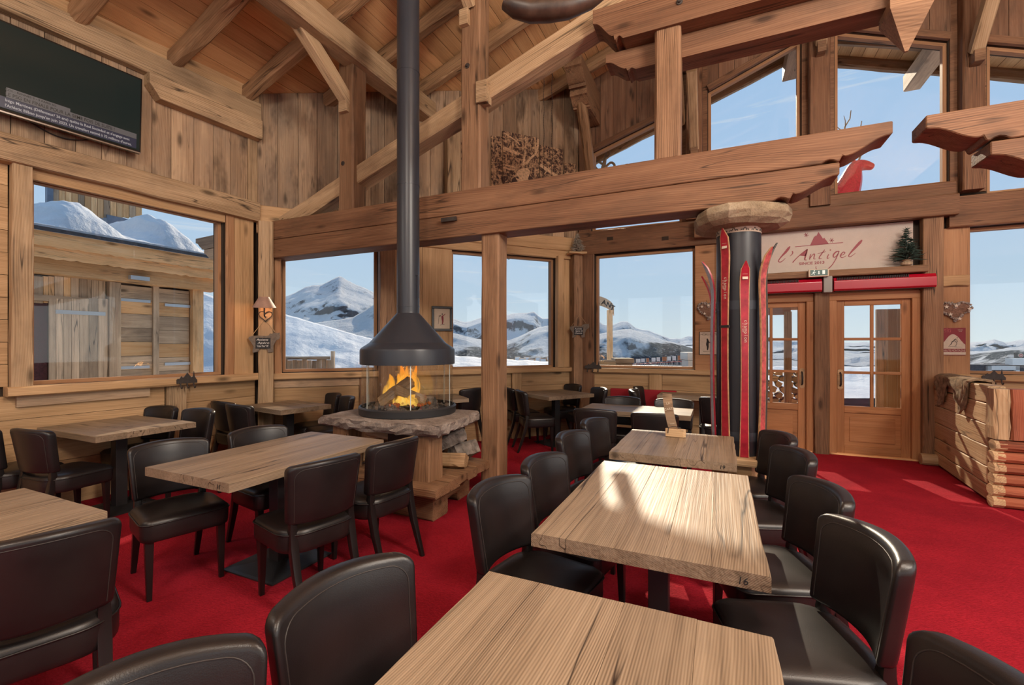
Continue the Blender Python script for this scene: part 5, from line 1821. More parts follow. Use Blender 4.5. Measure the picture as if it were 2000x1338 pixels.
# red ski poster
s0, z1 = WG.hit(1838, 641); s2, z0 = WG.hit(1883, 694)
W_, H_ = s2 - s0, z1 - z0
pr = tag(empty('ski_poster', WG.at(s0, z0, 0.036)), 'red and cream ski poster with a bent skier right of the doors', 'poster')
PF = frame((0, 0, 0), (1, 0, 0), UP, (0, -1, 0))
m = MB(); m.span((0, 0, 0), (W_, H_, 0.006)); m.build('sheet', M['poster_red'], pr, PF)
pc = lambda x, y: (x * W_, (1 - y) * H_)
def flat(name, mat, parent, fr, lift, strokes=(), polys=(), conv=pc, smooth=True):
    m_ = MB(); draw(m_, strokes, polys, conv, 0.0008, smooth)
    return m_.build(name, mat, parent, fr @ Matrix.Translation((0, 0, lift)))
hill = [(0.01, 0.55)] + [(0.02 + 0.96 * i / 14, 0.55 - 0.32 * math.sin(math.pi * (i / 14) ** 0.85) ** 1.5 + (0.06 if i > 10 else 0) * (i - 10) / 4) for i in range(15)] + [(0.98, 0.76), (0.01, 0.76)]
flat('snow_hill', M['cream2'], pr, PF, 0.006, polys=[hill])
flat('footer', M['cream2'], pr, PF, 0.006, polys=[[(0.0, 0.88), (1, 0.88), (1, 0.98), (0, 0.98)]])
flat('skier', M['ink'], pr, PF, 0.0075, strokes=[[(0.36, 0.60, 0.03), (0.42, 0.50, 0.035), (0.52, 0.46, 0.035)], [(0.62, 0.38, 0.03), (0.64, 0.34, 0.03)], [(0.50, 0.44, 0.035), (0.58, 0.40, 0.03)], [(0.36, 0.60, 0.02), (0.28, 0.65, 0.015)], [(0.56, 0.47, 0.025), (0.62, 0.58, 0.02), (0.56, 0.66, 0.018)], [(0.60, 0.42, 0.02), (0.66, 0.52, 0.015)], [(0.24, 0.67, 0.008), (0.6, 0.68, 0.008)], [(0.5, 0.70, 0.008), (0.85, 0.70, 0.008)]], smooth=False)
flat('snow_lines', M['weather'], pr, PF, 0.0075, strokes=[[(0.05, 0.62, 0.005), (0.3, 0.60, 0.005)], [(0.65, 0.46, 0.005), (0.9, 0.52, 0.005)], [(0.7, 0.6, 0.005), (0.95, 0.62, 0.005)], [(0.1, 0.72, 0.005), (0.5, 0.735, 0.005)]], smooth=False)
for t_, x, y, sz, ft in (('ski', 0.05, 0.16, 0.09, 0.30), ('HAUTE MONTAGNE', 0.03, 0.86, 0.035, 0.94), ('PATROUILLE', 0.66, 0.09, 0.016, 0.22), ('SAVOIE', 0.70, 0.14, 0.014, 0.14)):
    o = text('poster_text', t_, sz, PF @ Matrix.Translation((x * W_, (1 - y) * H_, 0.0068)), M['red_worn'] if t_ == 'ski' else M['cream2'], pr, ext=0.0003)
    FITS.append((o, ft * W_))

# cream poster left of the column
s0, z1 = WG.hit(1366, 648); s2, z0 = WG.hit(1402, 693)
W_, H_ = s2 - s0, z1 - z0
p2 = tag(empty('cream_poster', WG.at(s0, z0, 0.026)), 'cream poster with a dark figure, half hidden behind the skis', 'poster')
m = MB(); m.span((0, 0, 0), (W_, H_, 0.005)); m.build('sheet', M['ink'], p2, PF)
pc2 = lambda x, y: (x * W_, (1 - y) * H_)
flat('print_field', M['cream2'], p2, PF, 0.005, polys=[[(0.03, 0.02), (0.97, 0.02), (0.97, 0.98), (0.03, 0.98)]], conv=pc2)
flat('figure', M['ink'], p2, PF, 0.0063, strokes=[[(0.42, 0.30, 0.06), (0.46, 0.42, 0.12), (0.44, 0.55, 0.14), (0.46, 0.66, 0.10), (0.44, 0.80, 0.06)], [(0.46, 0.42, 0.05), (0.6, 0.5, 0.03), (0.62, 0.62, 0.02)], [(0.2, 0.86, 0.012), (0.75, 0.84, 0.012)]], conv=pc2)
o = text('poster_text', 'HORS PISTE', 0.04, PF @ Matrix.Translation((0.06 * W_, 0.84 * H_, 0.006)), M['ink'], p2, ext=0.0003); FITS.append((o, 0.88 * W_))


def hooks(label, wall, u0, u1, vmid, off_=0.10):
    (sa, za), (sb, zb_) = wall.hit(u0, vmid), wall.hit(u1, vmid)
    w = sb - sa
    r = tag(empty('coat_hooks', wall.at(sa, (za + zb_) / 2, off_)), label, 'coat hooks', 'cast iron coat hooks')
    F_ = Matrix.Translation(r.location).inverted() @ frame(r.location, wall.e, UP, wall.n)
    m_ = MB()
    m_.prism([(0, -0.03), (0, 0.01), (0.06 * w, 0.025), (0.14 * w, 0.02), (0.24 * w, 0.05), (0.3 * w, 0.03), (0.38 * w, 0.045), (0.52 * w, 0.085), (0.66 * w, 0.045), (0.72 * w, 0.03), (0.80 * w, 0.04), (0.84 * w, 0.10), (0.88 * w, 0.04), (0.94 * w, 0.015), (w, 0.0), (w, -0.03)], 0, 0.012)
    m_.build('back_plate', M['iron'], r, F_, bevel=0.002)
    for k_ in (0.18, 0.5, 0.82):
        m_ = MB(); m_.tube([(k_ * w, -0.02, 0.01), (k_ * w, -0.06, 0.015), (k_ * w, -0.085, 0.03), (k_ * w, -0.08, 0.05), (k_ * w, -0.06, 0.055)], [0.007, 0.007, 0.006, 0.005, 0.006], 6)
        m_.build('hook', M['iron'], r, F_)
    return r


hooks('iron chalet-shaped coat hooks under the large left window', WL, 332, 372, 742, 0.135)
hooks('iron chalet-shaped coat hooks below the gable window, beside the corner post', WG, 1145, 1177, 716, 0.085)
hooks('iron chalet-shaped coat hooks under the far right window, above the log partition', WG, 1910, 1956, 736, 0.085)

# ------------------------------------------------------------------ sconce, sheep boards, picture
LP = WD.at(0.115, 1.93, 0.165)
sc = tag(empty('wall_lamp', LP, math.atan2(WD.n.y, WD.n.x) + math.pi / 2), 'copper-shaded wall lamp with a heart-shaped iron bracket on the corner post', 'lamp')
# local -Y points into the room
m = MB(); m.lathe([(0.055, 0.13), (0.052, 0.13), (0.128, 0.0), (0.132, 0.0), (0.055, 0.13)], 28, caps=False)
shd = soft(m.build('lamp_shade', M['copper'], sc, Matrix.Translation((0, -0.15, 0.02)) @ Matrix.Rotation(0.12, 4, 'X')), 40)
m = MB(); m.tube([(0, -0.15, 0.05), (0, -0.15, -0.06), (0, -0.14, -0.085), (0, -0.08, -0.09), (0, 0.0, -0.09)], 0.009, 8)
soft(m.build('lamp_arm', M['iron'], sc), 60)
m = MB(); m.tube([Vector((x, -0.012, y - 0.02)) for x, y in heart_pts(0.15, 0.13, 24)], 0.006, 6, True)
soft(m.build('heart_bracket', M['iron'], sc), 80)
m = MB(); m.ball((0, -0.15, 0.055), 0.028, 12, 8); m.build('bulb', M['bulb'], sc)
_l = bpy.data.lights.new('sconce_light', 'POINT'); _l.energy, _l.color, _l.shadow_soft_size = 2.2, (1.0, 0.55, 0.28), 0.03
_o = bpy.data.objects.new('sconce_light', _l); COL.objects.link(_o); _o.parent = sc; _o.location = (0, -0.15, 0.0)


def sheep_board(label, loc, nvec, w, lines, flip=False):
    X = Vector((nvec[1] * -1, nvec[0], 0)).normalized()
    X = Vector((-nvec.y, nvec.x, 0))
    X = X if X.dot(Vector((C_, S_, 0))) > 0 else -X
    r = tag(empty('sheep_board', loc), label, 'chalkboard', 'sheep chalkboards')
    F_ = frame((0, 0, 0), X, UP, nvec)
    P = [(0.0, 0.62), (0.02, 0.70), (0.12, 0.74), (0.30, 0.76), (0.55, 0.74), (0.64, 0.78), (0.66, 0.86), (0.72, 0.84), (0.78, 0.88), (0.90, 0.87), (0.97, 0.90), (0.96, 0.82), (0.98, 0.70), (0.94, 0.60), (0.86, 0.56), (0.80, 0.42), (0.76, 0.30), (0.76, 0.06), (0.60, 0.05), (0.57, 0.22), (0.35, 0.22), (0.30, 0.08), (0.14, 0.03), (0.13, 0.12), (0.16, 0.30), (0.08, 0.48)]
    if flip: P = P
    m_ = MB(); m_.prism([((x - 0.48) * w, (y - 0.5) * w * 0.82) for x, y in P], 0, 0.014)
    body = m_.build('felt_sheep', M['felt'], r, F_, bevel=0.002)
    m_ = MB(); m_.span((-0.26 * w, -0.24 * w, 0.014), (0.20 * w, 0.13 * w, 0.017)); slate = m_.build('slate', M['slate'], r, F_)
    for i, t_ in enumerate(lines):
        o_ = text('chalk_text', t_, 0.10 * w, F_ @ Matrix.Translation((-0.23 * w + 0.03 * w * (i == 1), (0.035 - 0.11 * i) * w, 0.0175)), M['chalk'], r, ext=0.0003, shear=0.2)
        FITS.append((o_, 0.36 * w))
    m_ = MB(); m_.tube([F_ @ Vector(p) for p in ((-0.38 * w, 0.20 * w, 0.006), (0.02 * w, 0.78 * w, -0.004), (0.34 * w, 0.34 * w, 0.006))], 0.0035, 6)
    m_.build('string', M['rope'], r)


sheep_board('grey felt sheep chalkboard hanging under the wall lamp', WD.at(0.10, 1.53, 0.175), WD.n, 0.36, ('Assiette', 'Apéro', '"Cœur Fleur" 8€'))
sheep_board('grey felt sheep chalkboard hanging on the bay corner post', WD.at(4.69, 1.73, 0.185), (WD.n * 0.5 + WG.n * 0.5).normalized(), 0.33, ('Assiette', 'Apéro 10', 'Chamois'))

s0, z1 = WD.hit(842, 598); s2, z0 = WD.hit(882, 647)
pf = tag(empty('picture_frame', WD.at(s0, z0, 0.03)), 'dark framed little print of a standing skier beside the flue', 'picture frame')
F_ = Matrix.Translation(pf.location).inverted() @ WD.frame(s0, z0, 0.022)
w, h = s2 - s0, z1 - z0
for a, b, c, d in ((0, 0, w, 0.035), (0, h - 0.035, w, h), (0, 0.035, 0.035, h - 0.035), (w - 0.035, 0.035, w, h - 0.035)):
    m = MB(); m.span((a, b, 0), (c, d, 0.03)); m.build('frame_bar', M['legs'], pf, F_, bevel=0.005)
m = MB(); m.span((0.03, 0.03, 0), (w - 0.03, h - 0.03, 0.008)); m.build('mount', M['cream'], pf, F_)
cc = lambda x, y: (x * w, (1 - y) * h)
flat('skier_figure', M['poster_red'], pf, F_, 0.008, strokes=[[(0.52, 0.40, 0.10), (0.53, 0.50, 0.10), (0.54, 0.62, 0.07), (0.52, 0.72, 0.05)], [(0.50, 0.40, 0.03), (0.62, 0.34, 0.03), (0.66, 0.30, 0.02)]], conv=cc, smooth=False)
flat('skier_outline', M['ink'], pf, F_, 0.0085, strokes=[[(0.50, 0.30, 0.05), (0.53, 0.33, 0.05)], [(0.36, 0.36, 0.012), (0.32, 0.72, 0.012)], [(0.42, 0.76, 0.015), (0.62, 0.72, 0.015)], [(0.46, 0.38, 0.03), (0.36, 0.40, 0.02)]], conv=cc, smooth=False)

# ------------------------------------------------------------------ stag photograph in panels
c8 = wconv(WD, 880, 220, 7.143)
st = tag(empty('stag_print', WD.at(3.4, 4.0, 0.02)), 'sepia stag photograph printed on five stepped panels high on the diagonal wall', 'wall print')
iv = Matrix.Translation(st.location).inverted()
F8 = iv @ WD.frame(0, 0, 0.008)
for pl in ([(125, 425), (215, 435), (215, 806), (125, 796)], [(560, 330), (712, 348), (712, 1075), (560, 1055)], [(717, 265), (1222, 365), (1222, 1130), (717, 1130)], [(1240, 462), (1552, 517), (1552, 1100), (1240, 1100)], [(1578, 703), (1738, 722), (1738, 980), (1578, 1010)]):
    m = MB(); m.prism([c8(*p) for p in pl], 0, 0.02)
    m.build('print_panel', M['print'], st, F8)
fx = lambda nm, mt, lift, strokes=(), polys=(): flat(nm, M[mt], st, F8, 0.02 + lift, strokes, polys, c8)
for st_ in ([(725, 500, 45), (800, 530, 46), (950, 592, 34)], [(730, 290, 16), (870, 380, 16), (960, 460, 10)], [(1240, 735, 40), (1330, 800, 44), (1450, 880, 40), (1540, 930, 36)], [(1300, 860, 12), (1420, 730, 10)]):
    fx('fallen_branch', 'print_light', 0.0, [st_])
fx('stag_neck', 'print_dark', 0.0, (), [[(800, 1120), (850, 930), (930, 880), (1120, 900), (1210, 1040), (1215, 1120)]])
fx('stag_antler', 'print_light', 0.001, [[(1005, 745, 30), (1018, 650, 26), (1042, 540, 14)], [(1045, 720, 32), (1105, 645, 30), (1172, 585, 28), (1205, 490, 24), (1208, 375, 14)], [(1165, 590, 18), (1180, 500, 14), (1165, 425, 6)], [(905, 775, 26), (800, 752, 22), (722, 728, 10)], [(890, 805, 28), (800, 795, 24), (722, 770, 14)]])
fx('stag_head', 'print_light', 0.001, (), [[(888, 880), (930, 815), (1000, 780), (1065, 785), (1102, 830), (1085, 880), (1070, 930), (1105, 1000), (1095, 1070), (1040, 1110), (985, 1085), (940, 990), (905, 935)]])
fx('stag_features', 'print_dark', 0.002, [[(900, 905, 10), (925, 915, 26), (940, 930, 8)], [(1035, 990, 14), (1060, 985, 30), (1080, 995, 12)], [(1010, 1045, 8), (1060, 1060, 10), (1095, 1040, 6)]])

# ------------------------------------------------------------------ hanging burr-wood chandelier with its chains
cl = tag(empty('chandelier', ond(1065, 4, 3.1)), 'dark curved burr-wood hanging lamp with a white cord, cut by the top edge', 'chandelier')
R_ = Vector((C_, S_, 0))
pts = [R_ * x + Vector((0, 0, z)) for x, z in ((-0.27, 0.005), (-0.20, -0.035), (-0.10, -0.06), (0.02, -0.05), (0.15, -0.035), (0.30, 0.02), (0.42, 0.10))]
m = MB(); m.tube(pts, [0.055, 0.07, 0.075, 0.08, 0.075, 0.065, 0.05], 14)
soft(m.build('burr_branch', M['horn'], cl), 70)
m = MB(); m.tube([R_ * x + Vector((S_ * 0.075, -C_ * 0.075, z)) for x, z in ((-0.22, 0.06), (-0.12, 0.0), (-0.04, -0.03), (0.05, -0.028), (0.14, 0.02), (0.26, 0.09))], 0.007, 6)
m.build('white_cord', M['rope_light'], cl)
m = MB(); m.lathe([(0.055, 0.0), (0.056, 0.006)], 14); m.build('sawn_end', M['log'], cl, Matrix.Translation(pts[0] - R_ * 0.003) @ Vector((-R_.x, -R_.y, 0)).to_track_quat('Z', 'Y').to_matrix().to_4x4())
for (u0, v0, u1, v1, d) in ((1078, 135, 1092, 360, 6.3), (1062, 150, 1060, 372, 6.4)):
    a, b = ond(u0, v0, d), ond(u0 + 4, v1, d)
    b = Vector((a.x, a.y, b.z)); n = 70
    m = MB()
    for i in range(n):
        p = a.lerp(b, i / n)
        m.ball(p + Vector((0.006 * math.sin(i * 0.4), 0, 0)), (0.006, 0.006, 0.011), 5, 3)
    o = tag(m.build('hanging_chain', M['iron']), 'thin bead chain hanging from the bracket beam, ' + ('right strand' if u0 > 1070 else 'left strand'), 'chain', 'bead chains')

# ------------------------------------------------------------------ log partition, right
lp = tag(empty('log_partition', (2.42, 6.55, 0)), 'sunlit partition of thick pale boards with stacked log ends', 'partition')
LPW = Wall((2.50, 7.42), (2.36, 5.78))       # faces -X
q = random.Random(21)
iv = Matrix.Translation(lp.location).inverted()
zz = 0.02
for i, hgt in enumerate((0.15, 0.17, 0.19, 0.21, 0.20, 0.17)):
    Ln = LPW.len
    m_ = MB(); rings = []
    for k_ in range(13):
        x = Ln * k_ / 12
        a = zz + (q.uniform(-0.004, 0.004) if 0 < i else 0.0)
        b = zz + hgt - 0.006 + q.uniform(-0.004, 0.004)
        f_ = q.uniform(-0.002, 0.002)
        rings.append([(x, a, -0.07), (x, a, 0.043 + f_), (x, a + 0.008, 0.05 + f_), (x, b - 0.008, 0.05 + f_), (x, b, 0.043 + f_), (x, b, -0.07)])
    m_.rings(rings)
    m_.build('log_board', M['log'], lp, iv @ LPW.frame(0, 0, 0))
    zz += hgt
for (x, y0, y1, z0, z1, nm) in ((2.34, 5.60, 5.78, 0.63, 1.09, 'end_block'),):
    m_ = beam_mesh(z1 - z0, 0.17, 0.10, 0.012, 0.008, 4, 5); m_.build(nm, M['log'], lp, iv @ frame((x, 5.69, z0), UP, (0, 1, 0), (1, 0, 0)))
    m_ = beam_mesh(z1 - z0, 0.10, 0.16, 0.012, 0.008, 4, 6); m_.build(nm, M['log_red'], lp, iv @ frame((x + 0.14, 5.665, z0), UP, (0, 1, 0), (1, 0, 0)))
for i in range(6):
    z = 0.055 + 0.103 * i
    r_ = 0.055
    m_ = MB(); rings = []
    for k_ in range(7):
        x = 1.7 * k_ / 6
        rings.append([(x + (q.uniform(-0.004, 0.004)), (r_ + 0.01) * math.cos(t) + q.uniform(-0.003, 0.003), r_ * math.sin(t) * 0.96 + q.uniform(-0.003, 0.003)) for t in [2 * math.pi * j / 10 + 0.3 for j in range(10)]])
    m_.rings(rings)
    lg = m_.build('stacked_log', M['log_red'], lp, iv @ Matrix.Translation((2.31 + q.uniform(-0.012, 0.012), 5.66, z)))
    m_ = MB(); m_.prism([((r_ + 0.012) * math.cos(t), r_ * 0.98 * math.sin(t)) for t in [2 * math.pi * j / 8 + 0.4 for j in range(8)]], -0.05, 0.03)
    m_.build('sawn_end', M['log'], lg, frame((0, 0, 0), (0, -1, 0), UP, (-1, 0, 0)))
m_ = MB(); m_.rings([[(x, 0.07 * math.cos(t), 0.07 * math.sin(t)) for t in [2 * math.pi * j / 12 for j in range(12)]] for x in (0, 0.35)])
m_.build('log_stub', M['log'], lp, iv @ Matrix.Translation((2.28, 7.28, 0.07)))

# sheepskin over the partition
bm = bmesh.new()
nu, nv = 28, 22
vv = []
q = random.Random(31)
for i in range(nu + 1):
    s_ = 0.25 + 1.0 * i / nu
    t = i / nu
    drop = 0.16 + 0.10 * math.sin(t * 9.5 + 0.6) + (0.10 if 0.1 < t < 0.3 or 0.78 < t < 0.95 else 0.0)
    drop *= min(1.0, 6 * t + 0.5, 6 * (1 - t) + 0.4)
    row = []
    for j in range(nv + 1):
        w_ = j / nv
        # from the back of the top, over, and down the front
        tot = 0.13 + 0.12 + drop
        d_ = w_ * tot
        if d_ < 0.13: p = LPW.at(s_, 1.115 - 0.13 + d_, -0.10)
        elif d_ < 0.25: p = LPW.at(s_, 1.115 + 0.01 * math.sin((d_ - 0.13) / 0.12 * math.pi), -0.10 + (d_ - 0.13) / 0.12 * 0.17)
        else: p = LPW.at(s_ + 0.02 * math.sin(d_ * 20), 1.115 - (d_ - 0.25), 0.07 + 0.010 * math.sin(i * 1.3 + j))
        p += Vector((q.uniform(-1, 1), q.uniform(-1, 1), q.uniform(-1, 1))) * 0.005
        row.append(bm.verts.new(p))
    vv.append(row)
for i in range(nu):
    for j in range(nv):
        bm.faces.new((vv[i][j], vv[i + 1][j], vv[i + 1][j + 1], vv[i][j + 1]))
bmesh.ops.recalc_face_normals(bm, faces=bm.faces)
me = bpy.data.meshes.new('sheepskin'); bm.to_mesh(me); bm.free(); me.materials.append(M['skin_fur'])
skin = soft(link('sheepskin', me), 60)
_sm = skin.modifiers.new('thickness', 'SOLIDIFY'); _sm.thickness = 0.022; _sm.offset = 1.0
tag(skin, 'brown sheepskin draped over the top of the log partition', 'sheepskin')
# ------------------------------------------------------------------ outdoors: mountains and snow
def interp(tab, u):
    if u <= tab[0][0]: return tab[0][1]
    for (a, va_), (b, vb_) in zip(tab, tab[1:]):
        if u <= b: return va_ + (vb_ - va_) * (u - a) / (b - a)
    return tab[-1][1]


def fbm(x, y, z=0.0, o=5): return noise.fractal(Vector((x, y, z)), 0.9, 2.0, o)


def terrain(name, tab, base_v, d0, d1, rough, label_kind, mat, u0=-500, u1=2500, nu=560, nr=60, woods=None, back=True, seed=0.0, rough_u=6.0, power=1.0):
    """a mountainside seen from the chalet: its crest follows the skyline, its foot lies nearer"""
    vs, fs, wd_ = [], [], []
    for i in range(nu + 1):
        u = u0 + (u1 - u0) * i / nu
        vr = interp(tab, u) - rough_u * 0.35 * noise.noise(Vector((u * 0.045, seed, 0))) - rough_u * 0.18 * noise.noise(Vector((u * 0.13, seed, 3)))
        for j in range(nr + 1):
            t = j / nr
            d = d0 * (d1 / d0) ** t
            v = base_v + (vr - base_v) * t ** power
            p = ond(u, v, d)
            amp = rough * d * math.sin(math.pi * min(1.0, t * 1.02)) ** 0.7
            k_ = 5.0 / d1
            n_ = noise.hetero_terrain(Vector((p.x * k_, p.y * k_, seed)), 0.8, 2.1, 6, 0.6) - 0.8
            n_ = min(n_, 0.5) - 0.34
            p.z += amp * n_
            r_ = ray(u, 672)
            p.x += r_.x * amp * 1.5 * fbm(p.x * k_ * 2, p.y * k_ * 2, seed + 5)
            p.y += r_.y * amp * 1.5 * fbm(p.x * k_ * 2, p.y * k_ * 2, seed + 5)
            vs.append(p)
            wd_.append(woods(u, v) if woods else 0.0)
        if back:
            p = ond(u, vr, d1)
            vs.append(Vector((p.x * 1.12, p.y * 1.12, p.z - 0.10 * d1)))
            wd_.append(0.0)
    n = nr + 1 + (1 if back else 0)
    for i in range(nu):
        for j in range(n - 1):
            fs.append((i * n + j, (i + 1) * n + j, (i + 1) * n + j + 1, i * n + j + 1))
    me = bpy.data.meshes.new(name)
    me.from_pydata([tuple(p) for p in vs], [], fs)
    for p in me.polygons: p.use_smooth = True
    at = me.attributes.new('woods', 'FLOAT', 'POINT')
    at.data.foreach_set('value', wd_)
    me.materials.append(mat)
    o = link(name, me)
    tag(o, kind='structure')
    return o


far_ridge = [(-500, 600), (380, 590), (480, 590), (552, 582), (575, 572), (600, 560), (628, 556), (648, 548), (665, 538), (678, 548), (700, 558), (720, 566), (737, 574), (800, 590), (885, 622), (905, 630), (925, 626), (950, 618), (990, 614), (1030, 610), (1042, 608), (1060, 622), (1088, 620), (1130, 614), (1163, 622), (1180, 636), (1200, 634), (1212, 627), (1224, 628), (1242, 641), (1262, 645), (1285, 652), (1310, 662), (1330, 661), (1345, 656), (1360, 657), (1420, 664), (1600, 668), (1890, 670), (1915, 667), (1940, 664), (1960, 668), (2000, 664), (2300, 660), (2500, 668)]
mid_ridge = [(-500, 640), (560, 640), (690, 620), (737, 590), (780, 600), (885, 650), (930, 662), (985, 668), (1010, 660), (1050, 640), (1088, 632), (1130, 640), (1163, 655), (1200, 645), (1230, 642), (1260, 652), (1290, 664), (1325, 672), (1357, 682), (1420, 690), (1700, 690), (1890, 694), (1950, 682), (2000, 676), (2300, 690), (2500, 690)]


def woods_mid(u, v):
    if 1150 < u < 1420: return max(0.0, min(1.0, (v - 664) / 16.0))
    if 850 < u < 1150: return max(0.0, min(0.75, (v - 660) / 26.0))
    if 1850 < u: return max(0.0, min(0.6, (v - 680) / 20.0))
    return 0.0


terrain('mountain_range', far_ridge, 716, 2200, 4200, 0.045, '', M['mountain'], seed=1.3)
terrain('mountain_foothills', mid_ridge, 735, 900, 1900, 0.035, '', M['mountain'], woods=woods_mid, seed=7.7, rough_u=4.0)
near = [(-500, 540), (250, 540), (380, 566), (440, 588), (500, 603), (552, 612), (620, 632), (690, 652), (737, 664), (800, 680), (885, 694), (990, 702), (1088, 707), (1160, 712), (1360, 715), (1600, 717), (2500, 718)]
terrain('snow_slope', near, 778, 12.5, 18.5, 0.012, '', M['snow'], seed=3.1, rough_u=5.0, nr=46, back=True)
m = MB(); m.prism([(-60, -60), (60, -60), (60, 60), (-60, 60)], -1.4, -1.2)
tag(m.build('snow_ground', M['snow']), kind='structure')

# ------------------------------------------------------------------ the wooden hut seen through the large left window
HX = -9.6
WH = Wall((HX, -3.0), (HX, 7.0))
hut = tag(empty('wooden_hut', (HX, 3.5, 0)), 'sunburnt wooden hut with scalloped fascia, open door and shuttered window', 'hut')
hi = Matrix.Translation(hut.location).inverted()


def hp(u, v):
    s_, z_ = WH.hit(u, v)
    return s_, z_


def hboard(name, u0, u1, v0, v1, mat, dep=0.03, off_=0.0, vertical=True, par=None):
    (sa, za), (sb, _) = hp(u0, (v0 + v1) / 2), hp(u1, (v0 + v1) / 2)
    um = (u0 + u1) / 2
    zt2, zb2 = hp(um, v0)[1], hp(um, v1)[1]
    m_ = MB()
    if vertical:
        m_.span((0, 0, 0), (zt2 - zb2, sb - sa - 0.006, dep))
        return m_.build(name, mat, par or hut, hi @ frame(WH.at(sb, zb2, off_), UP, -WH.e, WH.n))
    m_.span((0, 0, 0), (sb - sa, zt2 - zb2 - 0.006, dep))
    return m_.build(name, mat, par or hut, hi @ frame(WH.at(sa, zb2, off_), WH.e, UP, WH.n))


m = MB(); m.span((-3.0, -1.2, -3.0), (hp(389, 650)[0], 2.95, -0.02)); m.build('hut_body', M['dark_gap'], hut, hi @ WH.frame(0, 0, 0))
us = [20, 40, 58, 82, 92, 104, 122, 136, 152, 168, 176, 190, 204]
for a, b in zip(us, us[1:]): hboard('plank', a, b, 540, 592, M['weather_warm'] if _rnd.random() < 0.55 else M['weather'], 0.03)
hboard('lintel', 20, 206, 576 + 2, 588 + 2, M['weather'], 0.06, 0.02, False)
hboard('doorway_sheet', 40, 92, 588, 800, M['doorway_dark'], 0.02, -0.015)  # dark sheet stands in for the shade inside the open doorway
us = [90, 104, 118, 134, 150, 168, 186, 205]
for a, b in zip(us, us[1:]): hboard('door_board', a, b, 584, 800, M['weather'], 0.035, 0.05)
hboard('strap_hinge', 103, 200, 607, 615, M['zinc'], 0.012, 0.088, False)
hboard('post', 206, 229, 552, 800, M['weather'], 0.12)
hboard('post', 294, 306, 556, 800, M['weather'], 0.08)
hboard('post', 368, 389, 562, 800, M['weather_warm'], 0.14)
hboard('post', 20, 60, 588, 800, M['weather'], 0.05, -0.01)
for u0, u1, v0 in ((229, 294, 559), (306, 366, 566)):
    n = 8
    for i in range(n):
        a, b = v0 + (800 - v0) * i / n * 0.9, v0 + (800 - v0) * (i + 1) / n * 0.9
        hboard('shutter_board', u0, u1, a, b, M['weather_warm'] if i % 3 == 1 else M['weather'], 0.03, 0.02, False)
for u0, u1, v in ((230, 290, 584), (318, 368, 594), (318, 368, 707), (232, 288, 714)):
    hboard('strap_hinge', u0, u1, v, v + 6, M['zinc'], 0.012, 0.056, False)
# eaves: beam, scalloped fascias, roof
beam('eave_beam', M['weather_warm'], hi @ WH.at(-3.0, hp(230, 538)[1], 0.10), hi @ WH.at(hp(412, 565)[0], hp(230, 538)[1], 0.10), 0.26, 0.26, hut, jit=0.012)
for (k_, zt2, h_, off_) in ((0, 3.20, 0.24, 0.36), (1, 3.06, 0.27, 0.32)):
    Ln = hp(424, 540)[0] + 3.0
    m_ = MB()
    top = [(0, h_)] + [(Ln, h_)]
    n = 150
    low = [(Ln - Ln * i / n, 0.018 * abs(math.sin(math.pi * i / 2.2)) + 0.01 * (i % 5 == 0)) for i in range(n + 1)]
    m_.prism([(0, h_)] + low[::-1] + [(Ln, h_)], 0, 0.03)
    m_.build('scalloped_fascia', M['weather_warm'], hut, hi @ WH.frame(-3.0, zt2 - h_, off_))
m = MB(); m.prism([(0.45, 3.19), (0.45, 3.25), (-3.5, 4.25), (-3.5, 4.19)], -hp(428, 520)[0] - 0.1, 3.0)
m.build('roof', M['dark_roof'], hut, hi @ frame((HX, -3.0, 0), (1, 0, 0), UP, (0, -1, 0)))
hboard('lamp_reflection', 235, 272, 541, 549, M['zinc'], 0.08, 0.25, False)  # pale strip drawn in place of a lamp's reflection in the window

# deep snow on the hut roof
prof_t = [(-60, 440), (58, 432), (72, 415), (98, 388), (130, 382), (160, 386), (185, 398), (203, 425), (212, 448), (240, 462), (268, 455), (290, 440), (300, 415), (318, 412), (338, 424), (355, 450), (370, 488), (425, 512), (470, 525)]
vs, fs = [], []
nu, nv = 150, 22
WHs = Wall((HX - 0.2, -3.0), (HX - 0.2, 7.0))
for i in range(nu + 1):
    u = -60 + 488 * i / nu
    s_, ztop = WHs.hit(u, interp(prof_t, u) + 3 * noise.noise(Vector((u * 0.07, 1, 0))))
    for j in range(nv + 1):
        t = j / nv
        x = 0.42 - 3.2 * t
        zr = 3.25 + (0.45 - x) * 0.253
        rise = (ztop - 3.3) * (math.sin(min(1.0, t / 0.45) * math.pi / 2) ** 0.6) * (1 - 0.25 * max(0, t - 0.45))
        z = max(zr, 3.27 + rise) + 0.02
        n_ = 0.06 * fbm(s_ * 1.7, x * 1.7, 2.0)
        vs.append((HX + x + n_, -3.0 + s_, z + n_ * min(1.0, t * 5)))
n = nv + 1
for i in range(nu):
    for j in range(nv): fs.append((i * n + j, (i + 1) * n + j, (i + 1) * n + j + 1, i * n + j + 1))
k0 = len(vs)
for i in range(nu + 1):
    for j in range(nv + 1):
        p = vs[i * n + j]
        x = p[0] - HX
        vs.append((p[0], p[1], 3.25 + (0.45 - x) * 0.253))
for i in range(nu): fs.append((i * n, (i + 1) * n, k0 + (i + 1) * n, k0 + i * n))
me = bpy.data.meshes.new('roof_snow'); me.from_pydata(vs, [], fs); me.materials.append(M['snow'])
tag(soft(link('roof_snow', me), 60), 'thick lumpy snow lying on the roof of the wooden hut', 'snow', kind='stuff')

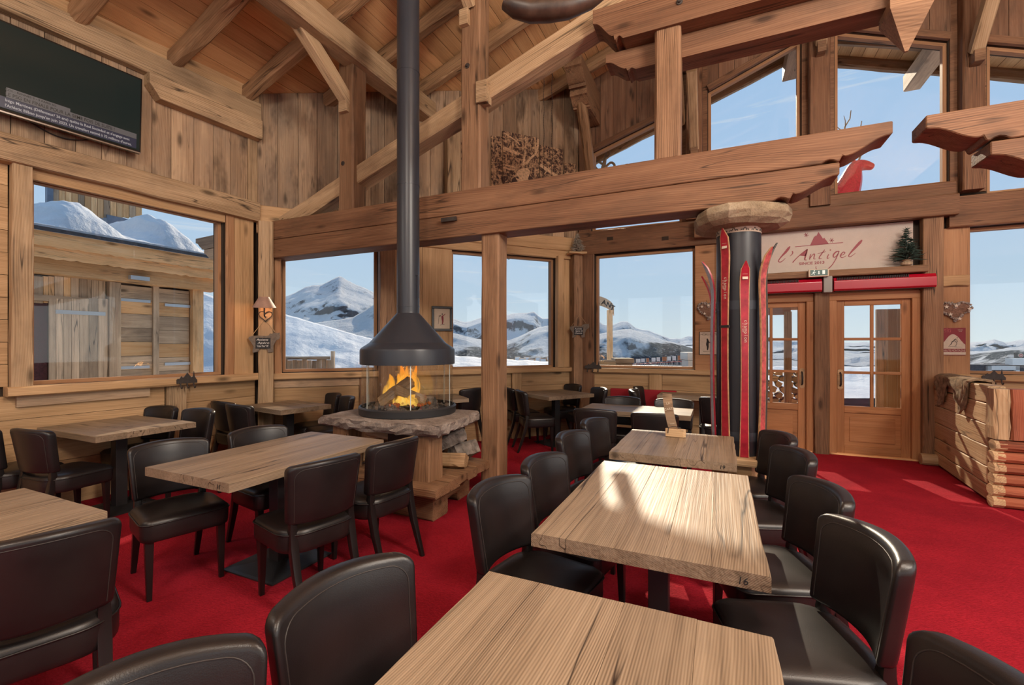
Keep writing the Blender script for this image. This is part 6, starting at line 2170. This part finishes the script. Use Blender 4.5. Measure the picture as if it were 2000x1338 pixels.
# added snow between house and hut, bouncing sunlight onto its facade
vs, fs = [], []
for i in range(25):
    for j in range(41):
        x, y = HX + 0.15 + 3.75 * i / 24, -4.0 + 13.0 * j / 40
        vs.append((x, y, 0.55 + 0.25 * fbm(x * 0.7, y * 0.7, 4.0) + 0.25 * abs(i / 24 - 0.5)))
for i in range(24):
    for j in range(40): fs.append((i * 41 + j, (i + 1) * 41 + j, (i + 1) * 41 + j + 1, i * 41 + j + 1))
me = bpy.data.meshes.new('bounce_snow'); me.from_pydata(vs, [], fs); me.materials.append(M['snow'])
tag(soft(link('bounce_snow', me), 80), kind='structure')

# taller house behind, its timber wall and blue metal dormer above the snow
UHX = -13.5
WU = Wall((UHX, -4.0), (UHX, 9.0))
uh = tag(empty('upper_house', (UHX, 4.0, 0)), 'timber wall and blue metal edge of a house rising behind the snowy hut roof', 'house')
ui = Matrix.Translation(uh.location).inverted()
for i in range(14):
    u0 = 100 + i * 12.5
    (sa, za), (sb, _) = WU.hit(u0, 380), WU.hit(u0 + 12.5, 380)
    zt2 = WU.hit(u0, 300)[1]; zb2 = WU.hit(u0, 424)[1] if u0 < 262 else WU.hit(u0, 424)[1]
    m = MB(); m.span((0, 0, 0), (zt2 - zb2, sb - sa - 0.01, 0.05))
    m.build('plank', M['weather_warm'] if i % 4 else M['weather'], uh, ui @ frame(WU.at(sb, zb2, 0), UP, -WU.e, WU.n))
sa, za = WU.hit(205, 420); sb, zb_ = WU.hit(330, 480)
m = MB(); m.span((0, 0, -0.4), (sb - sa, za - zb_, 0.10)); m.build('blue_wall', M['bluegrey'], uh, ui @ WU.frame(sa, zb_, 0))
sa, _ = WU.hit(88, 400); sb, _ = WU.hit(100, 400)
m = MB(); m.span((0, 2.0, 0), (sb - sa, 8.5, 0.1)); m.build('corner_strip', M['bluegrey'], uh, ui @ WU.frame(sa, 0, 0))

# weathered outside post and carved bracket of this house's own eaves, just beyond the window
_wo = Wall((WL.O - WL.n * 0.42).xy, (WL.O - WL.n * 0.42 + WL.e).xy)
xp = tag(empty('porch_post', _wo.at(_wo.hit(433, 600)[0] + 0.03, 0)), 'dark weathered post with a carved bracket just outside the large left window', 'post')
xi = Matrix.Translation(xp.location).inverted()
beam('post', M['weather'], (0, 0, 0.0), (0, 0, 3.5), 0.12, 0.12, xp, jit=0.008)
m = MB(); m.prism(carved_end(0.55, 0.16, 0.2), -0.07, 0.07); m.build('bracket', M['weather'], xp, frame((0, 0, 2.75), -WL.n, UP, (-WL.n).cross(UP)))
m = MB(); m.prism(carved_end(0.34, 0.14, 0.18), -0.07, 0.07); m.build('bracket', M['weather'], xp, frame((0, 0, 2.60), -WL.n, UP, (-WL.n).cross(UP)))

# fence in the snow beyond the lamp corner
fn = tag(empty('plank_fence', ond(600, 728, 12.5)), 'old plank fence half sunk in snow outside the window by the lamp', 'fence')
fi = Matrix.Translation(fn.location).inverted()
for i in range(11):
    u = 548 + i * 9.4
    a, b = ond(u, 703 + _rnd.uniform(-1.5, 1.5), 12.5 + i * 0.05), ond(u, 745, 12.5 + i * 0.05)
    beam('fence_board', M['weather'], fi @ Vector((a.x, a.y, b.z)), fi @ a, 0.125, 0.03, fn, up=(-S_, C_, 0), jit=0.004, ch=0.004)
a, b = ond(650, 686, 13.0), ond(650, 745, 13.0)
beam('fence_post', M['weather'], fi @ Vector((a.x, a.y, b.z)), fi @ a, 0.10, 0.10, fn, up=(-S_, C_, 0))
beam('fence_rail', M['weather'], fi @ ond(545, 699, 12.45), fi @ ond(645, 699, 13.0), 0.06, 0.08, fn, jit=0.02)

# ------------------------------------------------------------------ terrace: gate, deck chairs, boxes
ga = ond(1191, 715, 17.0)
gt_ = tag(empty('entrance_gate', ga), 'rustic timber gate with an arched lettered board outside the gable window', 'gate')
gi = Matrix.Translation(ga).inverted()
Rg = Vector((C_, S_, 0))
span = 1.62
ztop = ond(1190, 606, 17.0).z
for k_ in (0, -span):
    beam('gate_post', M['weather_warm'], gi @ (ga + Rg * k_ + Vector((0, 0, -0.6))), gi @ (Vector((ga.x, ga.y, ztop)) + Rg * k_), 0.19, 0.19, gt_, up=(-S_, C_, 0))
m = MB()
arc = lambda t, r: (-span / 2 + (span / 2 + 0.16) * math.sin(t) * 1.0, 0.50 * math.cos(t) + r)
n = 24
T0 = 1.45
up_ = [arc(-T0 + 2 * T0 * i / n, 0.17) for i in range(n + 1)]
dn = [arc(-T0 + 2 * T0 * i / n, -0.17) for i in range(n + 1)]
m.prism(up_ + dn[::-1], -0.03, 0.03)
GF = gi @ frame((ga.x, ga.y, ztop - 0.10), Rg, UP, Rg.cross(UP))
arch = m.build('arch_board', M['weather'], gt_, GF)
word = 'RESTAURANT'
for i, ch_ in enumerate(word):
    t = -1.12 + 2.24 * i / (len(word) - 1)
    x, y = arc(t, -0.10)
    text('gate_letter', ch_, 0.25, Matrix.Translation((x, y, 0.032)) @ Matrix.Rotation(-0.42 * math.sin(t), 4, 'Z'), M['ink'], arch, ext=0.004, align='CENTER', bold=0.006)


def scaled(o, k_):
    o.scale = (k_, k_, k_)
    return o


def deck_chair(u, v, d, rz, mat):
    p = ond(u, v, d)
    r = tag(scaled(empty('deck_chair', p, rz), 0.5), 'low wooden deck chair standing in the snow beyond the bay window', 'deck chair', 'deck chairs on the snow')
    m_ = MB()
    for sx in (-0.27, 0.27):
        m_.tube([(sx, -0.5, 0.02), (sx, 0.45, 0.85)], 0.022, 5)
        m_.tube([(sx, 0.5, 0.02), (sx, -0.45, 0.38)], 0.022, 5)
    m_.tube([(-0.27, 0.45, 0.85), (0.27, 0.45, 0.85)], 0.022, 5)
    m_.build('frame', M['weather_warm'], r)
    m_ = MB(); m_.add([(-0.25, 0.45, 0.85), (0.25, 0.45, 0.85), (0.25, 0.0, 0.36), (-0.25, 0.0, 0.36), (-0.25, -0.45, 0.38), (0.25, -0.45, 0.38)], [(0, 1, 2, 3), (3, 2, 5, 4)])
    m_.build('canvas', mat, r)


for i, (u, v, d) in enumerate(((1000, 719, 19), (1018, 716, 20), (1035, 719, 19), (1050, 713, 21), (1062, 717, 20), (1076, 713, 21), (1086, 718, 20), (1028, 712, 22), (905, 719, 19), (1010, 711, 23))):
    deck_chair(u, v + 3, d, YAW + _rnd.uniform(-0.5, 0.5), M['white_paint'])


def terrace_chair(u, v, d, rz, mat):
    p = ond(u, v, d)
    r = tag(scaled(empty('terrace_chair', p, rz), 0.42), 'small pale terrace chair in the row outside the gable window', 'terrace chair', 'terrace chairs outside the gable window')
    m_ = MB()
    for sx in (-0.2, 0.2):
        m_.tube([(sx, -0.2, 0), (sx, -0.2, 0.45)], 0.016, 5)
        m_.tube([(sx, 0.2, 0), (sx, 0.24, 0.9)], 0.016, 5)
    m_.build('frame', M['chrome'], r)
    m_ = MB(); m_.box((0, 0, 0.45), (0.42, 0.42, 0.04)); m_.build('seat', M['red_worn'], r)
    m_ = MB(); m_.box((0, 0.23, 0.72), (0.40, 0.03, 0.34)); m_.build('backrest', mat, r)


for i in range(11):
    terrace_chair(1238 + i * 10.4, 721 - i * 0.45, 17.5 - 0.28 * i, YAW + 0.4 + _rnd.uniform(-0.3, 0.3), M['white_paint'] if i % 3 else M['terracotta'])
for i, (u, v, w, h, d, nm, lb, mt) in enumerate(((1216, 721, 0.40, 0.28, 11.5, 'planter_box', 'dark wooden planter box beside the gate post', 'weather'), (1350, 722, 0.30, 0.42, 11.0, 'white_crate', 'pale stacked crate at the edge of the gable window', 'white_paint'))):
    p = ond(u, v, d)
    r = tag(empty(nm, p, YAW), lb, 'box')
    m = MB(); m.span((-w / 2, -0.2, -0.6), (w / 2, 0.2, h * 0.55)); m.build('box_body', M[mt], r, bevel=0.01)
    m = MB(); m.span((-w / 2 - 0.03, -0.24, h * 0.55 + 0.01), (w / 2 + 0.03, 0.24, h)); m.build('lid', M[mt], r, bevel=0.01)
for i, (u, v) in enumerate(((1172, 712), (1180, 717), (1190, 711), (1168, 719))):
    p = ond(u, v, 11.0)
    m = MB(); m.rings([[(x, 0.10 * math.cos(t), 0.10 * math.sin(t)) for t in [2 * math.pi * j / 10 for j in range(10)]] for x in (-0.14, 0.14)])
    tag(m.build('chopping_log', M['terracotta'] if i % 2 else M['log'], None, Matrix.Translation(p) @ Matrix.Rotation(YAW + (0 if i != 2 else 0.0), 4, 'Z')), 'short sawn log in the heap at the foot of the gate', 'log', 'logs at the gate')

# slate roof and white balustrade below the far right window
lr = tag(empty('lower_roof', ond(1950, 735, 14)), 'dark slate roof with a white frame seen through the far right window', 'roof')
li = Matrix.Translation(lr.location).inverted()
LF = li @ frame(ond(1860, 735, 13), Rg, UP, Rg.cross(UP))
m = MB(); m.prism([(0, -0.9), (4.2, -0.9), (4.2, 0.33), (0, 0.33)], -0.5, 0); m.build('slate_face', M['dark_roof'], lr, LF)
for a, b, c, d in ((0.95, -0.5, 1.06, 0.30), (1.75, -0.5, 1.86, 0.30), (0.95, 0.18, 1.86, 0.30)):
    m = MB(); m.span((a, b, 0.0), (c, d, 0.06)); m.build('white_frame_bar', M['white_paint'], lr, LF)
sb_ = tag(empty('roadside_sign', ond(1995, 712, 13)), 'small white box with a dark sign bearing a red oval at the right edge', 'sign')
SF = Matrix.Translation(sb_.location).inverted() @ frame(ond(1978, 713, 12.9), Rg, UP, Rg.cross(UP))
m = MB(); m.span((0, 0, -0.2), (0.6, 0.19, 0)); m.build('white_box', M['white_paint'], sb_, SF)
m = MB(); m.span((0.09, 0.20, -0.05), (0.5, 0.35, 0)); m.build('dark_panel', M['ink'], sb_, SF)
m = MB(); m.prism([(0.22 + 0.075 * math.cos(t), 0.275 + 0.055 * math.sin(t)) for t in [i * 0.3927 for i in range(16)]], 0, 0.01); m.build('oval_rim', M['cream'], sb_, SF)
m = MB(); m.prism([(0.22 + 0.062 * math.cos(t), 0.275 + 0.042 * math.sin(t)) for t in [i * 0.3927 for i in range(16)]], 0, 0.013); m.build('oval', M['red_gloss'], sb_, SF)
m = MB(); m.span((0.18, 0.268, 0), (0.26, 0.282, 0.016)); m.build('oval_bar', M['cream'], sb_, SF)

# ------------------------------------------------------------------ porch outside the doors
po = tag(empty('porch', (1.25, 9.0, 0)), 'glazed timber porch frame outside the two doors', 'porch')
pi_ = Matrix.Translation(po.location).inverted()
for x, mt in ((0.02, 'weather'), (0.62, 'door'), (1.06, 'weather'), (1.55, 'door'), (2.32, 'weather'), (2.72, 'weather')):
    beam('porch_post', M[mt], pi_ @ Vector((x, 9.0, 0)), pi_ @ Vector((x, 9.0, 2.05)), 0.11, 0.09, po, up=(0, 1, 0), jit=0.003)
beam('porch_rail', M['door'], pi_ @ Vector((0.0, 9.0, 0.40)), pi_ @ Vector((1.0, 9.0, 0.40)), 0.06, 0.20, po, jit=0.002)
beam('porch_rail', M['door'], pi_ @ Vector((0.0, 9.0, 2.06)), pi_ @ Vector((1.1, 9.0, 2.06)), 0.06, 0.12, po, jit=0.002)
m = MB(); m.span((0.1, 8.995, 0.5), (0.58, 9.003, 2.0)); m.build('pane', M['glass'], po, pi_)
m = MB(); m.span((0, 0, 0), (1.55, 0.55, 0.05)); m.build('porch_fascia', M['weather_warm'], po, pi_ @ frame((-0.2, 9.08, 2.08), (1, 0, 0), UP, (0, -1, 0)))  # fascia and roof shaped to block high sun, open on the right
for i in range(9):
    m = MB(); m.span((0, 0.003, 0), (1.55, 0.165, 0.03)); m.build('porch_roof_board', M['weather_warm'], po, pi_ @ frame((-0.2, 7.72 + i * 0.17, 2.44 + 0.02 * (8 - i) * 0), (1, 0, 0), (0, 1, 0), UP))
m = MB(); m.span((2.74, 7.7, 0.0), (2.80, 9.0, 2.05)); m.build('side_wall', M['weather_warm'], po, pi_)
m = MB(); m.span((-0.3, 7.72, -0.3), (2.8, 9.2, -0.02)); m.build('porch_floor', M['weather_warm'], po, pi_)
for i in range(4):
    m = MB(); m.span((0, 0.003, 0), (2.05, 0.128, 0.03)); m.build('porch_wall_board', M['log'], po, pi_ @ frame((2.40 + 0.13 * i, 8.99, 0.0), UP, (-1, 0, 0), (0, -1, 0)))
od = tag(empty('porch_door', (1.42, 9.0, 0), 0.9), 'glazed outer door standing open, seen through the right inner door', 'door')
for a, b, c, d in ((0, 0.02, 0.10, 2.0), (0.62, 0.02, 0.72, 2.0), (0.10, 0.02, 0.62, 0.55), (0.10, 1.9, 0.62, 2.0), (0.10, 1.20, 0.62, 1.25), (0.34, 0.55, 0.38, 1.9)):
    m = MB(); m.span((a, 0, b), (c, 0.045, d)); m.build('door_bar', M['door'], od)
m = MB(); m.span((0.10, 0.02, 0.55), (0.62, 0.026, 1.9)); m.build('pane', M['glass'], od)
m = MB(); m.tube([(0.66, -0.05, 1.0), (0.58, -0.05, 1.0)], 0.01, 6); m.build('door_handle', M['iron'], od)
sticker = MB(); sticker.lathe([(0.045, 0), (0.045, 0.002)], 16)
tag(sticker.build('round_sticker', M['grey_plastic'], None, frame((0.80, 8.98, 1.58), (1, 0, 0), UP, (0, -1, 0))), 'round grey sticker on the porch glass, seen through the left door', 'sticker')
k_ = 0
q = random.Random(77)
for row in range(9):
    for cxl in range(6):
        x = 0.55 + cxl * 0.165 + (row % 2) * 0.08 + q.uniform(-0.015, 0.015)
        z = 0.10 + row * 0.105
        pts = [(0.078 * math.cos(t) * q.uniform(0.8, 1.05), 0.062 * math.sin(t) * q.uniform(0.85, 1.1)) for t in [2 * math.pi * j / 5 + q.uniform(0, 0.8) for j in range(5)]]
        m = MB(); m.prism(pts, -0.4, 0)
        tag(m.build('stacked_firewood', M['log'] if q.random() < 0.7 else M['firewood'], None, frame((x, 10.0, z), (1, 0, 0), UP, (0, -1, 0))), 'split firewood log in the stack outside the left door', 'log', 'firewood stack by the porch')

# ------------------------------------------------------------------ red deer on the porch roof
dr = tag(empty('deer_statue', (1.80, 8.15, 3.2)), 'shiny red stag statue with antlers standing outside the upper gable window', 'deer statue')
me = bpy.data.meshes.new('deer_body')
hd = ony(1690, 322, 8.2); nk = ony(1660, 345, 8.2)
di = Matrix.Translation(dr.location).inverted()
P = lambda u, v, y=8.2: di @ ony(u, v, y)
V_ = [P(1640, 402), P(1580, 412), P(1656, 372), P(1664, 347), P(1671, 324), P(1687, 322), P(1699, 325), P(1708, 327)]
V_[0] = V_[0]; rad = [0.24, 0.23, 0.185, 0.145, 0.125, 0.085, 0.058, 0.045]
E_ = [(0, 1), (0, 2), (2, 3), (3, 4), (4, 5), (5, 6), (6, 7)]
zf = -0.62
for sgn in (-0.08, 0.08):
    for src, dx in ((0, 0.02), (1, -0.03)):
        k1 = len(V_)
        b0 = V_[src]
        V_ += [b0 + Vector((dx, sgn, -0.22)), b0 + Vector((dx, sgn, -0.42)), b0 + Vector((dx + 0.02, sgn, -0.62))]
        rad += [0.07, 0.04, 0.035]
        E_ += [(src, k1), (k1, k1 + 1), (k1 + 1, k1 + 2)]
me.from_pydata([tuple(p) for p in V_], E_, [])
ob = link('deer_body', me, dr)
md = ob.modifiers.new('Skin', 'SKIN')
for i, sv in enumerate(me.skin_vertices[0].data):
    sv.radius = (rad[i], rad[i])
me.skin_vertices[0].data[0].use_root = True
ob.modifiers.new('Sub', 'SUBSURF').levels = 2
ob.modifiers['Sub'].render_levels = 2
me.materials.append(M['deer_red'])
for pts, r_ in (([(1668, 318), (1662, 296), (1650, 270), (1650, 248), (1660, 232), (1662, 216)], 0.016), ([(1650, 262), (1640, 252), (1632, 246)], 0.010), ([(1651, 246), (1651, 236), (1648, 226)], 0.008), ([(1676, 316), (1684, 296), (1686, 270), (1680, 254), (1683, 236)], 0.015), ([(1686, 275), (1694, 262)], 0.009)):
    m = MB(); m.tube([P(u, v, 8.2 + 0.05 * (i % 2)) for i, (u, v) in enumerate(pts)], [r_ * (1 - 0.6 * i / (len(pts) - 1)) for i in range(len(pts))], 7)
    soft(m.build('antler', M['antler'], dr), 60)
for u, v, y in ((1670, 318, 8.10), (1668, 316, 8.30)):
    m = MB(); m.tube([P(u, v, y), P(u - 10, v - 8, y)], [0.03, 0.006], 6); m.build('ear', M['deer_red'], dr)
m = MB(); m.span((-1.2, -0.45, -0.35), (1.0, 0.7, -0.28)); 
zr_ = min(v.z for v in V_) - 0.035
m = MB(); m.span((-1.0, -0.4, zr_ - 0.06), (0.8, 0.6, zr_)); m.build('stand_board', M['weather'], dr)

# scroll-cut wooden tree ornament outside the upper left gable window
orn = tag(empty('carved_ornament', ony(1190, 345, 8.0)), 'pale fretwork scroll ornament outside the upper gable window', 'ornament')
oi_ = Matrix.Translation(orn.location).inverted()
OF = lambda u, v: oi_ @ ony(u, v, 8.0)
m = MB(); m.tube([OF(1174, 400), OF(1178, 330), OF(1184, 298)], [0.06, 0.045, 0.02], 6); m.build('stem', M['plank'], orn)
for pts in ([(1180, 330), (1192, 318), (1200, 322), (1200, 334), (1192, 338), (1190, 330)], [(1178, 345), (1188, 340), (1196, 348)], [(1214, 345), (1216, 328), (1226, 322), (1234, 332), (1230, 342), (1224, 338)], [(1176, 320), (1166, 315), (1162, 325), (1168, 332)], [(1184, 310), (1192, 302), (1190, 296)]):
    m = MB(); m.tube([OF(*p) for p in smooth_pts([Vector(p) for p in pts], 3)], 0.022, 5); m.build('scroll', M['plank'], orn)

# ------------------------------------------------------------------ lettering becomes ordinary mesh
dg = bpy.context.evaluated_depsgraph_get()
dg.update()
fit = {o.name: w for o, w in FITS}
for o in [o for o in bpy.data.objects if o.type == 'FONT']:
    me = bpy.data.meshes.new_from_object(o.evaluated_get(dg))
    nm, par, mb, w = o.name, o.parent, o.matrix_basis.copy(), fit.get(o.name)
    if w and len(me.vertices):
        xs_ = [v.co.x for v in me.vertices]
        k = w / max(1e-6, max(xs_) - min(xs_))
        for v in me.vertices: v.co.x *= k
    bpy.data.objects.remove(o)
    n = link(nm, me, par, mb)
